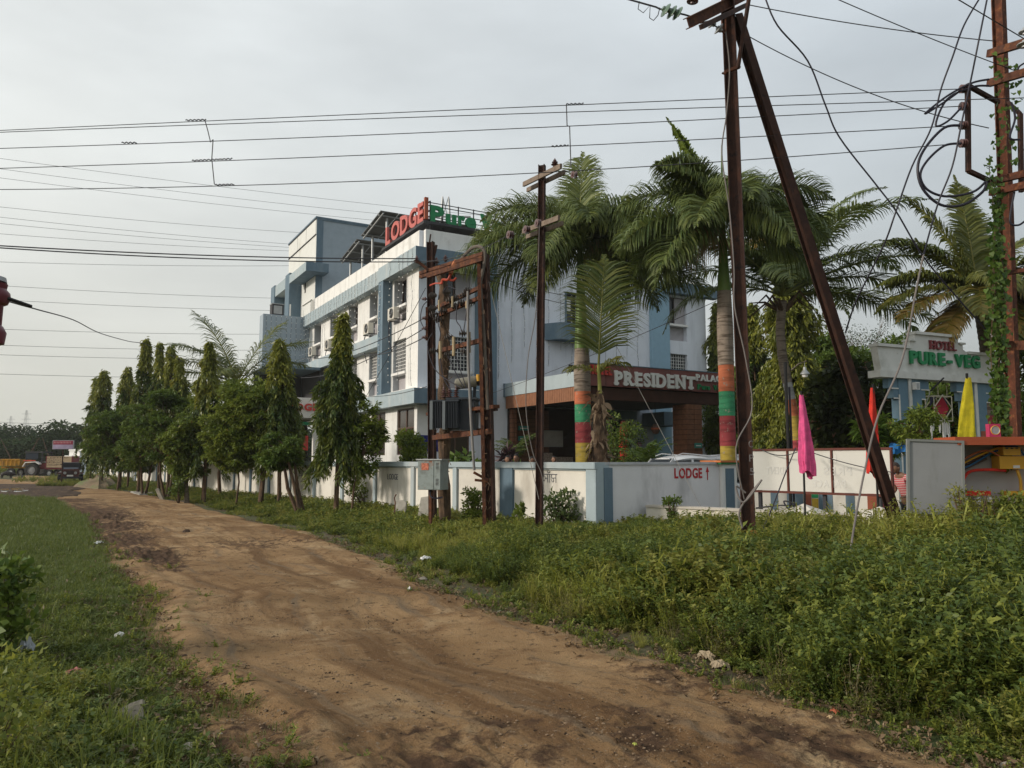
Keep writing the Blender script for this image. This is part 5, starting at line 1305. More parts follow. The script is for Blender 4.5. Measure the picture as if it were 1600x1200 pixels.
loose([(843, 345, 13.6), (838, 480, 13.5), (825, 560, 13.4), (822, 640, 13.4), (832, 705, 13.4), (846, 740, 13.4), (850, 770, 13.4)], .008, 'thin grey cable bowed along the slim pole', mat('stay_grey', (.17, .15, .14), bump=0))
wire(at(764, 440, 15.2), at(842, 780, 13.5), .006, 'long pale stay wire running from frame top to the slim pole foot', m=mat('stay_pale', (.20, .19, .17), bump=0), name='stay_wire', cat='stay wire')
wire(at(905, 430, 20), at(1094, 790, 14.4), .006, 'pale stay wire crossing the entrance sign down to the low wall', m=mat('stay_pale', (.20, .19, .17), bump=0), name='stay_wire', cat='stay wire')
loose([(8, 469, 8.3), (35, 477, 10), (60, 484, 12), (115, 500, 16), (155, 520, 20), (200, 533, 24), (237, 541, 27), (300, 572, 34)], .011, 'dark drooping service cable from the maroon post to the tree tops')

# ------------------------------------------------------------------ trees
LM_MAST = leafmat('mast_leaf', (.030, .068, .014), (.26, .27, .035), (.16, .12, .03), trans=.3, rough=.42)
LM_BROAD = leafmat('broad_leaf', (.065, .115, .020), (.25, .30, .045), (.17, .12, .04), trans=.32)
LM_DARK = leafmat('dark_leaf', (.055, .110, .018), (.17, .23, .035), (.14, .07, .04), trans=.25)
LM_PALM = leafmat('palm_leaf', (.058, .100, .026), (.21, .235, .06), (.20, .12, .04), trans=.25, rough=.5)
LM_COCO = leafmat('coconut_leaf', (.05, .085, .018), (.19, .19, .035), (.34, .22, .05), trans=.32, rough=.4)
LM_WEED = leafmat('weed_leaf', (.075, .118, .020), (.29, .31, .055), (.21, .16, .06), trans=.35)
LM_FAR = leafmat('far_leaf', (.026, .048, .020), (.055, .085, .032), (.10, .09, .04), trans=.15, rough=.9, spec=.1)

def trunk(pts, r0, r1, m, parent, name='trunk', n=9, seed=0):
    rs = random.Random(seed); k = len(pts)
    b = MB(); b.tube(pts, [(r0 + (r1 - r0) * i / (k - 1)) * (1 + rs.uniform(-.08, .08)) for i in range(k)], n)
    return b.build(name, m, parent)
def mast_mesh(seed, h, rad, base, nb=150, lpb=46, leafL=.17, leafW=.042, name='crown', m=None, top_new=.25, cone=.62):
    """mast tree: steep narrow cone of drooping twigs hung with long narrow leaves"""
    rng = np.random.default_rng(seed); Ps = []; Ds = []; T = []; tw = MB(); lob = rng.uniform(0, 6.28, 3)
    for i in range(nb):
        f = (i + .5) / nb; z = base + (h - base) * (f ** .92)
        q = (z - base) / (h - base)
        prof = rad * min(1.0, (1.03 - q) ** cone) * (.80 + .2 * min(1, q / .12)) * (1 + .16 * math.sin(z * 2.7 + lob[0]) + .14 * math.sin(z * 6.1 + lob[1]))
        prof = max(prof, .05)
        az = i * 2.399 + rng.normal() * .35
        prof *= 1 + .18 * math.sin(az * 2 + z * 1.9 + lob[2])
        out = np.array([math.cos(az), math.sin(az), 0])
        L = prof * rng.uniform(.55, 1.25); drop = L * rng.uniform(.5, 1.35) + .10
        n = max(8, int(lpb * (.35 + L / rad)))
        t = rng.uniform(.12, 1, n) ** .75
        P = np.array([0, 0, z])[None] + out[None] * (L * np.sin(t * 1.57))[:, None]
        P[:, 2] += .12 * L * np.sin(t * 3.14) - drop * t ** 2.1
        P += rng.normal(size=(n, 3)) * (.05 * rad)
        D = out[None] * rng.uniform(.05, .6, n)[:, None] + np.array([0, 0, -1.0])[None] + rng.normal(size=(n, 3)) * .38
        Ps.append(P); Ds.append(D)
        newg = np.where((q > 1 - top_new) | (rng.random(n) < .04), rng.uniform(.35, .9, n), rng.uniform(0, .28, n)); newg = newg * .75 + .25 * rng.uniform(0, .9) * (rng.random() < .35)
        T.append(newg + (t > .8) * .10)
        if i % 3 == 0: tw.tube([(0, 0, z), tuple(np.array([0, 0, z]) + out * L * .5), tuple(np.array([0, 0, z - drop * .5]) + out * L * .85)], [.018, .012, .005], 4, False)
    P = np.concatenate(Ps); D = np.concatenate(Ds); T = np.concatenate(T); n = len(P)
    V, Q = leaves(P, D, leafL * rng.uniform(.65, 1.25, n), leafW * rng.uniform(.8, 1.2, n), rng=rng)
    return nmesh(name, V, Q, m or LM_MAST, T), tw.build('branches', BARK)
def mast_tree(loc, h, rad, base, seed, label, group='mast trees along the compound wall', tint_m=None, lean=(0, 0), **k):
    t = thing('mast_tree', loc, label, 'tree', rnd(0, 6), group); t.rotation_euler = (rnd(-.035, .035), rnd(-.035, .035), t.rotation_euler[2])
    trunk([(0, 0, -.1), (lean[0] * .3, lean[1] * .3, h * .3), (0, 0, h * .7), (0, 0, h * .98)], .075, .02, BARK, t, seed=seed)
    c, br = mast_mesh(seed, h, rad, base, **k); c.parent = t; br.parent = t
    return t
def tp(px, py, Y=None):
    p = gnd(px, py); 
    if Y: p = at(px, py, Y)
    p.z = hz(p.x, p.y) - .03; return p
def tall(px, ytip, p):
    return at(px, ytip, p.y).z - p.z
random.seed(21)
# (trunk px, depth, tip px y, crown base py, half width px, label)
for i, (px, Y, tipy, basey, hw, lab, kk) in enumerate((
    (527, 20.6, 488, 714, 44, 'tallest near mast tree, a dense cone before the hotel side', dict(nb=210, lpb=78, leafL=.22, leafW=.048, cone=.95)),
    (439, 25.6, 528, 706, 42, 'drooping mast tree with yellow green shoots, left of the tallest one', dict(nb=170, lpb=66, leafL=.23, leafW=.052, cone=.9, top_new=.4)),
    (322, 29, 532, 712, 32, 'slim mast tree with yellowish top rising before the palm', dict(nb=150, lpb=50, leafL=.24, leafW=.06, cone=.75, top_new=.45)),
    (283, 34.5, 556, 705, 21, 'dark narrow mast tree just right of the twin tips', dict(nb=120, lpb=40, leafL=.25, leafW=.065)),
    (266, 35.5, 540, 712, 22, 'yellow green mast tree, middle of a clump of three tips', dict(nb=130, lpb=42, leafL=.25, leafW=.065)),
    (251, 37.5, 534, 712, 18, 'left of the three clumped mast tree tips', dict(nb=130, lpb=42, leafL=.25, leafW=.065)),
    (219, 38, 528, 716, 22, 'tallest far mast tree, standing free with clear sky round its tip', dict(nb=150, lpb=44, leafL=.25, leafW=.065)),
    (190, 42, 572, 716, 21, 'broad short mast tree left of the tall free one', dict(nb=120, lpb=42, leafL=.26, leafW=.07)),
    (203, 46, 577, 716, 13, 'thin mast tree peeping between two others', dict(nb=90, lpb=36, leafL=.28, leafW=.07)),
    (162, 46, 577, 722, 24, 'full mast tree second from the far left end of the row', dict(nb=140, lpb=44, leafL=.28, leafW=.07)),
    (144, 52, 590, 724, 16, 'last mast tree at the far left end of the row', dict(nb=110, lpb=40, leafL=.3, leafW=.08)))):
    p = tp(px, 700, Y); h = tall(px, tipy, p); zb = max(.5, at(px, basey, Y).z - p.z); rad = hw / 1208 * Y * 1.0
    mast_tree(p, h, rad, zb, 100 + i, lab, **kk)

def broad_tree(loc, h, rx, base, seed, label, name='shade_tree', group='bushy shade trees along the compound wall', m=None, n=9000, leafL=.16, leafW=.06, nstem=1, flat=.6, clumps=26, barkm=None, off=(0, 0), whorl=True, r0=.07):
    rng = np.random.default_rng(seed); t = thing(name, loc, label, 'tree', 0, group)
    rs = random.Random(seed); cz = (h + base) / 2; rz = (h - base) / 2
    cs = []
    for i in range(clumps):
        while True:
            v = rng.uniform(-1, 1, 3)
            if .25 < np.linalg.norm(v) < 1: break
        v = v / np.linalg.norm(v) ** .45
        cs.append(np.array([off[0] + v[0] * rx * .8, off[1] + v[1] * rx * .7, cz + v[2] * rz * .85]))
    cs = np.array(cs)
    br = MB()
    for s in range(nstem):
        a = s * 2.4 + seed; top = np.array([off[0] * .6 + math.cos(a) * rx * .25 * (nstem > 1), off[1] * .6 + math.sin(a) * rx * .2 * (nstem > 1), base + rz * .5])
        b0 = np.array([math.cos(a) * .06 * (nstem > 1), math.sin(a) * .06 * (nstem > 1), -.1])
        mid = b0 * .4 + top * .55 + np.array([rs.uniform(-.1, .1), 0, 0]); mid[2] = top[2] * .5
        b = MB(); b.tube([b0, mid, top], [r0, r0 * .75, r0 * .5], 8); b.build('trunk', barkm or BARK, t)
        for c in cs[s::nstem][:12]:
            br.tube([top, (top * .45 + c * .55) + np.array([0, 0, .1]), c], [r0 * .42, r0 * .25, .008], 5, False)
    br.build('branches', barkm or BARK, t)
    k = rng.integers(0, clumps, n); sz = rng.uniform(.22, .40, clumps) * min(rx, rz * 1.6)
    g = rng.normal(size=(n, 3)); g = unit(g) * (rng.random((n, 1)) ** .33)
    P = cs[k] + g * sz[k][:, None] * np.array([1.25, 1.1, flat])
    D = g + np.array([0, 0, -.15]) + rng.normal(size=(n, 3)) * .55
    if whorl: # leaves gathered in small rosettes at twig ends
        m_ = n // 9; idx = np.repeat(np.arange(m_), 9); P = P[:m_][idx] + rng.normal(size=(m_ * 9, 3)) * .02; D = rng.normal(size=(m_ * 9, 3)) * np.array([1, 1, .6]) + np.repeat(g[:m_], 9, 0) * .8 + np.array([0, 0, -.2]); n = m_ * 9; k = k[:m_][idx]
    ct = rng.uniform(0, .35, clumps)
    T = ct[k] + rng.uniform(0, .35, n)
    T = np.where(rng.random(n) < .012, 1, T)
    V, Q = leaves(P, D, leafL * rng.uniform(.6, 1.2, n), leafW * rng.uniform(.7, 1.2, n), rng=rng, up=np.array([0, 0, 1.0]))
    nmesh('crown', V, Q, m or LM_BROAD, T, t)
    return t
for i, (px, Y, topy, basey, hw, lab, kk) in enumerate((
    (476, 21.8, 668, 736, 36, 'small umbrella shaped tree with forked thin trunks left of the tall near mast tree', dict(n=7500, nstem=3, flat=.45, m=LM_DARK, leafL=.14, leafW=.045, clumps=22, off=(-.7, 0))),
    (408, 26, 582, 752, 58, 'bushy tree with split pale brown trunk in the middle of the row', dict(n=27000, nstem=2, r0=.075, clumps=44)),
    (371, 26.2, 584, 756, 50, 'tree with thin single stem and drooping dark foliage under it', dict(n=21000, r0=.04, clumps=38)),
    (347, 31.5, 572, 746, 56, 'tall loose bushy tree behind the palm side of the row', dict(n=21000, nstem=1, r0=.09, clumps=48)),
    (296, 29.2, 630, 754, 44, 'bushy olive tree with thick straight trunk nearest the road bend', dict(n=14000, r0=.11, barkm=BARKG, clumps=28)),
    (264, 33, 600, 752, 54, 'wide dark green shade tree covering the wall left of the bend', dict(n=24000, nstem=3, flat=.4, m=LM_DARK, leafL=.15, leafW=.05, clumps=40)),
    (228, 36, 618, 750, 44, 'lower dark shade tree under the tall free mast tree', dict(n=14000, nstem=2, flat=.4, m=LM_DARK, leafL=.16, leafW=.055, clumps=30)),
    (186, 41, 618, 748, 50, 'rounded dark shade tree at the far end of the wall', dict(n=21000, nstem=2, flat=.45, m=LM_DARK, leafL=.18, leafW=.06, clumps=40)),
    (551, 20.4, 620, 752, 32, 'sparse young tree with feathery leaves right of the tall near mast tree', dict(n=2300, nstem=1, r0=.035, clumps=24, flat=.7, off=(.35, 0))))):
    p = tp(px, 700, Y); h = tall(px, topy, p); zb = max(.3, at(px, basey, Y).z - p.z); rad = hw / 1208 * Y
    broad_tree(p, h, rad, zb, 300 + i, lab, **kk)

# extra bare stems that stand in the row without a crown of their own
for i, (px, Y, pyt) in enumerate(((319, 29.5, 690), (437, 25.2, 690), (202, 42.5, 690))):
    p = tp(px, 700, Y)
    t = thing('bare_sapling', p, ('thin reddish stem against the pale wall panel', 'slender straight stem beside the blue post', 'leaning stem at the far end of the row')[i], 'sapling')
    hh = at(px, pyt, Y).z
    trunk([(0, 0, -.1), (.04, 0, hh * .5), (.02, 0, hh)], .05, .03, BARK, t, seed=i)
    b = MB(); b.tube([(.03, 0, hh * .6), (.25, .1, hh * .85)], .012, 4); b.tube([(.03, 0, hh * .7), (-.2, .1, hh * .95)], .012, 4); b.build('branches', BARK, t)

# ---------------- palms
def frond_mesh(seed, L, kind, az, el, droop, m, tint=0.0, leafl=None, n=58, sweep=0.0, wdt=.045):
    rng = np.random.default_rng(seed); out = np.array([math.cos(az), math.sin(az), 0.]); side = np.array([-out[1], out[0], 0.])
    K = 22; s = np.linspace(0, 1, K)
    ang = el - droop * s ** 1.35
    d = out[None] * np.cos(ang)[:, None] + np.array([0, 0, 1.])[None] * np.sin(ang)[:, None] + side[None] * (sweep * s)[:, None]
    pts = np.concatenate([[np.zeros(3)], np.cumsum(unit(d) * (L / (K - 1)), 0)[:-1]])
    u = np.linspace(.10, .995, n)
    def ip(a, u): return np.stack([np.interp(u, s, a[:, k]) for k in range(3)], 1)
    P = ip(pts, u); T = unit(ip(unit(d), u))
    S = unit(np.cross(T, np.array([0, 0, 1.]))); N = np.cross(S, T)
    prof = (leafl or L * .35) * (np.sin(np.clip(u * 1.02 + .07, 0, 1) * math.pi) ** .55 * .85 + .15) * np.where(u > .85, 1 - (u - .85) * 3.2, 1)
    Vs = []; Qs = []; Ts = []; o = 0
    planes = ((1, .15), (-1, .15)) if kind == 'coco' else ((1, .55), (-1, .55), (1, -.25), (-1, -.25))
    for sgn, lift in planes:
        fw = .75 + .35 * u; l = prof * rng.uniform(.85, 1.1, n)
        D0 = unit(S * sgn + T * fw[:, None] * .8 + N * (lift + rng.normal(size=n) * .12)[:, None])
        sag = (.75 if kind == 'coco' else .95) * (.8 + .4 * rng.random(n))
        j = rng.normal(size=(n, 3)) * .008
        p0 = P + j; p1 = p0 + D0 * (l * .45)[:, None]
        D1 = unit(D0 + np.array([0, 0, -1.])[None] * (sag * .55)[:, None]); p2 = p1 + D1 * (l * .33)[:, None]
        D2 = unit(D1 + np.array([0, 0, -1.])[None] * (sag * 1.1)[:, None]); p3 = p2 + D2 * (l * .25)[:, None]
        w = wdt * (.8 + .4 * rng.random(n))
        Wd = unit(np.cross(D0, N * 1.0 + rng.normal(size=(n, 3)) * .3))
        row = [p0 - Wd * (w * .35)[:, None], p0 + Wd * (w * .35)[:, None], p1 - Wd * (w * .5)[:, None], p1 + Wd * (w * .5)[:, None], p2 - Wd * (w * .35)[:, None], p2 + Wd * (w * .35)[:, None], p3 - Wd * .003, p3 + Wd * .003]
        V = np.stack(row, 1).reshape(-1, 3); b = (np.arange(n) * 8)[:, None] + o
        Q = np.concatenate([b + np.array([[0, 1, 3, 2]]), b + np.array([[2, 3, 5, 4]]), b + np.array([[4, 5, 7, 6]])]); o += len(V)
        Vs.append(V); Qs.append(Q); tt = np.clip(rng.uniform(.0, .45, n) + tint, 0, 1); Ts.append(np.tile(tt, 3))
    # rachis
    rr = np.linspace(L * .011, L * .002, K); nn = 5; ring = []
    Sk = unit(np.cross(unit(d), np.array([0, 0, 1.]))); Nk = np.cross(Sk, unit(d))
    for a in np.linspace(0, 2 * math.pi, nn, endpoint=False): ring.append(pts + Sk * (rr * math.cos(a))[:, None] + Nk * (rr * math.sin(a) * .7)[:, None])
    V = np.stack(ring, 1).reshape(-1, 3); i, jx = np.meshgrid(np.arange(K - 1), np.arange(nn), indexing='ij'); i = i.ravel(); jx = jx.ravel()
    Q = np.stack([i * nn + jx, i * nn + (jx + 1) % nn, (i + 1) * nn + (jx + 1) % nn, (i + 1) * nn + jx], 1) + o
    Vs.append(V); Qs.append(Q); Ts.append(np.full(len(Q), min(.78 + tint * .2, 1)))
    return nmesh('frond', np.concatenate(Vs), np.concatenate(Qs), m, np.concatenate(Ts))
def ringtrunk(pts, rs_, m, t, name='trunk', n=14, ring=.12, amp=.03):
    """palm trunk with raised leaf scar rings"""
    P = []; RR = []
    pts = [Vector(p) for p in pts]
    for i in range(len(pts) - 1):
        L = (pts[i + 1] - pts[i]).length; k = max(2, int(L / ring) * 2)
        for j in range(k):
            f = j / k; P.append(pts[i].lerp(pts[i + 1], f)); RR.append((rs_[i] + (rs_[i + 1] - rs_[i]) * f) * (1 + (amp if j % 2 else -amp * .3)))
    P.append(pts[-1]); RR.append(rs_[-1])
    b = MB(); b.tube(P, RR, n); return b.build(name, m, t, sharp=60)
def fronds(t, top, kind, specs, m, L, seed, extra=3, **k):
    rx = random.Random(seed); specs = list(specs) + [(rx.uniform(0, 360), rx.uniform(-25, 70), rx.uniform(45, 95), rx.uniform(.7, 1.05), rx.choice([0, .05, .1, .3])) for _ in range(extra)]
    for i, (az, el, dr, ls, tint) in enumerate(specs):
        o = frond_mesh(seed + i, L * ls, kind, R(az), R(el), R(dr), m, tint, **k); o.parent = t; o.location = top
PB = {n_: mat('palm_band_' + n_, c, var=.08, scale=4, dirt=tuple(v * .6 for v in c), dlo=.46, dhi=.66, dscale=2.6, dstretch=7, dirt2=(.30, .26, .21), d2lo=.60, d2hi=.68, d2scale=9, bump=.4, bscale=16) for n_, c in
      dict(orange=(.50, .15, .07), green=(.05, .27, .13), red=(.32, .055, .06), yellow=(.46, .33, .06), blue=(.17, .25, .32), white=(.42, .42, .42)).items()}
# royal palm A (px 912)
def royal(px, Y, base_r, ytrunk_top, yshaft_top, bands, label, specs, seed, L, px_top=None):
    p = at(px, 719, Y); p.z = hz(p.x, p.y) - .02
    if p.z > .3: p.z = .3
    t = thing('royal_palm', p, label, 'palm tree', 0, 'banded royal palms at the hotel entrance')
    pt = px_top or px
    def c(y): q = at(px + (pt - px) * (719 - y) / 400, y, Y) - p; return Vector((q.x, 0, q.z))
    zt = c(ytrunk_top); zs = c(yshaft_top)
    last = None
    for (y0, y1, nm) in bands:
        a = c(y0) if y0 < 800 else Vector((0, 0, 0)); d_ = c(y1)
        b = MB(); b.tube([a, a.lerp(d_, .5), d_], [base_r * 1.0, base_r * .99, base_r * .98], 20); b.build('painted_band', PB[nm], t); last = d_
    ringtrunk([last, last.lerp(zt, .5), zt], [base_r * 1.0, base_r * 1.03, base_r * .86], PALMT, t, n=20, ring=.06, amp=.018)
    b = MB(); b.tube([zt, zt.lerp(zs, .06), zt.lerp(zs, .3), zt.lerp(zs, .7), zs], [base_r * .9, base_r * .84, base_r * .66, base_r * .42, base_r * .3], 18); b.build('crownshaft', SHAFT, t)
    fronds(t, zs - Vector((0, 0, .15)), 'royal', specs, LM_PALM, L, seed, n=88, wdt=.032)
    return t, zs, zt
rng_ = random.Random(31)
spA = [(350, -8, 45, 1.25, .0), (342, 12, 75, 1.2, .05), (8, 22, 80, 1.2, .0), (172, 8, 50, 1.2, .1), (180, 50, 95, 1.0, .1), (205, 12, 60, 1.05, .05), (165, -5, 55, 1.05, 0), (190, 25, 85, 1.1, .1), (350, 18, 85, 1.05, .05), (10, 40, 95, 1.0, .05), (330, 0, 70, 1.05, .05), (20, -12, 60, 1.0, 0), (75, 84, 18, .92, .25), (80, 70, 40, .9, .2),
       (270, 35, 100, .9, .1), (240, 10, 90, .95, .1), (300, 25, 95, .95, .1), (120, 30, 80, .9, 0), (60, 30, 80, .9, 0), (110, 65, 60, .85, .1), (225, -25, 50, .8, .15), (315, -28, 50, .8, .2), (150, -22, 50, .8, .1), (145, 60, 75, .9, .05), (35, 5, 60, 1.0, .0), (355, -5, 55, 1.05, 0)]
tA, zs, zt = royal(912, 22, .235, 545, 370, [(724, 692, 'yellow'), (692, 660, 'red'), (660, 632, 'green'), (632, 612, 'orange')][::1], 'stout royal palm with yellow red green orange bands behind the white corner wall', spA, 700, 3.35, 905)
# lower part hidden behind the wall
b = MB(); b.tube([(0, 0, 0), tuple(at(912, 724, 22) - tA.location)], .238, 18); b.build('painted_base', PB['blue'], tA)
FLW = leafmat('dry_flower_stalk', (.16, .12, .06), (.30, .21, .10), (.36, .25, .12), trans=.2)
def spathe(t, pos, seed, l=.9, n=60, dirx=0.0, m=None, col=.4):
    rng = np.random.default_rng(seed); P = np.zeros((n, 3)) + np.array(pos); Vs = []; Qs = []; o = 0
    for i in range(n):
        d = np.array([dirx + rng.normal() * .45, rng.normal() * .4 - .2, rng.uniform(-.2, .5)]); p = np.array(pos, float); q = [p.copy()]
        L = l * rng.uniform(.5, 1)
        for k in range(5): d = unit(d + np.array([0, 0, -.55])); p = p + d * L / 5; q.append(p.copy())
        q = np.array(q); w = np.linspace(.012, .006, 6)[:, None]; S = np.array([1, .3, 0])
        V = np.concatenate([q - S * w, q + S * w]); Vs.append(V); Qs.append(np.array([[k, k + 1, k + 7, k + 6] for k in range(5)]) + o); o += 12
    nmesh('flower_stalks', np.concatenate(Vs), np.concatenate(Qs), m or FLW, rng.uniform(0, 1, o // 12 * 5), t)
spathe(tA, tuple(zs + Vector((.45, -.4, -.2))), 5, 1.1, 80, .2); spathe(tA, tuple(zt + Vector((.25, -.35, .5))), 6, .8, 50, .2, LM_PALM); spathe(tA, tuple(zs + Vector((-.5, -.3, -.1))), 8, .9, 50, -.5, LM_PALM)
spB = [(175, 38, 85, 1.0, .05), (160, 15, 75, 1.05, 0), (195, 5, 65, 1.1, 0), (215, -15, 55, 1.0, .0), (240, 12, 80, .9, .1), (350, 40, 85, 1.0, .05), (10, 30, 85, 1.1, .05), (330, 5, 70, 1.0, .05), (300, 0, 75, .95, .1), (345, -18, 55, 1.0, 0), (25, 12, 70, 1.05, 0),
       (270, 30, 95, .9, .1), (90, 35, 80, .95, 0), (120, 55, 60, .95, .05), (60, 60, 60, .95, .05), (40, 45, 70, 1.0, .05), (140, 0, 60, 1.0, 0), (200, 58, 65, .8, .1), (185, -30, 40, .9, 0)]
tB, zsB, ztB = royal(1138, 17.5, .178, 455, 330, [(800, 747, 'blue'), (747, 697, 'yellow'), (697, 650, 'red'), (650, 612, 'green'), (612, 571, 'orange')], 'slimmer royal palm with five painted bands beside the tallest steel pole', spB, 760, 2.75, 1128)
o = frond_mesh(790, 2.9, 'royal', R(178), R(70), R(14), leafmat('young_frond', (.10, .16, .025), (.22, .28, .05)), .25, leafl=.30, n=120, wdt=.07); o.parent = tB; o.location = zsB - Vector((0, 0, .3)); o['label'] = 'young upright frond still folded'
spathe(tB, tuple(ztB + Vector((-.38, -.15, 1.55))), 15, 1.25, 110, -.25)
b = MB(); b.tube([(zsB.x, 0, zsB.z - .3), (zsB.x + .03, 0, zsB.z + 1.6)], [.05, .01], 6); b.build('spear_leaf', SHAFT, tB)
# coconut palm with leaning trunk (px 1240 -> 1218)
p = at(1246, 719, 23); p.z = .1
tC = thing('coconut_palm', p, 'leaning coconut palm with ringed trunk and painted foot behind the pink flag', 'palm tree', 0, 'coconut palms in the hotel garden')
def cc(px, py, Y=23): q = at(px, py, Y) - p; return Vector((q.x, 0, q.z))
for (a, c_, nm) in (((1246, 728), (1245, 688), 'red'), ((1245, 688), (1241, 650), 'yellow'), ((1241, 650), (1236, 624), 'orange'), ((1236, 624), (1230, 598), 'white')):
    b = MB(); b.tube([cc(*a), cc(*c_)], .135, 12); b.build('painted_band', PB[nm], tC)
b = MB(); b.tube([(0, 0, 0), cc(1246, 728)], .14, 12); b.build('painted_base', PB['blue'], tC)
ringtrunk([cc(1230, 598), cc(1222, 555), cc(1219, 515), cc(1222, 470)], [.14, .135, .13, .14], PALMT, tC, n=12, ring=.16, amp=.07)
spC = [(180, 20, 95, 1.0, .05), (200, 50, 80, .95, .05), (160, 65, 70, 1.15, 0), (0, 25, 85, 1.25, .05), (20, 45, 85, 1.3, .05), (340, 60, 75, 1.25, 0), (10, 10, 60, 1.2, 0), (350, 5, 50, 1.15, .05), (90, 75, 35, 1.3, 0), (60, 68, 55, 1.35, 0), (120, 70, 50, 1.25, 0), (300, 55, 60, .95, .1), (30, 62, 60, 1.4, 0), (330, 38, 80, 1.2, .05), (15, 68, 62, 1.35, .1), (140, 40, 80, 1.1, 0), (45, 30, 75, 1.3, 0), (350, 28, 60, 1.5, .0)]
fronds(tC, cc(1222, 462), 'coco', spC, LM_PALM, 4.3, 800, n=96, leafl=1.0, wdt=.045)
o = frond_mesh(830, 1.5, 'coco', R(205), R(-10), R(70), LM_COCO, .75, leafl=.7, n=36); o.parent = tC; o.location = cc(1214, 360); o['label'] = 'dead orange brown frond hanging in the crown'
b = MB(); rs = random.Random(2)
for k in range(9):
    a = rs.uniform(0, 6.28); z0 = cc(1222, 470); b.tube([z0 + Vector((math.cos(a) * .1, math.sin(a) * .1, -.3)), z0 + Vector((math.cos(a) * .5, math.sin(a) * .5, rs.uniform(-.2, .3))), z0 + Vector((math.cos(a) * 1.0, math.sin(a) * .9, rs.uniform(-.5, .2)))], [.06, .035, .01], 6)
b.build('old_leaf_stalks', BARK, tC)
for k in range(7):
    a = rs.uniform(0, 6.28); q = cc(1222, 452) + Vector((math.cos(a) * .22, math.sin(a) * .22, rs.uniform(-.15, .15)))
    b = MB(); b.lathe([(0, -.1), (.07, -.07), (.095, 0), (.07, .08), (0, .11)], 10, Matrix.Translation(q)); b.build('coconut', mat('green_coconut', (.09, .11, .03), rough=.5, bump=0), tC)
# coconut palm at the right (crown px 1530,440)
p = at(1545, 719, 21); p.z = .1
tD = thing('coconut_palm', p, 'large coconut palm with yellowing lower fronds over the gate arch', 'palm tree', 0, 'coconut palms in the hotel garden')
def cd(px, py, Y=21): q = at(px, py, Y) - p; return Vector((q.x, 0, q.z))
ringtrunk([(0, 0, 0), cd(1546, 640), cd(1540, 540), cd(1528, 460)], [.2, .17, .15, .15], PALMT, tD, n=12, ring=.16, amp=.06)
b = MB(); b.tube([cd(1546, 690), cd(1545, 650)], .185, 12); b.build('painted_band', PB['red'], tD)
spD = [(180, 30, 70, 1.0, 0.21), (170, 55, 55, 1.0, 0.14), (185, 12, 60, 1.05, 0.43), (160, 72, 30, 1.15, 0.21), (95, 84, 12, 1.2, 0.21), (60, 74, 30, 1.1, 0.14), (0, 60, 60, 1.05, 0.21), (20, 35, 70, 1.0, 0.21), (345, 15, 70, 1.0, 0.27), (130, 40, 70, 0.9, 0.14), (200, -2, 42, 1.05, 0.72), (215, -22, 40, 1.0, 0.79), (240, 5, 78, 0.9, 0.49), (255, 25, 95, 0.85, 0.27), (285, 10, 95, 0.9, 0.49), (320, -8, 60, 0.9, 0.69), (335, -25, 40, 0.95, 0.89), (300, -30, 35, 0.8, 0.82), (270, -18, 55, 0.8, 0.69), (190, -32, 30, 0.9, 0.85), (10, -10, 50, 0.95, 0.62)]
fronds(tD, cd(1528, 458), 'coco', spD, LM_COCO, 3.1, 900, n=104, leafl=.75, wdt=.058)
# palm behind the left row (px 365)
p = at(366, 719, 42); p.z = 0
tE = thing('coconut_palm', p, 'grey green palm fanning above the row of trees left of the hotel', 'palm tree', 0, 'coconut palms in the hotel garden')
q0_ = at(366, 600, 42) - p
ringtrunk([(0, 0, 0), (q0_.x, 0, q0_.z)], [.2, .16], PALMT, tE, n=10, ring=.3, amp=.05)
fronds(tE, Vector((0, 0, q0_.z)), 'coco', [(178, 50, 55, 1.0, 0), (182, 35, 50, 1.0, .1), (150, 50, 50, .9, 0), (30, 40, 60, .9, 0), (175, 22, 55, 1.1, 0), (165, 68, 35, 1.1, 0), (40, 66, 30, 1.0, .05), (15, 52, 50, 1.0, 0), (270, 40, 90, .6, .1), (200, 5, 60, .9, 0)], LM_COCO, 4.9, 950, extra=0, n=60, leafl=1.5, wdt=.06)
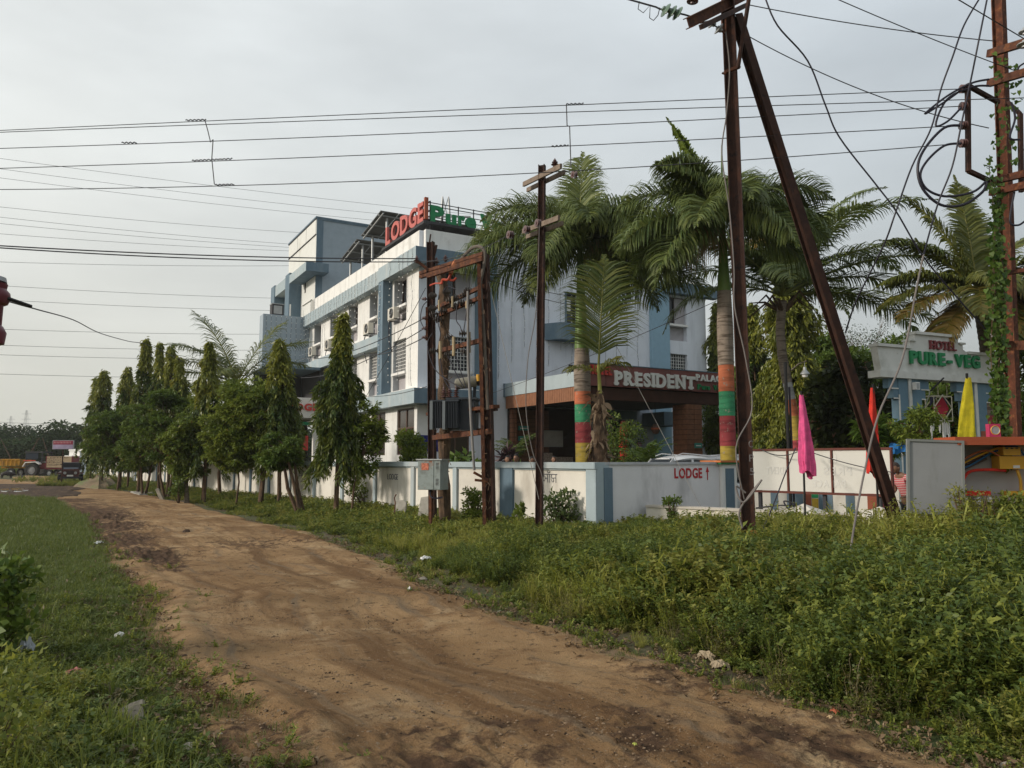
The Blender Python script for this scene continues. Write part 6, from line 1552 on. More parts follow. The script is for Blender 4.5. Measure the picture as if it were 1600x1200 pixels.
# young coconut palm in front (px 937)
p = at(937, 719, 17.6); p.z = .1
tF = thing('coconut_palm', p, 'young coconut palm with one huge upright frond and shaggy husk trunk', 'palm tree', 0, 'coconut palms in the hotel garden')
def cf(px, py): q = at(px, py, 17.6) - p; return Vector((q.x, 0, q.z))
YST = mat('yellow_stalk', (.30, .30, .07), rough=.5, var=.15, bump=.05); HUSK = leafmat('husk_fibre', (.13, .085, .05), (.30, .21, .13), (.38, .27, .17), trans=.1, rough=.8)
b = MB(); b.tube([cf(939, 728), cf(939, 640), cf(935, 570)], [.07, .055, .035], 10); b.build('stalk', YST, tF)
b = MB(); b.tube([(0, 0, 0), cf(937, 722), cf(937, 650), cf(939, 615)], [.2, .19, .14, .07], 12); b.build('trunk', BARK, tF)
rng = np.random.default_rng(77); Vs = []; Qs = []; Ts = []; o = 0
for i in range(120):
    zf = rng.random() ** .8; c0 = np.array(cf(937 + rng.normal() * 1.2, 735 - zf * 118)); a = rng.uniform(0, 6.28); rad = .19 * (1 - zf * .62)
    outv = np.array([math.cos(a), math.sin(a), 0]); L = rng.uniform(.25, .6); w = rng.uniform(.02, .06) * (1.15 - zf * .5); pth = []; pcur = c0 + outv * rad; d = outv * .25 + np.array([0, 0, rng.choice([-1, .7])])
    for k in range(6): pth.append(pcur.copy()); d = unit(d + outv * rng.uniform(-.1, .45) + np.array([0, 0, -.45]) + rng.normal(size=3) * .25); pcur = pcur + d * L / 6
    pth = np.array(pth); S = np.cross(outv, [0, 0, 1.]); ww = (w * np.array([.7, 1, 1, .9, .6, .15]))[:, None]; tw_ = rng.normal(size=3) * .4
    V = np.concatenate([pth - (S + tw_) * ww, pth + (S + tw_) * ww]); Vs.append(V); Qs.append(np.array([[k, k + 1, k + 7, k + 6] for k in range(5)]) + o); o += 12; Ts.append(np.full(5, rng.uniform(0, 1)))
nmesh('husk_sheaths', np.concatenate(Vs), np.concatenate(Qs), HUSK, np.concatenate(Ts), tF)
MF = frond_mesh(970, 2.75, 'coco', R(60), R(87), R(8), LM_COCO, .05, leafl=1.2, n=88, wdt=.032); MF.parent = tF; MF.location = cf(935, 572)
# rotate so that the blade faces the camera
MF.rotation_euler = (0, R(4), R(22))
for k, (az, el, dr, ls, ti) in enumerate(((200, 30, 70, .45, .5), (330, 45, 80, .4, .4), (20, 60, 60, .35, .5))):
    q = frond_mesh(980 + k, 2.0 * ls, 'coco', R(az), R(el), R(dr), LM_COCO, ti, leafl=.5, n=16); q.parent = tF; q.location = cf(936, 585)

# ---------------- big dense trees at the right rear
def rear_mast(px, Y, tip, base, hw, lab, seed, **k):
    p = at(px, 719, Y); p.z = 0; h = at(px, tip, Y).z; zb = .4 if base > 719 else at(px, base, Y).z
    return mast_tree(p, h, hw / 1208 * Y, zb, seed, lab, 'drooping dense trees behind the garden', **k)
rear_mast(1240, 30, 402, 800, 62, 'tall weeping green tree behind the leaning palm', 41, nb=480, lpb=80, leafL=.26, leafW=.075, top_new=.75)
rear_mast(1190, 32, 470, 800, 34, 'dark weeping tree behind the tallest steel pole', 42, nb=260, lpb=60, leafL=.28, leafW=.08)
rear_mast(1120, 44, 470, 800, 26, 'grey green drooping tree at the right corner of the hotel', 43, nb=200, lpb=50, leafL=.35, leafW=.09)
def rear_broad(px, Y, top, base, hw, lab, seed, **k):
    p = at(px, 719, Y); p.z = 0
    return broad_tree(p, at(px, top, Y).z, hw / 1208 * Y, max(.2, at(px, base, Y).z), seed, lab, group='dense trees behind the garden wall', whorl=False, **k)
rear_broad(1335, 26, 560, 722, 62, 'big leaved dark tree with reddish leaves behind the hoarding', 51, n=9000, leafL=.30, leafW=.20, m=leafmat('almond_leaf', (.016, .034, .010), (.075, .095, .022), (.22, .10, .06), trans=.25), clumps=44, flat=.8)
rear_broad(1300, 33, 515, 700, 70, 'dark bushy tree filling the gap left of the brace', 52, n=16000, leafL=.24, leafW=.10, m=LM_DARK, clumps=50, flat=.7)
rear_broad(1410, 34, 520, 705, 75, 'wide dark tree behind the gate arch', 53, n=16000, leafL=.24, leafW=.10, m=LM_DARK, clumps=54, flat=.7)
rear_broad(1530, 30, 560, 720, 70, 'dark foliage behind the right gate pillar', 54, n=14000, leafL=.22, leafW=.10, m=LM_DARK, clumps=50, flat=.8)
rear_broad(1640, 22, 420, 720, 60, 'leafy tree behind the rust red pole at the right edge', 55, n=9000, leafL=.22, leafW=.10, m=LM_DARK, clumps=40, flat=.8)
rear_broad(1160, 38, 560, 720, 60, 'dark tree behind the banded palm and the car', 56, n=12000, leafL=.26, leafW=.10, m=LM_DARK, clumps=44, flat=.8)
rear_broad(1480, 22, 610, 700, 40, 'dark shrub mass seen through the gate opening', 60, n=8000, leafL=.18, leafW=.10, m=LM_DARK, clumps=40, flat=.9)
p = at(1395, 719, 38); p.z = 0
t = thing('thorn_tree', p, 'thin leafed thorn tree with bare twigs against the sky left of the arch', 'tree')
rs = random.Random(5); b = MB(); rng = np.random.default_rng(5); LP = []
def grow_tw(p0, d, L, r, lv):
    p1 = p0 + d * L; b.tube([p0, (p0 + p1) / 2 + Vector((rs.uniform(-.06, .06), 0, rs.uniform(-.03, .06))) * L, p1], [r, r * .8, r * .6], 4, False)
    if lv <= 0: LP.append(p1); return
    for k in range(3 if lv > 1 else 4):
        nd = (d + Vector((rs.uniform(-.8, .8), rs.uniform(-.6, .6), rs.uniform(-.35, .5)))).normalized(); grow_tw(p1, nd, L * rs.uniform(.6, .85), r * .6, lv - 1)
        if lv < 3: LP.append(p0.lerp(p1, rs.random()))
for a in (-.5, 0, .5): grow_tw(Vector((0, 0, 2.6)), Vector((a, .1, 1)).normalized(), 2.0, .07, 4)
trunk([(0, 0, 0), (0, 0, 2.7)], .13, .09, BARK, t)
b.build('branches', BARKG, t)
LPn = np.repeat(np.array([tuple(v) for v in LP]), 9, 0) + rng.normal(size=(len(LP) * 9, 3)) * .22
V, Q = leaves(LPn, rng.normal(size=LPn.shape), .10, .05, rng=rng); nmesh('crown', V, Q, LM_FAR, rng.uniform(0, .9, len(LPn)), t)
# bright young tree before the hoarding's right end
p = at(1375, 719, 16.5); p.z = .05
broad_tree(p, at(1375, 652, 16.5).z - .05, .62, 1.7, 61, 'bright green young mango like tree behind the red flag', name='young_tree', group='young trees in the garden', n=2600, leafL=.22, leafW=.055, clumps=20, flat=.6, r0=.04, off=(.05, 0), m=leafmat('bright_leaf', (.05, .10, .015), (.13, .20, .03), (.2, .18, .04), trans=.35))
p = at(1440, 719, 14.2); p.z = .05
broad_tree(p, at(1440, 640, 14.2).z, .5, 1.75, 62, 'feathery young tree in front of the left gate pillar', name='young_tree', group='young trees in the garden', n=2200, leafL=.12, leafW=.035, clumps=18, flat=.7, r0=.03, m=LM_BROAD)
# planting seen above the compound wall
def shrub(px, Y, top, hw, lab, seed, base=None, n=2500, L=.12, W=.06, m=None, fl=None, name='shrub', flat=.8, clumps=16, cat='shrub', z0=None, sr=1.0):
    p = at(px, 719, Y); p.z = hz(p.x, p.y) if z0 is None else z0
    rng = np.random.default_rng(seed); t = thing(name, p, lab, cat); h = at(px, top, Y).z - p.z; rx = hw / 1208 * Y
    cs = np.stack([rng.normal(size=clumps) * rx * .45, rng.normal(size=clumps) * rx * .35, rng.uniform(.25 if base is None else base, .88, clumps) * h], 1)
    b = MB()
    for c in cs: b.tube([(0, 0, -.05), tuple(c * np.array([.5, .5, .55])), tuple(c)], [.018 * sr, .012 * sr, .005 * sr], 4, False)
    b.build('stems', BARK, t)
    k = rng.integers(0, clumps, n); g = unit(rng.normal(size=(n, 3))) * rng.random((n, 1)) ** .4
    P = cs[k] + g * rx * .42 * np.array([1, 1, flat]); P[:, 2] = np.clip(P[:, 2], .02, h)
    V, Q = leaves(P, g + rng.normal(size=(n, 3)) * .5 + np.array([0, 0, .2]), L * rng.uniform(.6, 1.2, n), W * rng.uniform(.7, 1.2, n), rng=rng)
    nmesh('leaves', V, Q, m or LM_BROAD, rng.uniform(0, .3, clumps)[k] + rng.uniform(0, .45, n), t)
    if fl:
        P = cs[rng.integers(0, clumps, fl)] + unit(rng.normal(size=(fl, 3))) * rx * .45
        V, Q = leaves(np.repeat(P, 5, 0), rng.normal(size=(fl * 5, 3)), .07, .05, rng=rng); nmesh('flowers', V, Q, mat('hibiscus_red', (.5, .06, .07), bump=0), None, t)
    return t
shrub(645, 21.5, 668, 34, 'flowering hibiscus bush with red blooms behind the meter box', 71, n=4200, fl=14, clumps=24)
shrub(722, 19.3, 700, 24, 'broad bright green leaves above the wall under the transformer', 72, n=260, L=.24, W=.15, m=leafmat('bright_broad_leaf', (.05, .10, .02), (.14, .20, .03), trans=.3), clumps=14)
shrub(752, 18.9, 706, 14, 'small bright leaf plant right of the transformer poles', 73, n=120, L=.22, W=.13, m=leafmat('bright_broad_leaf', (.05, .10, .02), (.14, .20, .03), trans=.3), clumps=10)
def potpalm(px, Y, top, base_y, lab, seed, m, L=1.1, n=12, wd=.05):
    p = at(px, base_y, Y); t = thing('ornamental_palm', (p.x, p.y, .1), lab, 'palm')
    b = MB(); b.lathe([(0, 0), (.22, 0), (.28, .4), (.26, .42), (.0, .38)], 14); b.build('pot', mat('clay_pot', (.2, .08, .05), bump=.05), t)
    z1 = at(px, top, Y).z - .1; stem = max(.3, z1 - L * .95)
    for k in range(4):
        b = MB(); b.tube([(.05 * math.cos(k * 1.6), .05 * math.sin(k * 1.6), .3), (.15 * math.cos(k * 1.6), .15 * math.sin(k * 1.6), stem)], .02, 5); b.build('stem', SHAFT, t)
    for k in range(n):
        o = frond_mesh(seed + k, L * random.uniform(.75, 1.1), 'coco', R(k * 137), R(random.uniform(35, 82)), R(random.uniform(50, 80)), m, .0, leafl=.32, n=22, wdt=wd); o.parent = t; o.location = (0, 0, stem)
potpalm(808, 32.5, 664, 719, 'dark green potted palm at the brown entrance wall', 1100, LM_PALM, 1.5, 14)
shrub(793, 26, 694, 12, 'dark purple leaved plant at the left end of the entrance', 75, n=160, L=.35, W=.09, m=leafmat('purple_leaf', (.02, .015, .02), (.07, .03, .035), trans=.1), clumps=8)
potpalm(1012, 29.5, 668, 719, 'dark palm in the entrance right of the red draped pillar', 1140, LM_DARK, 1.5, 12)
shrub(968, 31.5, 640, 40, 'tree full of tiny lights in the dark entrance court', 76, n=3800, L=.12, W=.07, m=LM_DARK, clumps=26)
# creeper hanging beside the rust red pole
p = at(1562, 719, 9.9)
t = thing('climbing_vine', (p.x, 9.9, .2), 'heart leaved climbing vine hanging along the rust red pole', 'vine')
HEART = leafmat('heart_leaf', (.035, .085, .012), (.12, .19, .03), trans=.35)
rng = np.random.default_rng(88); Ps = []; b = MB()
for s in range(7):
    x0 = 1556 + s * 2; pts = [at(x0 + 6 * math.sin(y * .02 + s) + (690 - y) * -.012, y, 9.9 + .03 * math.sin(s)) - t.location for y in range(720, 250 + s * 25, -12)]
    b.tube(pts, .006, 4, False)
    pts = np.array([tuple(q) for q in pts]); m_ = int(len(pts) * 5.5); idx = rng.integers(0, len(pts), m_); Ps.append(pts[idx] + rng.normal(size=(m_, 3)) * np.array([.032, .05, .05]))
for (y0, y1, cx, k) in ((80, 260, 1562, 46), (90, 260, 1585, 40), (600, 690, 1562, 70)):
    yy = rng.uniform(y0, y1, k); Ps.append(np.array([tuple(at(cx + rng.normal() * (6 if k < 100 else 22), y, 9.9) - t.location) for y in yy]))
b.build('stems', BARK, t)
P = np.concatenate(Ps); n = len(P)
def hearts(P, rng, L, W, m, parent, T):
    n = len(P); D = unit(rng.normal(size=(n, 3)) * np.array([.5, .3, .35]) + np.array([0, -.25, -.75])); S = unit(np.cross(D, np.array([0, -1, 0.]) + rng.normal(size=(n, 3)) * .45)); U = np.cross(S, D)
    l = L * rng.uniform(.6, 1.25, n)[:, None]; w = W * rng.uniform(.7, 1.2, n)[:, None]
    V = np.stack([P, P - D * l * .12 + S * w * .35 + U * w * .1, P + D * l * .3 + S * w * .5 + U * w * .15, P + D * l, P + D * l * .3 - S * w * .5 + U * w * .15, P - D * l * .12 - S * w * .35 + U * w * .1], 1).reshape(-1, 3)
    b = (np.arange(n) * 6)[:, None]; Q = np.concatenate([b + np.array([[0, 1, 2, 3]]), b + np.array([[0, 3, 4, 5]])])
    return nmesh('leaves', V, Q, m, np.tile(T, 2), parent)
hearts(P, rng, .066, .066, HEART, t, rng.uniform(0, .8, n))

# ---------------- far wood beyond the vehicles, one mass of thorn scrub
rng = np.random.default_rng(404); n = 130000
az_px = rng.uniform(-420, 700, n); Yd = rng.uniform(100, 135, n)
X = (az_px - 800) / 1202 * Yd
topz = 5.6 + 1.2 * np.sin(X * .11) + .9 * np.sin(X * .31 + 1) + .6 * np.sin(X * .83 + Yd * .2) + (Yd - 100) * .035
Z = topz * (rng.random(n) ** .6); P = np.stack([X, Yd, Z], 1) + rng.normal(size=(n, 3)) * .12
V, Q = leaves(P, rng.normal(size=(n, 3)) * np.array([1, 1, .7]), rng.uniform(.35, .8, n), rng.uniform(.2, .45, n), rng=rng, up=np.array([0, 0, 1.]))
o = nmesh('far_wood', V, Q, LM_FAR, np.clip(.35 + .3 * np.sin(X * .4 + Z) + rng.uniform(-.3, .3, n), 0, .9)); tag(o, kind='stuff')
b = MB()
rs = random.Random(6)
for k in range(90):
    px_ = rs.uniform(-300, 620); Y_ = rs.uniform(99, 108); x_ = (px_ - 800) / 1202 * Y_; b.tube([(x_, Y_, 0), (x_ + rs.uniform(-.6, .6), Y_, 2), (x_ + rs.uniform(-1.5, 1.5), Y_, 4.5)], [.12, .09, .04], 5, False)
o = b.build('far_wood_trunks', BARK); tag(o, kind='stuff')
rng = np.random.default_rng(405); n = 40000
az_px = rng.uniform(1050, 2300, n); Yd = rng.uniform(52, 75, n); X = (az_px - 800) / 1202 * Yd
Z = (5.0 + 1.0 * np.sin(X * .25) + .6 * np.sin(X * .7)) * rng.random(n) ** .55; P = np.stack([X, Yd, Z], 1)
V, Q = leaves(P, rng.normal(size=(n, 3)) * np.array([1, 1, .4]), rng.uniform(.4, .8, n), rng.uniform(.2, .4, n), rng=rng, up=np.array([0, 0, 1.]))
o = nmesh('far_wood', V, Q, LM_FAR, rng.uniform(0, .6, n)); tag(o, kind='stuff')

# ------------------------------------------------------------------ ground cover built from a few plant shapes, scattered by geometry nodes
def proto(name, V, Q, T, m):
    o = nmesh(name, V, Q, m, T); COL.objects.unlink(o); return o
def plant_proto(i, h, nst, lps, L, W, spread, m, tint=(0, .5), stemw=.006):
    rng = np.random.default_rng(2000 + i); Vs = []; Qs = []; Ts = []; o = 0
    for s in range(nst):
        a = rng.uniform(0, 6.28); sp = spread * rng.uniform(.2, 1); K = 7; hh = h * rng.uniform(.55, 1.05)
        f = np.linspace(0, 1, K)[:, None]; base = np.array([math.cos(a) * sp * .25, math.sin(a) * sp * .25, 0])
        pts = base + f * np.array([math.cos(a) * sp, math.sin(a) * sp, hh]) - np.array([0, 0, 1]) * f ** 3 * .18 * hh + rng.normal(size=(K, 3)) * .012
        S = np.array([-math.sin(a), math.cos(a), 0]) * stemw; V = np.concatenate([pts - S, pts + S]); Vs.append(V); Qs.append(np.array([[k, k + 1, K + k + 1, K + k] for k in range(K - 1)]) + o); Ts.append(np.full(K - 1, .75)); o += len(V)
        u = rng.uniform(.12, 1, lps); ip = np.stack([np.interp(u, f[:, 0], pts[:, k]) for k in range(3)], 1) + rng.normal(size=(lps, 3)) * .03 * h
        b2 = rng.uniform(0, 6.28, lps); D = np.stack([np.cos(b2), np.sin(b2), rng.uniform(-.2, .8, lps)], 1)
        V, Q = leaves(ip, D, L * rng.uniform(.5, 1.2, lps), W * rng.uniform(.6, 1.2, lps), rng=rng, up=np.array([0, 0, 1.]))
        Vs.append(V); Qs.append(Q + o); Ts.append(np.clip(rng.uniform(tint[0], tint[1], lps) + .18 * (u - .5), 0, .95)); o += len(V)
    return proto('plant_shape', np.concatenate(Vs), np.concatenate(Qs), np.concatenate(Ts), m)
def grass_proto(i, h, n, w, spread, tint=(0, .6), m=None):
    rng = np.random.default_rng(2500 + i); a = rng.uniform(0, 6.28, n); r = spread * np.sqrt(rng.random(n)); P = np.stack([np.cos(a) * r, np.sin(a) * r, np.zeros(n)], 1)
    b2 = rng.uniform(0, 6.28, n); out = np.stack([np.cos(b2), np.sin(b2), np.zeros(n)], 1); hh = h * rng.uniform(.4, 1.1, n)[:, None]; le = rng.uniform(.1, .8, n)[:, None]
    S = np.stack([-np.sin(b2), np.cos(b2), np.zeros(n)], 1) * w
    p1 = P + out * hh * le * .3 + np.array([0, 0, 1]) * hh * .55; p2 = P + out * hh * le + np.array([0, 0, 1]) * hh * (1 - le * .4)
    V = np.stack([P - S, P + S, p1 - S * .8, p1 + S * .8, p2 - S * .1, p2 + S * .1], 1).reshape(-1, 3); b = (np.arange(n) * 6)[:, None]
    Q = np.concatenate([b + np.array([[0, 1, 3, 2]]), b + np.array([[2, 3, 5, 4]])])
    return proto('grass_shape', V, Q, np.tile(rng.uniform(*tint, n), 2), m or LM_WEED)
def scatter(name, pts, scl, protos, seed, rotx=.0, label=None):
    """one stuff object: points carrying a scale, a turn and an index; plant shapes instanced on them"""
    n = len(pts); rng = np.random.default_rng(seed)
    coll = bpy.data.collections.new(name + '_shapes')
    for k, o in enumerate(protos):
        c = o.copy(); c.name = 'shape_%02d' % k; coll.objects.link(c)
    me = bpy.data.meshes.new(name); me.vertices.add(n); me.vertices.foreach_set('co', np.asarray(pts, dtype=np.float32).ravel())
    a = me.attributes.new('scl', 'FLOAT', 'POINT'); a.data.foreach_set('value', np.asarray(scl, dtype=np.float32))
    a = me.attributes.new('turn', 'FLOAT_VECTOR', 'POINT'); rr = np.stack([rng.normal(size=n) * .12, rng.normal(size=n) * .12, rng.uniform(0, 6.28, n)], 1); a.data.foreach_set('vector', rr.astype(np.float32).ravel())
    a = me.attributes.new('pick', 'INT', 'POINT'); a.data.foreach_set('value', rng.integers(0, len(protos), n).astype(np.int32))
    o = bpy.data.objects.new(name, me); COL.objects.link(o)
    ng = bpy.data.node_groups.new(name, 'GeometryNodeTree'); ng.interface.new_socket('Geometry', in_out='INPUT', socket_type='NodeSocketGeometry'); ng.interface.new_socket('Geometry', in_out='OUTPUT', socket_type='NodeSocketGeometry')
    N = ng.nodes; L = ng.links; gi = N.new('NodeGroupInput'); go = N.new('NodeGroupOutput'); mp = N.new('GeometryNodeMeshToPoints'); ip = N.new('GeometryNodeInstanceOnPoints'); ci = N.new('GeometryNodeCollectionInfo')
    ci.inputs['Collection'].default_value = coll; ci.inputs['Separate Children'].default_value = True; ci.inputs['Reset Children'].default_value = True
    def attr(nm, ty):
        x = N.new('GeometryNodeInputNamedAttribute'); x.data_type = ty; x.inputs['Name'].default_value = nm; return x.outputs['Attribute']
    L.new(gi.outputs[0], mp.inputs['Mesh']); L.new(mp.outputs[0], ip.inputs['Points']); L.new(ci.outputs[0], ip.inputs['Instance'])
    ip.inputs['Pick Instance'].default_value = True; L.new(attr('pick', 'INT'), ip.inputs['Instance Index']); L.new(attr('turn', 'FLOAT_VECTOR'), ip.inputs['Rotation']); L.new(attr('scl', 'FLOAT'), ip.inputs['Scale'])
    L.new(ip.outputs[0], go.inputs[0])
    md = o.modifiers.new('scatter', 'NODES'); md.node_group = ng
    return tag(o, kind='stuff')
LM_WEED2 = leafmat('weed_leaf_yellow', (.14, .155, .03), (.32, .315, .07), (.26, .2, .07), trans=.35)
LM_WEED3 = leafmat('weed_leaf_dark', (.045, .085, .016), (.16, .20, .038), (.16, .12, .05), trans=.3)
LM_DRY = leafmat('dry_weed', (.06, .07, .025), (.15, .125, .055), (.26, .19, .10), trans=.25)
LM_TURF = leafmat('turf_blade', (.070, .108, .022), (.175, .205, .045), (.2, .17, .06), trans=.35)
forbs = [plant_proto(i, .50, 9, 30, .066, .032, .28, (LM_WEED, LM_WEED2, LM_WEED, LM_WEED3)[i % 4]) for i in range(6)]
fine = [plant_proto(20 + i, .60, 14, 30, .034, .015, .30, (LM_WEED2, LM_WEED)[i % 2], (.2, .8)) for i in range(4)]
bush = [plant_proto(40 + i, .80, 18, 34, .058, .034, .42, (LM_WEED3, LM_WEED, LM_WEED3)[i % 3], (0, .6), .005) for i in range(4)]
dry = [plant_proto(60 + i, .55, 10, 14, .034, .013, .36, LM_DRY, (.1, .95), .0022) for i in range(3)]
low = [plant_proto(80 + i, .16, 9, 12, .042, .022, .18, (LM_WEED, LM_WEED2, LM_WEED3)[i % 3]) for i in range(4)]
low_d = plant_proto(85, .16, 9, 12, .045, .024, .18, LM_WEED3, (.2, .8)); low_e = plant_proto(86, .14, 7, 14, .035, .018, .16, LM_DRY, (0, .7))
turf = [grass_proto(i, .085, 60, .0028, .14, m=LM_TURF) for i in range(3)]
tuft = [grass_proto(10 + i, .24, 60, .0035, .10, (.1, .9), LM_WEED2) for i in range(3)] + [grass_proto(14, .24, 50, .0035, .1, (.0, .5))]
def wallside(x, y):
    """signed room in front of the walls: positive on the road side"""
    # left wall line from C0 going away-left, right low wall line from LW0 going right
    nl = np.array([-math.cos(R(35.4)), -math.sin(R(35.4))]); dl = (x - C0.x) * nl[0] + (y - C0.y) * nl[1]
    nr = np.array([-.675, -.738]); dr = (x - LW0.x) * nr[0] + (y - LW0.y) * nr[1]
    return np.where(y > 14.75 - .1 * (x - 2.6), dl, np.minimum(dr, 50))
def region(n, x0, x1, y0, y1, rng, geo=False):
    y = y0 * (y1 / y0) ** rng.random(n) if geo else rng.uniform(y0, y1, n)
    return rng.uniform(x0, x1, n), y
def verge_pts(n, seed, dmin, dmax, ylo=3.0, yhi=46, geo=True, xmax=14):
    rng = np.random.default_rng(seed); y = ylo * (yhi / ylo) ** rng.random(n)
    xr = edge_x(RE, y) + .16 * np.sin(y * 2.1) + .10 * np.sin(y * 5.3 + 1) + .06 * np.sin(y * 11); x = xr + rng.uniform(dmin, dmax, n) / .72
    ok = (wallside(x, y) > .12) & (x < xmax)
    return x[ok], y[ok], (x[ok] - xr[ok]) * .72, rng
def lift(x, y): return np.stack([x, y, height(x, y) - .01], 1)
def seen_limit(x, y, pts, s, h0):
    """cap plant height so that the bank keeps the profile it has along the walls: low before the white wall, higher at the cabinet"""
    px = x / np.maximum(y, .1) * 1208 + 800
    lim = np.interp(px, [300, 500, 700, 900, 1000, 1100, 1400, 1450, 1600], [790, 786, 794, 812, 806, 802, 800, 786, 778])
    room = np.maximum(EYE - (lim - 719) / 1208 * y - height(x, y), .08)
    r = np.random.default_rng(len(x))
    return np.minimum(s, room / h0 * r.uniform(.55, 1.28, len(x)) * (1 + .16 * np.sin(x * 2.1 + y) + .12 * np.sin(x * 5.3 - y * 1.7)))
def keepclear(x, y, pts, r=.35):
    k = np.ones(len(x), bool)
    for (a, c) in pts: k &= np.hypot(x - a, y - c) > r
    return k
# tall weeds: grow taller away from the road and nearer the low wall; sparse along the left wall
x, y, d, rng = verge_pts(15000, 1, .35, 7.5, 3.0, 22)
tallness = (.25 + .75 * sstep((d - .1) / 1.5)) * np.clip(1.12 - np.maximum(y - 10, 0) * .085, .28, 1.1) * (.72 + .28 * np.sin(x * 1.3 + y * .8) + .18 * np.sin(x * 3.1 - y * 2.2))
tallness *= np.where((x < 2.2) & (y > 9), .62, 1)
patchn = np.sin(x * .9 + 1.2 * np.sin(y * .7)) + .6 * np.sin(y * 1.9 + x * 1.1) + rng.normal(size=len(x)) * .45
s = np.clip(.26 + tallness * 1.12, .2, 1.6) * rng.uniform(.45, 1.3, len(x))
near = y < 9.0
m1 = patchn < -.25; m2 = (patchn >= -.25) & (patchn < .75); m3 = patchn >= .75
thin = rng.random(len(x))
scatter('weed_growth', lift(x[m1], y[m1]), seen_limit(x[m1], y[m1], 0, s[m1] * .95, .60), fine, 11)
scatter('weed_growth', lift(x[m2], y[m2]), seen_limit(x[m2], y[m2], 0, s[m2], .50), forbs, 12)
m3b = m3 & (thin < .75)
scatter('weed_growth', lift(x[m3b], y[m3b]), seen_limit(x[m3b], y[m3b], 0, s[m3b] * .72, .80), bush, 13)
# heavy bushes at the right edge
rng = np.random.default_rng(9); n = 420; x = rng.uniform(3.9, 9.5, n); y = rng.uniform(4.6, 9.6, n); ok = ((x - edge_x(RE, y)) * .72 > 1.2) & (wallside(x, y) > .15) & (x / y > .46 + .08 * rng.random(n)); x = x[ok]; y = y[ok]
k = y < 8.6; scatter('thicket', lift(x[k], y[k]), seen_limit(x[k], y[k], 0, rng.uniform(.75, 1.20, k.sum()), .80), bush, 14)
# dry twiggy weeds at the foot of the slope
x, y, d, rng = verge_pts(230, 3, .15, 1.6, 3.0, 9); k = rng.random(len(x)) < np.where(x > 1.2, .9, .25)
scatter('dry_weeds', lift(x[k], y[k]), rng.uniform(.35, .85, k.sum()), dry, 15)
x, y, d, rng = verge_pts(60, 33, 1.6, 4.0, 4.0, 7); scatter('dry_weeds', lift(x, y), rng.uniform(.8, 1.35, len(x)), dry, 25)
# low growth and grass on the whole verge
x, y, d, rng = verge_pts(26000, 4, .12, 9.0, 3.0, 48)
scatter('ground_cover', lift(x, y), rng.uniform(.55, 1.25, len(x)) * np.where(y > 14, 1.35, 1) * np.clip(.55 + d * .5, .5, 1.1), low + [low_d], 16)
x, y, d, rng = verge_pts(7000, 5, .0, 9.0, 3.0, 50)
scatter('grass', lift(x, y), rng.uniform(.25, .62, len(x)) * np.where(d > .5, 1.2, .8), tuft, 17)
# left side: smooth turf further back, weeds close to the camera
rng = np.random.default_rng(6); n = 42000; y = 3.2 * (40 / 3.2) ** rng.random(n); xl = edge_x(LE, y); x = xl - rng.uniform(-.15, 9.5, n) * (.35 + y / 14); ok = x > -.78 * y - 3; x = x[ok]; y = y[ok]
scatter('grass', lift(x, y), rng.uniform(.7, 1.3, len(x)) * np.clip(.35 + y * .06, .5, 2.2), turf, 18)
rng = np.random.default_rng(7); n = 7000; y = 2.6 * (11 / 2.6) ** rng.random(n); xl = edge_x(LE, y); x = xl - rng.uniform(.0, 5, n); ok = (x > -.75 * y - 1.5) & (rng.random(n) < np.clip(1.35 - y * .085, .1, 1) * np.clip((xl - x) * 1.2 + .25, .1, 1)); x = x[ok]; y = y[ok]; dd = (edge_x(LE, y) - x)
scatter('weeds', lift(x, y), rng.uniform(.5, 1.1, len(x)) * np.clip(1.4 - y * .08, .6, 1.3), [low[2], low[0], low[2], low_d, low_e] + tuft[3:], 19)
k = (y < 6.2) & (dd > .45) & (rng.random(len(x)) < .16); scatter('weeds', lift(x[k], y[k]), rng.uniform(.28, .55, k.sum()), forbs, 20)
# scattered tufts on the road margins
rng = np.random.default_rng(8); n = 900; y = 3.2 * (20 / 3.2) ** rng.random(n); side = rng.random(n) < .6
x = np.where(side, edge_x(LE, y) + np.abs(rng.normal(size=n)) * .38, edge_x(RE, y) - np.abs(rng.normal(size=n)) * .16)
scatter('grass', lift(x, y), rng.uniform(.3, .8, n), turf + low[:1], 21)
# scrub around the far vehicles and a plain of far grass
rng = np.random.default_rng(10); n = 2600; px = rng.uniform(-300, 125, n); Y = rng.uniform(79, 100, n); x = (px - 800) / 1202 * Y; scatter('far_scrub', lift(x, Y), rng.uniform(.9, 1.8, n), forbs + bush[:1], 22)
rng = np.random.default_rng(12); n = 260; x, y = rng.normal(size=n) * 3 - 31.5, rng.normal(size=n) * 2.5 + 60; scatter('far_scrub', lift(x, y), rng.uniform(.6, 1.2, n), forbs, 23)
rng = np.random.default_rng(13); n = 420; pp = [G2(130, 757), G2(175, 757)]; x = rng.uniform(pp[0].x - 1, pp[1].x + 1, n); y = rng.uniform(47, 55, n); scatter('far_scrub', lift(x, y), rng.uniform(.4, .9, n), forbs, 24)
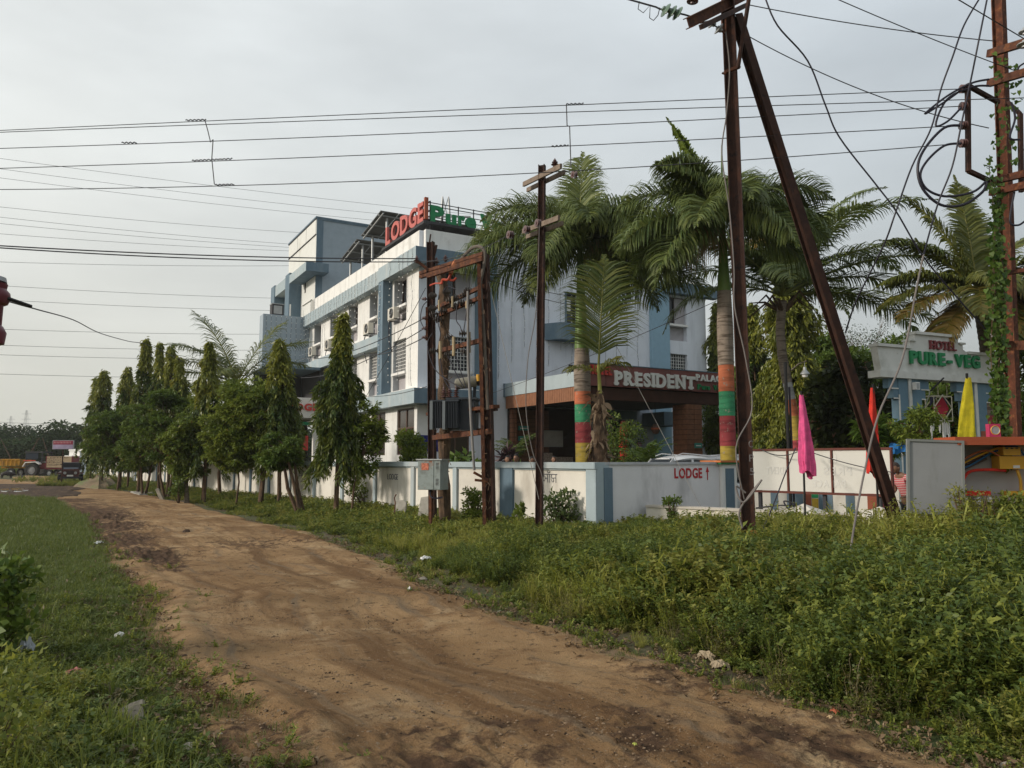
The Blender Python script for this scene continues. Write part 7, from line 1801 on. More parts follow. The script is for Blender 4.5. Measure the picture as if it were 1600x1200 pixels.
# single plants that can be told apart
shrub(872, 14.6, 768, 32, 'leafy pale green bush at the wall right of the slim pole', 81, n=420, L=.11, W=.07, m=leafmat('pale_bush_leaf', (.05, .085, .025), (.12, .16, .05), trans=.35), clumps=26, flat=.8)
shrub(742, 16.4, 757, 17, 'dark leafy bush at the foot of the transformer frame', 82, n=900, L=.08, W=.045, m=LM_BROAD, clumps=18)
shrub(812, 15.0, 787, 9, 'small round leaved seedling against the blue post', 83, n=60, L=.12, W=.09, clumps=7)
shrub(570, 22.3, 752, 26, 'loose leafy weed bush at the foot of the sparse tree', 84, n=420, L=.12, W=.05, clumps=18)
shrub(1048, 14.3, 770, 14, 'dark small bush against the grey wall under the red lettering', 85, n=500, L=.06, W=.035, m=LM_DARK, clumps=12)
shrub(282, 29.0, 738, 14, 'low dark bush between the trunks near the road bend', 86, n=700, L=.12, W=.05, m=LM_DARK, clumps=12)
shrub(1510, 9.2, 745, 30, 'feathery light green creeper climbing over the open cabinet door', 87, n=700, L=.045, W=.02, m=LM_WEED2, clumps=24, base=.55)
shrub(1585, 9.2, 765, 40, 'leafy creeper covering the lower front of the orange cabinet', 88, n=1300, L=.06, W=.04, m=LM_WEED, clumps=30, base=.5)
t = shrub(14, 6.4, 855, 62, 'broad leaved dark shrub at the left edge of the picture', 89, n=900, L=.08, W=.06, m=LM_DARK, clumps=26, sr=.4)
shrub(8, 3.9, 985, 90, 'bright yellow green leafy weed in the lower left corner', 90, n=650, L=.045, W=.024, m=LM_WEED, clumps=30, sr=.2)
shrub(1180, 9.2, 890, 16, 'single big leaved weed among the bushes below the pole', 91, n=34, L=.14, W=.10, m=LM_WEED, clumps=6, sr=.4)

# ------------------------------------------------------------------ vehicles
TYRE = mat('tyre', (.022, .021, .02), rough=.8, bump=.1)
def wheel(parent, x, y, r, w, rimm=None):
    M_ = Matrix.Translation((x, y, r)) @ Matrix.Rotation(R(90), 4, 'X')
    b = MB(); b.lathe([(r * .55, -w / 2), (r * .9, -w / 2), (r, -w * .35), (r, w * .35), (r * .9, w / 2), (r * .55, w / 2)], 22, M_)
    o = b.build('wheel', TYRE, parent)
    b = MB(); b.lathe([(0, -w * .42), (r * .2, -w * .45), (r * .5, -w * .3), (r * .56, -w * .45), (r * .56, w * .45), (r * .5, w * .3), (r * .2, w * .45), (0, w * .42)], 16, M_); b.build('rim', rimm or STEEL, o)
def car(loc, rz, label, paint, L=4.0, W=1.7, H=1.72, hood=.95, boot=.45, group=None):
    t = thing('parked_car', loc, label, 'car', rz, group)
    # lower body: stations along x (front at -x)
    zb, zs = .30, .98
    def sect(x, hw, z0, z1, rnd_=.10): return [(x, -hw + rnd_, z0), (x, -hw, z0 + rnd_), (x, -hw * 1.0, (z0 + z1) / 2), (x, -hw + .04, z1 - .05), (x, -hw + .14, z1), (x, hw - .14, z1), (x, hw - .04, z1 - .05), (x, hw, (z0 + z1) / 2), (x, hw, z0 + rnd_), (x, hw - rnd_, z0)]
    st = [(-L / 2, W * .36, .42, .72), (-L / 2 + .12, W * .44, .30, .82), (-L / 2 + .5, W * .49, zb, .92), (-L / 2 + hood, W * .5, zb, zs), (0, W * .5, zb, zs + .02), (L / 2 - boot, W * .5, zb, zs + .04), (L / 2 - .12, W * .46, .32, zs), (L / 2, W * .40, .42, .90)]
    b = MB(); vs = []; n = 10
    for s in st: vs += sect(*s)
    fs = [(i * n + j, i * n + (j + 1) % n, (i + 1) * n + (j + 1) % n, (i + 1) * n + j) for i in range(len(st) - 1) for j in range(n)] + [tuple(range(n))[::-1], tuple(range((len(st) - 1) * n, len(st) * n))]
    b.add(vs, fs, True); body = b.build('body', paint, t, sharp=50)
    # roof shell
    x0, x1 = -L / 2 + hood + .62, L / 2 - boot - .30; xs = np.linspace(x0, x1, 9); vs = []; m_ = 9
    for i, x in enumerate(xs):
        f = i / 8; zc = H - .10 * (2 * f - .9) ** 2
        for j in range(m_):
            u = j / (m_ - 1) * 2 - 1; vs.append((x, u * W * .40, zc - .07 * u * u - .02 * u ** 4))
    k = len(vs); vs += [(v[0], v[1] * .98, v[2] - .04) for v in vs]
    fs = [(i * m_ + j, i * m_ + j + 1, (i + 1) * m_ + j + 1, (i + 1) * m_ + j) for i in range(8) for j in range(m_ - 1)]
    fs = fs + [tuple(k + q for q in f)[::-1] for f in fs]
    for i in range(8): fs += [(i * m_, (i + 1) * m_, (i + 1) * m_ + k, i * m_ + k), (i * m_ + m_ - 1, (i + 1) * m_ + m_ - 1, (i + 1) * m_ + m_ - 1 + k, i * m_ + m_ - 1 + k)]
    for j in range(m_ - 1): fs += [(j, j + 1, j + 1 + k, j + k), (8 * m_ + j, 8 * m_ + j + 1, 8 * m_ + j + 1 + k, 8 * m_ + j + k)]
    b = MB(); b.add(vs, fs, True); b.build('roof', paint, t, sharp=60)
    # glasshouse
    zr = H - .13; hw1, hw0 = W * .392, W * .465; xa, xb = -L / 2 + hood, L / 2 - boot
    for nm, q in (('windscreen', [(xa + .02, -hw0 + .03, zs), (xa + .02, hw0 - .03, zs), (x0 + .02, hw1, zr + .03), (x0 + .02, -hw1, zr + .03)]), ('rear_window', [(xb, -hw0 + .03, zs + .03), (xb, hw0 - .03, zs + .03), (x1 - .02, hw1, zr), (x1 - .02, -hw1, zr)])):
        b = MB(); b.add(q, [(0, 1, 2, 3)]); b.build(nm, GLASS, t)
    for s_ in (-1, 1):
        cuts = [(xa + .12, x0 + .05), ((xa + xb) / 2, (xa + xb) / 2), (xb - .08, x1 - .05)]
        for (c0, c1) in zip(cuts[:-1], cuts[1:]):
            b = MB(); b.add([(c0[0] + .03, s_ * hw0, zs + .02), (c1[0] - .03, s_ * hw0, zs + .02), (c1[1] - .03, s_ * (hw1 + .01), zr - .02), (c0[1] + .03, s_ * (hw1 + .01), zr - .02)], [(0, 1, 2, 3)]); b.build('side_window', GLASS, t)
        for (bx, tx) in ((xa + .05, x0), ((xa + xb) / 2, (xa + xb) / 2), (xb - .02, x1)):
            b = MB(); b.bar((bx, s_ * (hw0 - .015), zs), (tx, s_ * (hw1 - .005), zr + .01), .06, .03, up=(0, 1, 0)); b.build('pillar', paint, t)
        b = MB(); b.tube([(x0 + .1, s_ * W * .37, H - .03), (0, s_ * W * .37, H + .03), (x1 - .1, s_ * W * .37, H - .05)], .014, 5); b.build('roof_rail', paint, t)
        b = MB(); b.box((-L / 2 + .02, s_ * W * .42 - .12, .62), (-L / 2 + .16, s_ * W * .42 + .06, .76)); b.build('headlight', WHITE2, t)
        b = MB(); b.box((L / 2 - .1, s_ * W * .42 - .08, .72), (L / 2 + .005, s_ * W * .42 + .04, .92)); b.build('tail_light', REDL, t)
        b = MB(); b.box((xa + .15, s_ * (W * .5 + .0), zs), (xa + .3, s_ * (W * .5 + .17), zs + .13)); b.build('mirror', paint, t)
        for x in (-L / 2 + .72, L / 2 - .72): wheel(t, x, s_ * (W / 2 - .12), .31, .2)
    b = MB(); b.tube([(x0 + .25, 0, H - .03), (x0 + .32, 0, H + .12)], .008, 5); b.build('aerial', BLACKM, t)
    return t
CARW = mat('car_white', (.66, .67, .69), rough=.22, var=.02, bump=0, spec=.6); CARS = mat('car_silver', (.30, .32, .35), rough=.25, var=.03, bump=0, spec=.6)
def park(px, Y, rz, *a, **k):
    p = at(px, 719, Y); return car((p.x, Y, .0), rz, *a, **k)
park(1050, 20.5, R(14), 'white hatchback whose roof shows over the grey wall by the red lettering', CARW, L=3.7, H=1.745)
park(1150, 22.5, R(150), 'silver grey car half hidden between the painted palm and the tallest pole', CARS, L=4.1, H=1.74)
# far left: yellow tipping trailer, tractor, banner trailer, maroon jeep
def farp(px, Y): p = at(px, 719, Y); return Vector((p.x, Y, 0))
TYEL = mat('trailer_yellow', (.42, .21, .02), var=.15, dirt=(.2, .12, .04), dlo=.5, dhi=.7, bump=0)
fp = farp(24, 75); t = thing('tipping_trailer', fp, 'yellow tipping trailer among the weeds at the far left', 'trailer', 0)
b = MB(); b.prism([(-.95, 1.05), (.95, 1.05), (1.0, 1.3), (1.02, 1.7), (-1.02, 1.7), (-1.0, 1.3)], 'y', -.9, .9); b.build('tub', TYEL, t)
b = MB(); b.box((-1.1, -.95, 1.6), (1.08, -.9, 1.72)); b.build('top_rail', TYEL, t)
for x in (-.6, -.2, .2, .6): b = MB(); b.box((x, -.95, 1.06), (x + .06, -.905, 1.6)); b.build('rib', TYEL, t)
b = MB(); b.box((-1.0, -.5, .82), (1.1, .5, 1.0)); b.build('chassis', TYEL, t)
for s_ in (-1, 1): wheel(t, .15, s_ * .8, .42, .25)
fp = farp(59, 74); t = thing('tractor', fp, 'maroon tractor with dark canopy and large rear wheel', 'tractor', R(0))
TRED = mat('tractor_maroon', (.16, .025, .03), var=.1, rough=.5, bump=0)
wheel(t, 0, -.75, .66, .38, mat('tractor_rim', (.26, .26, .26), bump=0)); wheel(t, 0, .75, .66, .38, mat('tractor_rim', (.26, .26, .26), bump=0)); wheel(t, 1.55, -.6, .36, .22); wheel(t, 1.55, .6, .36, .22)
b = MB(); b.prism([(-.5, .8), (.5, .75), (1.9, .75), (1.95, 1.2), (1.0, 1.32), (.6, 1.3), (.5, 1.0), (-.5, 1.05)], 'y', -.3, .3); b.build('bonnet', TRED, t)
for s_ in (-1, 1):
    b = MB(); b.prism([(-.85, 1.0), (-.6, 1.42), (.4, 1.48), (.75, 1.25), (.72, 1.18), (.35, 1.40), (-.55, 1.34), (-.78, .98)], 'y', s_ * .55, s_ * .98); b.build('mudguard', WHITEL, t)
b = MB(); b.box((-.75, -.85, 2.3), (.95, .85, 2.42)); b.build('canopy', DGREY, t)
for x in (-.65, .85):
    for s_ in (-1, 1): b = MB(); b.bar((x, s_ * .75, 1.3), (x, s_ * .75, 2.3), .06, .06); b.build('canopy_post', DGREY, t)
b = MB(); b.box((-.72, -.7, 1.65), (-.68, .7, 2.28)); b.box((-.66, -.79, 1.7), (.5, -.76, 2.28)); b.build('side_curtain', mat('curtain_dark', (.02, .03, .045), bump=0), t)
b = MB(); b.box((-.3, -.3, 1.2), (.1, .3, 1.5)); b.build('seat', BLACKM, t)
b = MB(); b.box((-.78, -.95, 1.52), (.35, -.9, 1.6)); b.build('red_bar', REDL, t)
fp = farp(79, 73); t = thing('goods_trailer', fp, 'wooden sided trailer with cream lettered boards behind the jeep', 'trailer', R(9))
b = MB(); b.box((0, -.9, .75), (2.3, .9, .9)); b.build('chassis', TRED, t)
CB_ = mat('cream_board', (.50, .38, .24), var=.12, bump=0)
for k in range(5):
    b = MB(); b.box((.02, -.95, .92 + k * .21), (2.25, -.91, 1.11 + k * .21)); b.build('side_board', CB_, t)
b = MB(); b.box((-.03, -.97, .9), (.05, .9, 1.98)); b.box((2.2, -.97, .9), (2.3, .9, 1.98)); b.build('end_frame', TRED, t)
b = MB(); b.box((.05, .88, .92), (2.2, .92, 1.9)); b.build('rear_board', CB_, t)
rs = random.Random(8); SCR = mat('board_writing', (.10, .07, .05), bump=0)
for k, (w0, w1) in enumerate(((.35, 1.9), (.25, 1.2), (.1, 1.6), (.2, 2.0))):      # rows of small illegible painted letters
    b = MB(); x = w0
    while x < w1:
        w = rs.uniform(.05, .11); z = 1.78 - k * .21
        b.box((x, -.956, z), (x + .02, -.951, z + .10)); b.box((x, -.9565, z + (.08 if rs.random() < .5 else .0)), (x + w, -.952, z + (.1 if rs.random() < .5 else .02) + .01)); x += w + .06
    o = b.build('painted_lettering', SCR, t); o['kind'] = 'stuff'
for s_ in (-1, 1): wheel(t, 1.3, s_ * .75, .38, .22)
fp = gnd(110, 757); t = thing('jeep', (fp.x, fp.y, 0), 'old dark maroon jeep with soft top parked at the end of the wall', 'jeep', R(28))
JR = mat('jeep_maroon', (.075, .022, .022), rough=.5, var=.2, dirt=(.12, .07, .05), dlo=.5, dhi=.7, bump=0)
# seen from its front left: front towards -y
b = MB(); b.prism([(-1.55, .45), (-1.55, .98), (-.55, 1.02), (-.5, .98), (1.3, .98), (1.35, .45)], 'x', -.48, .48, Matrix.Identity(4)); b.build('body', JR, t)
b = MB(); b.prism([(-.55, .98), (-.38, 1.42), (1.25, 1.46), (1.32, .98)], 'x', -.52, .52); b.build('soft_top', mat('jeep_top', (.02, .02, .024), bump=0), t)
b = MB(); b.add([(-.42, -.545, 1.0), (.42, -.545, 1.0), (.42, -.39, 1.38), (-.42, -.39, 1.38)], [(0, 1, 2, 3)]); b.build('windscreen', glass('pale_glass', (.10, .12, .15), .15), t)
for s_ in (-1, 1):
    b = MB(); b.box((s_ * .48, -1.55, .72), (s_ * .72, -.7, .80)); b.build('mudguard', JR, t)
    b = MB(); b.box((s_ * .49, .3, .72), (s_ * .72, 1.2, .8)); b.build('mudguard', JR, t)
    b = MB(); b.lathe([(0, 0), (.08, 0), (.09, .04), (0, .05)], 12, Matrix.Translation((s_ * .3, -1.555, .78)) @ Matrix.Rotation(R(90), 4, 'X')); b.build('headlight', STEEL, t)
    for y in (-1.1, .8):
        M_ = Matrix.Translation((s_ * .6, y, .34)) @ Matrix.Rotation(R(90), 4, 'Y'); b = MB(); b.lathe([(.15, -.1), (.32, -.1), (.34, 0), (.32, .1), (.15, .1)], 18, M_); w_ = b.build('wheel', TYRE, t)
        b = MB(); b.lathe([(0, -.06), (.16, -.06), (.16, .06), (0, .06)], 12, M_); b.build('rim', STEEL, w_)
b = MB(); b.box((-.7, -1.68, .42), (.7, -1.58, .54)); b.build('bumper', DGREY, t)
b = MB(); b.box((-.18, -1.69, .56), (.18, -1.685, .66)); b.build('number_plate', WHITEL, t)
for k in range(6): b = MB(); b.box((-.16 + k * .06, -1.565, .62), (-.13 + k * .06, -1.552, .92)); b.build('grille_bar', DGREY, t)
b = MB(); b.box((.2, -1.57, .98), (.46, -1.5, 1.03)); b.box((-.48, -1.3, 1.0), (.48, -.6, 1.03)); b.build('bonnet', JR, t)
# sign board on a pole
fp = gnd(107, 759); t = thing('roadside_sign', (fp.x, fp.y - .8, 0), 'small maroon and lilac sign board on a thin pole in front of the jeep', 'sign')
Yg = fp.y - .8; zt1, zt0 = at(107, 688, Yg).z, at(107, 702, Yg).z; hw = 16.5 / 1208 * Yg
b = MB(); b.tube([(0, 0, 0), (0, 0, zt0)], .035, 8); b.build('pole', RUSTD, t)
b = MB(); b.box((-hw, -.04, zt0), (hw, .04, zt1)); b.build('board', STEEL, t)
b = MB(); b.box((-hw + .04, -.052, zt0 + .29), (hw - .04, -.041, zt1 - .03)); b.build('upper_panel', mat('sign_maroon', (.26, .04, .07), bump=0), t)
b = MB(); b.box((-hw + .04, -.052, zt0 + .02), (hw - .04, -.041, zt0 + .285)); b.build('lower_panel', mat('sign_lilac', (.36, .30, .42), bump=0), t)
b = MB(); rs = random.Random(3); x = -hw + .1
while x < hw - .15: b.box((x, -.056, zt0 + .36), (x + .03, -.053, zt0 + .47)); b.box((x, -.0565, zt0 + .445), (x + .06, -.0535, zt0 + .47)); x += .09
o = b.build('lettering', mat('sign_writing', (.55, .30, .30), bump=0), t); o['kind'] = 'stuff'
# white house at the end of the wall
fp = farp(124, 92); t = thing('small_house', fp, 'small white two level house beyond the end of the compound wall', 'house', R(-25))
def HB(n_, m, a, c): b = MB(); b.box(a, c); return b.build(n_, m, t)
z = lambda y: at(110, y, 90).z
HB('wall', WHITE2, (-1.9, 0, 0), (4, 5, z(702)))
HB('roof_slab', WHITE2, (-2.15, -.4, z(714)), (4.2, 0, z(711.5))); HB('parapet', WHITE2, (-1.95, -.06, z(704)), (4.05, -.002, z(701)))
HB('window', GLASSB, (-.6, -.06, .8), (.6, -.01, z(717))); HB('door', DGREY, (1.2, -.06, 0), (2.1, -.01, z(717))); HB('column', WHITE2, (-1.9, -.35, 0), (-1.65, -.1, z(714) - .01)); HB('column', WHITE2, (.8, -.35, 0), (1.05, -.1, z(714) - .01))
t = thing('end_pier', gnd(131, 748), 'grey blue gate pier standing at the very end of the compound wall', 'pier')
HBs = MB(); HBs.box((-.3, -.3, 0), (.3, .3, 2.3)); HBs.build('shaft', WINGB, t); HBs = MB(); HBs.box((-.36, -.36, 2.301), (.36, .36, 2.4)); HBs.build('cap', PALEB, t)
# pylons
def pylon(px, ytop, Y, lab):
    fp = farp(px, Y); h = at(px, ytop, Y).z; t = thing('lattice_pylon', fp, lab, 'pylon', 0, 'distant pylons'); b = MB(); w = h * .07; K = 9; r = h * .004
    for k in range(K):
        z0, z1 = h * k / K, h * (k + 1) / K; w0, w1 = w * (1 - k / K * .85), w * (1 - (k + 1) / K * .85)
        for sx, sy in ((-1, -1), (1, -1), (1, 1), (-1, 1)):
            b.bar((sx * w0, sy * w0, z0), (sx * w1, sy * w1, z1), r, r)
        b.bar((-w0, -w0, z0), (w1, -w1, z1), r * .7, r * .7); b.bar((w0, -w0, z0), (-w1, -w1, z1), r * .7, r * .7)
    b.build('lattice', STEEL, t)
    b = MB()
    for f in (.72, .83, .93): b.bar((-h * .09, 0, h * f), (h * .09, 0, h * f), r, r * 1.5)
    b.build('cross_arm', STEEL, t)
pylon(37, 641, 420, 'taller of two faint pylons above the far trees'); pylon(13, 650, 520, 'smaller faint pylon at the far left horizon')
pylon(693, 309, 70, 'slim lattice mast behind the green roof letters')
# far posts of the left horizon line
for i, (x0, y0, x1, y1) in enumerate(((0, 656, 140, 663), (0, 664, 140, 671))):
    wire(at(-100, y0 - 4, 300), at(180, y1, 300), .06, ('upper', 'lower')[i] + ' hair thin power line between the faint pylons', sag=1)

# ------------------------------------------------------------------ people
SKIN = mat('brown_skin', (.24, .13, .085), rough=.55, var=.06, bump=0); HAIR = mat('black_hair', (.012, .011, .011), rough=.6, bump=0); SHAVE = mat('cropped_hair', (.06, .045, .04), rough=.8, bump=0)
def skin_mesh(verts, edges, radii, name, m, parent, sub=2, root=0):
    me = bpy.data.meshes.new(name); me.from_pydata(verts, edges, []); me.update()
    o = bpy.data.objects.new(name, me); COL.objects.link(o)
    md = o.modifiers.new('skin', 'SKIN'); md.use_smooth_shade = True
    for i, r in enumerate(radii): me.skin_vertices[0].data[i].radius = (r, r) if not isinstance(r, tuple) else r
    me.skin_vertices[0].data[root].use_root = True
    s = o.modifiers.new('sub', 'SUBSURF'); s.levels = sub; s.render_levels = sub
    dg = bpy.context.evaluated_depsgraph_get(); dg.update(); m2 = bpy.data.meshes.new_from_object(o.evaluated_get(dg))
    o.modifiers.clear(); o.data = m2; m2.materials.clear(); m2.materials.append(m); o.parent = parent; return o
def person(loc, rz, label, shirt, H=1.68, lean=0.0, head_down=0.0, hair=None, trousers=None, group=None):
    """faces -y; lean bends the trunk forward at the hips"""
    t = thing('person', loc, label, 'person', rz, group); s = H / 1.7
    cl, sl = math.cos(lean), math.sin(lean)
    def up(x, y, z):  # points above the hips tilt forward
        zz = z - .92; return (x * s, (y * cl - zz * sl) * s, (.92 + zz * cl + y * -sl * 0) * s)
    hip = (0, 0, .92 * s); ch = up(0, -.01, 1.22); nk0 = up(0, 0, 1.42); nk1 = up(0, -.02 - head_down * .05, 1.50)
    V = [hip, up(0, 0, 1.06), ch, nk0, nk1]
    Rr = [(.15 * s, .11 * s), (.135 * s, .10 * s), (.155 * s, .11 * s), .062 * s, .05 * s]; E = [(0, 1), (1, 2), (2, 3), (3, 4)]
    for sd in (-1, 1):
        sh = up(sd * .185, 0, 1.37); el = up(sd * .235, -.05, 1.10); wr = up(sd * .21, -.27, .98); hd = up(sd * .20, -.35, .97)
        i = len(V); V += [sh, el, wr, hd]; E += [(3, i), (i, i + 1), (i + 1, i + 2), (i + 2, i + 3)]; Rr += [.058 * s, .042 * s, .028 * s, (.036 * s, .018 * s)]
        for f, dx in enumerate((-.03, -.01, .01, .028)):
            j = len(V); V += [up(sd * .20 + dx, -.405, .955), up(sd * .20 + dx, -.44, .935)]; E += [(i + 3, j), (j, j + 1)]; Rr += [.009 * s, .007 * s]
        j = len(V); V += [up(sd * .165, -.37, .985)]; E += [(i + 3, j)]; Rr += [.010 * s]
        kn = (sd * .105 * s, -.02 * s, .50 * s); an = (sd * .11 * s, .02 * s, .09 * s); to = (sd * .12 * s, -.13 * s, .04 * s)
        i = len(V); V += [(sd * .095 * s, 0, .84 * s), kn, an, to]; E += [(0, i), (i, i + 1), (i + 1, i + 2), (i + 2, i + 3)]; Rr += [.088 * s, .058 * s, .038 * s, (.045 * s, .028 * s)]
    skin_mesh(V, E, Rr, 'body', SKIN, t)
    # head: shaped ellipsoid with brow, nose, chin
    hc = Vector(up(0, -.045 - head_down * .06, 1.60 - head_down * .02)); b = MB(); prof = []; vs = []; n = 16; k = 12
    for i in range(k + 1):
        th = math.pi * i / k
        for j in range(n):
            ph = 2 * math.pi * j / n; x = math.sin(th) * math.cos(ph) * .075; y = math.sin(th) * math.sin(ph) * .095; z = math.cos(th) * .115
            if z < -.02: x *= 1 + z * 2.2; y *= 1 + (z * 1.2 if y > 0 else 0)
            if y < -.06 and abs(x) < .02 and -.04 < z < .02: y -= .022
            if y < -.06 and -.075 < z < -.05 and abs(x) < .03: y -= .006
            v = Vector((x, y, z)) * s; v.rotate(Matrix.Rotation(head_down, 3, 'X')); vs.append(hc + v)
    fs = [(i * n + j, i * n + (j + 1) % n, (i + 1) * n + (j + 1) % n, (i + 1) * n + j) for i in range(k) for j in range(n)]
    b.add(vs, fs, True); hd = b.build('head', SKIN, t)
    b = MB()
    for sd in (-1, 1): b.lathe([(0, -.012), (.02, -.008), (.028, 0), (.02, .008), (0, .012)], 10, Matrix.Translation(hc + Vector((sd * .076, .01, -.005)) * s) @ Matrix.Rotation(R(90), 4, 'Y'))
    b.build('ear', SKIN, hd)
    for sd in (-1, 1):
        b = MB(); v = Vector((sd * .03, -.088, .008)) * s; v.rotate(Matrix.Rotation(head_down, 3, 'X')); b.lathe([(0, -.006), (.010, 0), (0, .006)], 8, Matrix.Translation(hc + v) @ Matrix.Rotation(R(90), 4, 'X')); b.build('eye', BLACKM, hd)
    b = MB(); v = Vector((0, -.092, -.058)) * s; v.rotate(Matrix.Rotation(head_down, 3, 'X')); b.box((-.022, -.004, -.004), (.022, .004, .004), Matrix.Translation(hc + v)); b.build('mouth', mat('lips', (.12, .045, .04), bump=0), hd)
    vs2 = []; 
    for i in range(7):
        th = math.pi * i / 12 * .98
        for j in range(n):
            ph = 2 * math.pi * j / n; cut = 1.0 if math.sin(ph) > -.3 else (.62 if i > 3 else 1.0)
            th2 = th * cut; v = Vector((math.sin(th2) * math.cos(ph) * .081, math.sin(th2) * math.sin(ph) * .101 + .004, math.cos(th2) * .122 + .003)) * s; v.rotate(Matrix.Rotation(head_down, 3, 'X')); vs2.append(hc + v)
    b = MB(); b.add(vs2, [(i * n + j, i * n + (j + 1) % n, (i + 1) * n + (j + 1) % n, (i + 1) * n + j) for i in range(6) for j in range(n)], True); b.build('hair', hair or HAIR, hd)
    V = [hip[:2] + (hip[2] + .0,), up(0, 0, 1.06), ch, up(0, 0, 1.40)]; E = [(0, 1), (1, 2), (2, 3)]; Rr = [(.168 * s, .128 * s), (.152 * s, .118 * s), (.172 * s, .128 * s), .085 * s]
    for sd in (-1, 1):
        i = len(V); V += [up(sd * .185, 0, 1.37), up(sd * .215, -.025, 1.20)]; E += [(3, i), (i, i + 1)]; Rr += [.072 * s, .068 * s]
    skin_mesh(V, E, Rr, 'shirt', shirt, t)
    V = [(0, 0, .90 * s)]; E = []; Rr = [(.162 * s, .122 * s)]
    for sd in (-1, 1):
        i = len(V); V += [(sd * .095 * s, 0, .80 * s), (sd * .105 * s, -.02 * s, .5 * s), (sd * .11 * s, .02 * s, .11 * s)]; E += [(0, i), (i, i + 1), (i + 1, i + 2)]; Rr += [.10 * s, .075 * s, .06 * s]
    skin_mesh(V, E, Rr, 'trousers', trousers or DGREY, t)
    return t
def stripes(name, a, c, f):
    m = bpy.data.materials.new(name); m.use_nodes = True; N = m.node_tree.nodes; L = m.node_tree.links; b = N['Principled BSDF']
    tc = N.new('ShaderNodeTexCoord'); w = N.new('ShaderNodeTexWave'); w.wave_type = 'BANDS'; w.bands_direction = 'Z'; w.inputs['Scale'].default_value = f; w.inputs['Distortion'].default_value = .6; L.new(tc.outputs['Object'], w.inputs[0])
    r = N.new('ShaderNodeValToRGB'); r.color_ramp.interpolation = 'CONSTANT'; r.color_ramp.elements[0].color = (*a, 1); r.color_ramp.elements[1].position = .72; r.color_ramp.elements[1].color = (*c, 1)
    L.new(w.outputs['Fac'], r.inputs[0]); L.new(r.outputs[0], b.inputs['Base Color']); b.inputs['Roughness'].default_value = .9; return m
pp = at(1413, 719, 15.0)
person((pp.x + .06, 15.0, .0), R(-72), 'man with cropped hair in a red and white striped shirt behind the brace', stripes('red_white_stripes', (.50, .03, .05), (.62, .55, .52), 9.5), H=1.60, lean=.38, head_down=.5, hair=SHAVE)
def seen(px, Y, rz, lab, shirt, H, **k):
    q = at(px, 719, Y); person((q.x, Y, 0), rz, lab, shirt, H=H, **k)
seen(792, 24, R(20), 'person in a yellow shirt, leftmost of the heads above the compound wall', mat('yellow_shirt', (.55, .42, .10), bump=0), 1.72)
seen(808, 23, R(-30), 'person in a white shirt standing behind the wall left of the slim pole', mat('white_shirt', (.62, .62, .62), bump=0), 1.76)
seen(829, 25, R(60), 'bending person in a brown shirt partly hidden by the slim pole', mat('brown_shirt', (.18, .09, .05), bump=0), 1.70)
seen(865, 25, R(10), 'dark haired person in a navy shirt before the newspaper boards', mat('navy_shirt', (.03, .035, .06), bump=0), 1.72)

# pigs at the far mud
PIG = mat('black_hide', (.018, .014, .015), rough=.7, var=.2, bump=.05)
def pig(loc, rz, s, lab):
    t = thing('pig', loc, lab, 'pig', rz, 'dark pigs by the mud')
    V = [(-.38, 0, .42), (-.15, 0, .46), (.15, 0, .47), (.38, 0, .45), (.55, 0, .40), (.70, 0, .33), (.80, 0, .28), (-.50, 0, .45), (-.56, .03, .36)]
    E = [(0, 1), (1, 2), (2, 3), (3, 4), (4, 5), (5, 6), (0, 7), (7, 8)]; Rr = [.17, .20, .20, .165, .12, .075, .045, .02, .012]
    for x, i0 in ((-.34, 0), (.34, 3)):
        for sd in (-1, 1):
            i = len(V); V += [(x, sd * .11, .30), (x + (-.05 if x < 0 else .02), sd * .11, .16), (x, sd * .11, .02)]; E += [(i0, i), (i, i + 1), (i + 1, i + 2)]; Rr += [.07, .04, .035]
    V = [(a * s, b_ * s, c * s) for a, b_, c in V]; skin_mesh(V, E, [r * s for r in Rr], 'body', PIG, t)
    for sd in (-1, 1): b = MB(); b.add([(.48 * s, sd * .08 * s, .50 * s), (.56 * s, sd * .05 * s, .48 * s), (.58 * s, sd * .14 * s, .42 * s), (.50 * s, sd * .12 * s, .49 * s)], [(0, 1, 2), (0, 2, 3), (0, 3, 1), (1, 3, 2)]); b.build('ear', PIG, t)
q = gnd(10, 748); pig((q.x, q.y, hz(q.x, q.y)), R(8), 1.0, 'larger black pig standing near the yellow trailer'); q = gnd(34, 750); pig((q.x, q.y, hz(q.x, q.y)), R(160), .62, 'small brown black pig by the puddle edge')

# ------------------------------------------------------------------ entrance furnishing
def ET(name, p, label, cat): return thing(name, hl(p), label, cat, BANG)
t = ET('notice_board', (7.6, .32, 2.3), 'pale framed notice board on the dark entrance wall', 'notice board')
B('frame', STEEL, ((-.62, -.02, -.05), (.62, .0, .78)), parent=t); B('sheet', mat('notice_sheet', (.36, .35, .33), bump=0), ((-.57, -.03, 0), (.57, -.021, .73)), parent=t)
for k, (x, w, h, l) in enumerate(((6.6, .8, .9, 'left newspaper like poster board in the entrance'), (7.7, 1.0, .75, 'right newspaper like poster board in the entrance'))):
    t = ET('poster_stand', (x, -.6, 1.0 if k else 1.05), l, 'poster'); B('board', mat('poster_print', (.34, .28, .24), var=.6, scale=14, bump=0), ((-w / 2, 0, 0), (w / 2, .03, h)), parent=t)
    B('foot', DGREY, ((-w / 2, 0, -1.0), (-w / 2 + .05, .05, -.002)), ((w / 2 - .05, 0, -1.0), (w / 2, .05, -.002)), parent=t)
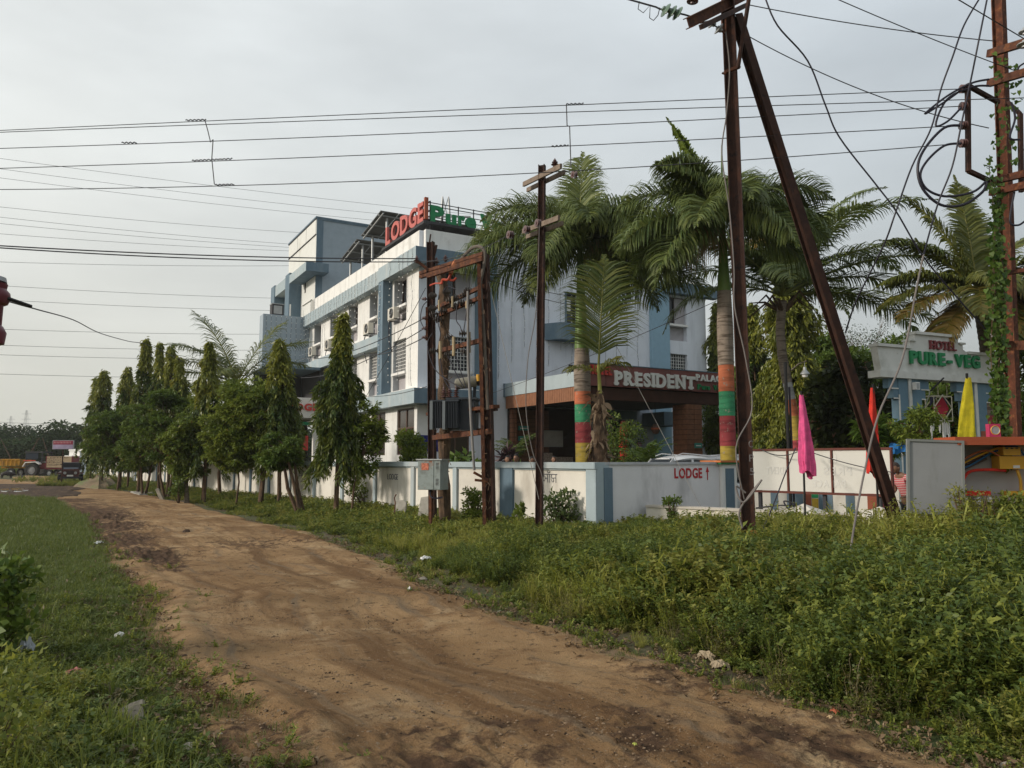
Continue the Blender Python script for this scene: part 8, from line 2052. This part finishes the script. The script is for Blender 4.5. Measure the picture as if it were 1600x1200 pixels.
for k, z in enumerate((3.05, 2.55)):
    t = ET('wall_sign', (5.9, .30, z), ('upper' if k == 0 else 'lower') + ' small green sign on the plank wall', 'sign'); B('plate', mat('sign_green', (.05, .25, .20), bump=0), ((-.3, -.03, 0), (.3, 0, .22)), parent=t); B('lettering', WHITEL, ((-.2, -.035, .08), (.2, -.031, .12)), parent=t)
t = ET('railing', (6.0, -6.4, 0), 'low steel railing in front of the entrance court', 'railing')
for z in (.75, 1.15, 1.72): 
    b = MB(); b.bar((0, 0, z), (4.4, 0, z), .05, .05); b.build('rail', STEEL, t)
for k in range(7): b = MB(); b.bar((k * .73, 0, 0), (k * .73, 0, 1.72), .04, .04); b.build('baluster', STEEL, t)
t = ET('draped_pillar', (7.75, -5.2, 0), 'slim pillar wrapped in orange red cloth in the entrance', 'pillar'); b = MB(); b.lathe([(.34, 0), (.32, 1.2), (.2, 1.9), (.22, 2.2), (.16, 2.9), (.08, 3.3), (0, 3.32)], 14); b.build('cloth', REDC, t)
b = MB(); b.lathe([(.165, 2.9), (.18, 2.95), (.12, 3.3), (.0, 3.34)], 12); b.build('garland', ORANGE, t)
t = ET('hanging_lamp', (9.4, -5.4, 3.0), 'round hanging lantern under the entrance canopy', 'lamp'); b = MB(); b.lathe([(0, -.25), (.12, -.22), (.2, -.05), (.2, .08), (.1, .2), (0, .22)], 14); b.build('lamp_shade', FRAMEB, t); b = MB(); b.lathe([(.202, -.04), (.206, .0), (.202, .04)], 14); b.build('band', ORANGE, t); b = MB(); b.tube([(0, 0, .2), (0, 0, 1.2)], .012, 5); b.build('cord', BLACKM, t)
for k, (z, m_) in enumerate(((2.55, DGREY), (2.35, mat('pink_label', (.40, .15, .22), bump=0)), (2.12, REDL), (1.8, mat('tan_label', (.35, .28, .16), bump=0)))):
    t = ET('wall_plate', (13.0, .20, z), ('topmost dark', 'second, pink', 'third, red', 'lowest, tan')[k] + ' plate stacked by the glazed door', 'plate'); B('plate', m_, ((-.15, -.03, 0), (.15, 0, .18 if k < 3 else .26)), parent=t); B('writing', WHITEL, ((-.08, -.034, .06), (.08, -.031, .10)), parent=t)
for k, z in enumerate((2.15, 1.55)):
    t = ET('column_sign', (11.3, -6.06, z), ('upper' if k == 0 else 'lower') + ' small green plate on the right tiled column', 'sign'); B('plate', mat('sign_green', (.05, .25, .20), bump=0), ((-.22, -.03, 0), (.22, 0, .22)), parent=t); B('writing', WHITEL, ((-.15, -.035, .08), (.15, -.031, .12)), parent=t)
q = at(1414, 702, 15.6); t = thing('blue_tarpaulin', q, 'small bright blue plastic sheet hanging beside the man in red', 'tarpaulin')
b = MB(); rs = random.Random(5); vs = [(-.30 + .6 * i / 8, .04 * math.sin(i * 1.7 + j), .12 - .24 * j / 4 * (1 - i / 14) + .02 * math.sin(i * 2.3)) for j in range(5) for i in range(9)]; b.add(vs, [(j * 9 + i, j * 9 + i + 1, (j + 1) * 9 + i + 1, (j + 1) * 9 + i) for j in range(4) for i in range(8)], True)
b.build('sheet', mat('blue_plastic', (.02, .16, .42), rough=.4, bump=.05), t); b = MB(); b.tube([(-.34, .02, .14), (.34, .02, .14)], .008, 5); b.build('line', BLACKM, t)

# ------------------------------------------------------------------ leaning slabs, boulders, litter
STONE = mat('field_stone', (.26, .235, .19), var=.2, scale=5, dirt=(.14, .12, .09), dlo=.5, dhi=.7, dscale=6, bump=.5, bscale=25)
def rock(name, loc, s, label, cat, m, seed, group=None):
    rs = random.Random(seed); bm = bmesh.new(); bmesh.ops.create_icosphere(bm, subdivisions=3, radius=1)
    ph = [rs.uniform(0, 6) for _ in range(9)]
    for v in bm.verts:
        c = v.co; d = 1 + .16 * math.sin(c.x * 2.3 + ph[0]) * math.sin(c.y * 2.7 + ph[1]) + .10 * math.sin(c.z * 4 + ph[2] + c.x * 3) + .05 * math.sin(c.x * 8 + ph[3]) * math.sin(c.y * 7 + ph[4])
        for k in range(4):
            n_ = Vector((math.sin(ph[k] * 3), math.cos(ph[k + 1] * 2), math.sin(ph[k + 2]))).normalized(); q = c.dot(n_)
            if q > .62: c -= n_ * (q - .62) * .8
        v.co = Vector((c.x * d * s[0], c.y * d * s[1], c.z * d * s[2]))
    me = bpy.data.meshes.new(name); bm.to_mesh(me); bm.free(); me.materials.append(m)
    me.polygons.foreach_set('use_smooth', [True] * len(me.polygons)); me.set_sharp_from_angle(angle=R(28))
    o = bpy.data.objects.new(name, me); COL.objects.link(o); o.location = loc; o.rotation_euler = (0, 0, rs.uniform(0, 6)); return tag(o, label, cat, group)
q = gnd(196, 1128); t = thing('boulder', (q.x, q.y, hz(q.x, q.y)), 'pale pointed slab of stone in the grass at the lower left', 'stone', R(12))
b = MB(); b.prism([(-.105, -.03), (.10, -.03), (.105, .04), (.085, .135), (.02, .115), (-.085, .06)], 'y', -.035, .045, Matrix.Rotation(R(-24), 4, 'X')); b.prism([(-.10, -.03), (.08, -.03), (.06, .05), (-.06, .035)], 'y', .046, .10, Matrix.Rotation(R(-24), 4, 'X')); b.build('stone', STONE, t)
for i, (px, py, s, lab) in enumerate(((298, 1172, .05, 'flat brown stone at the left road edge near the bottom'), (267, 1160, .035, 'small brown stone left of the flat one'), (344, 1145, .014, 'tiny round pebble on the road near the bottom left'), (255, 1050, .022, 'cream pebble beside the road edge weeds'), (268, 1050, .015, 'smaller cream pebble next to another'),
                          (292, 833, .09, 'dark clod lying on the road far up the left side'), (291, 958, .03, 'single dark clod on the road left of middle'), (458, 943, .02, 'dark clod in the middle of the road'), (795, 958, .035, 'round stone at the right road edge, middle distance'), (780, 955, .022, 'smaller stone left of the round one'), (288, 1025, .03, 'black lump on the road at left'),
                          (1268, 1128, .012, 'tiny dark pebble by the litter'), (660, 905, .05, 'white stone at the road edge in the middle'), (1570, 1192, .03, 'flat stone cut by the lower right corner'))):
    q = gnd(px, py); rock('stone', (q.x, q.y, hz(q.x, q.y) + s * .3), (s * 1.3, s, s * .6), lab, 'stone', STONE if i not in (5, 6, 7, 10) else MUD, 40 + i)
def slab(px, py, w, h, rz, tilt, lab, Y=None):
    q = gnd(px, py, .1) if not Y else at(px, py, Y); t = thing('stone_slab', (q.x, q.y, hz(q.x, q.y) - .05), lab, 'slab', rz)
    b = MB(); M_ = Matrix.Rotation(tilt, 4, 'X'); b.prism([(-w / 2, 0), (w / 2, .0), (w * .46, h * .9), (w * .2, h), (-w * .42, h * .95)], 'y', -.03, .03, M_); b.build('slab', CONC, t); return t
slab(661, 800, .32, .62, R(-30), R(-12), 'grey stone slab leaning on the wall beside the meter box', 17.7); slab(624, 800, .36, .50, R(-30), R(-8), 'broken brown slab with a bent rod at the wall', 18.6)
q = at(616, 800, 18.3); b = MB(); b.tube([(0, 0, 0), (.02, 0, .5), (0, 0, .62), (.04, 0, .7)], .015, 6); o = b.build('bent_rod', RUST); o.location = (q.x, 18.3, .1); tag(o, 'short bent rusty rod standing in front of the broken slab', 'rod')
q = gnd(252, 776); slab(255, 776, .25, .6, R(-30), R(30), 'pale plank shaped stone leaning at the far wall')
# litter
def crumple(name, px, py, w, m, label, seed, hgt=.03, cat='litter', lift_=.02):
    q = gnd(px, py); rs = random.Random(seed); n = 9; vs = []
    for j in range(n):
        for i in range(n):
            u, v = i / (n - 1) - .5, j / (n - 1) - .5; vs.append((u * w * (1 + rs.uniform(-.15, .15)), v * w * .75 * (1 + rs.uniform(-.15, .15)), hgt * (rs.random() * .8 + (1 - 4 * (u * u + v * v)) * .7)))
    b = MB(); b.add(vs, [(j * n + i, j * n + i + 1, (j + 1) * n + i + 1, (j + 1) * n + i) for j in range(n - 1) for i in range(n - 1)], False)
    o = b.build(name, m); o.location = (q.x, q.y, hz(q.x, q.y) + lift_); o.rotation_euler = (0, 0, rs.uniform(0, 6)); return tag(o, label, cat)
PL = mat('thin_plastic', (.40, .42, .44), rough=.35, var=.05, bump=0)
crumple('plastic_bag', 40, 1028, .13, PL, 'white plastic bag caught in the weeds at the left', 1, .10, lift_=.06); crumple('pink_wrapper', 115, 1057, .15, mat('pink_wrapper', (.45, .16, .15), var=.4, scale=20, bump=0), 'crumpled pink wrapper in the left grass', 2, .04, lift_=.05)
crumple('paper_scrap', 187, 997, .08, WHITEL, 'small white paper scrap at the left road edge', 3); crumple('paper_scrap', 153, 853, .16, WHITEL, 'white scrap on the dark mud at left', 4)
crumple('wrapper', 1304, 1112, .05, mat('blue_orange_wrapper', (.35, .10, .05), var=.5, scale=30, bump=0), 'small orange and blue wrapper at the right road edge', 5, .015); crumple('wrapper', 1297, 1123, .04, mat('cream_wrapper', (.50, .36, .20), bump=0), 'small cream wrapper just below the orange one', 6, .012)
crumple('plastic_bag', 1345, 1095, .10, mat('tan_plastic', (.40, .28, .18), var=.2, bump=0), 'torn tan plastic among the dry weeds', 7, .05); crumple('paper_scrap', 665, 882, .17, WHITEL, 'white scrap in the verge grass in the middle distance', 8, .04, lift_=.10)
crumple('paper_scrap', 640, 922, .07, WHITEL, 'white paper bit on the road edge', 9); crumple('leaf_sheath', 1105, 1030, .16, mat('dry_sheath', (.34, .27, .18), var=.2, bump=0), 'dry pale palm sheath at the right road edge', 10, .04); crumple('leaf_sheath', 1125, 1044, .14, mat('dry_sheath', (.34, .27, .18), var=.2, bump=0), 'second dry sheath lying below the first', 11, .04)
crumple('wrapper', 1545, 1150, .03, ORANGE, 'orange wrapper in the grass at the lower right', 12, .01); crumple('wrapper', 992, 1176, .03, mat('lime_wrapper', (.35, .38, .08), bump=0), 'tiny yellow green scrap on the road near the bottom', 13, .008)
crumple('banana_leaf', 102, 803, .5, YP, 'yellow scrap at the top of the left grass', 14, .03)
def stick(pts, r, label):
    P = [gnd(x, y) for x, y in pts]; o0 = P[0].copy(); b = MB(); b.tube([(p.x - o0.x, p.y - o0.y, hz(p.x, p.y) + r + .012) for p in P], [r, r * .9, r * .7, r * .4][:len(P)], 6); o = b.build('stick', BARK); o.location = (o0.x, o0.y, 0); return tag(o, label, 'stick')
stick([(192, 943), (215, 938), (240, 936)], .014, 'dark stick on the ground at the left road edge'); stick([(1240, 1092), (1290, 1097), (1330, 1102)], .012, 'long brown stick at the right edge of the road'); stick([(1270, 1103), (1320, 1106), (1350, 1122)], .010, 'forked end stick just below the long one'); stick([(1290, 1143), (1330, 1144), (1375, 1157)], .006, 'thin dark twig on the road near the lower right'); stick([(225, 1090), (250, 1085), (268, 1090)], .008, 'pale curved twig among the stones at lower left')
q = gnd(1315, 1072); rock('earth_clod', (q.x + .05, q.y, hz(q.x, q.y) + .10), (.26, .16, .15), 'heap of crumbly brown earth under the right bushes', 'earth heap', HEAP, 77)
# gravel and clods on the road, uncountable
PB_ = mat('gravel_stone', (.22, .15, .09), var=.35, scale=30, bump=.2)
def pebble(i):
    rs = random.Random(i); bm = bmesh.new(); bmesh.ops.create_icosphere(bm, subdivisions=1, radius=1)
    for v in bm.verts: v.co = v.co * rs.uniform(.75, 1.2); v.co.z *= .55
    me = bpy.data.meshes.new('pebble'); bm.to_mesh(me); bm.free(); me.materials.append(PB_ if i % 3 else MUD); return bpy.data.objects.new('pebble_shape', me)
pebs = [pebble(i) for i in range(6)]
rng = np.random.default_rng(50); n = 70000; y = 3.3 * (22 / 3.3) ** rng.random(n); xl, xr = edge_x(LE, y), edge_x(RE, y); u = rng.random(n); f = np.where(u < .22, np.abs(rng.normal(size=n)) * .06, np.where(u < .45, 1 - np.abs(rng.normal(size=n)) * .06, rng.random(n)))
clump = np.sin(f * 17 + y * 1.1) + np.sin(y * 2.3 + f * 5) > rng.normal(size=n) * .8 + .1; x = xl + (xr - xl) * f; x, y = x[clump], y[clump]
pts = lift(x, y); pts[:, 2] += .018; scatter('gravel', pts, np.clip(rng.lognormal(-5.5, .5, len(x)), .0025, .022), pebs, 51)
# dead leaves and crumbs along both margins
LM_LIT = leafmat('dead_leaf', (.10, .06, .03), (.22, .15, .08), (.33, .25, .15), trans=.1); lit = [plant_proto(90 + i, .02, 1, 3, .05, .025, .03, LM_LIT, (.1, .9)) for i in range(3)]
rng = np.random.default_rng(52); n = 1500; y = 3.3 * (16 / 3.3) ** rng.random(n); side = rng.random(n) < .4; x = np.where(side, edge_x(LE, y) + rng.normal(size=n) * .35, edge_x(RE, y) + rng.normal(size=n) * .25); scatter('fallen_leaves', lift(x, y) + np.array([0, 0, .03]), rng.uniform(.5, 1.2, n), lit, 53)

# ------------------------------------------------------------------ thin morning haze, one closed even volume round the whole place
b = MB(); b.box((-760, -60, -1.2), (900, 640, 54)); hz_o = b.build('haze', None)
hm = bpy.data.materials.new('haze'); hm.use_nodes = True; hm.node_tree.nodes.clear(); v_ = hm.node_tree.nodes.new('ShaderNodeVolumePrincipled'); o_ = hm.node_tree.nodes.new('ShaderNodeOutputMaterial')
v_.inputs['Color'].default_value = (.86, .88, .88, 1); v_.inputs['Density'].default_value = .00035; v_.inputs['Anisotropy'].default_value = .2
hm.node_tree.links.new(v_.outputs[0], o_.inputs['Volume']); hz_o.data.materials.append(hm); tag(hz_o, kind='stuff')
scene.cycles.volume_bounces = 1
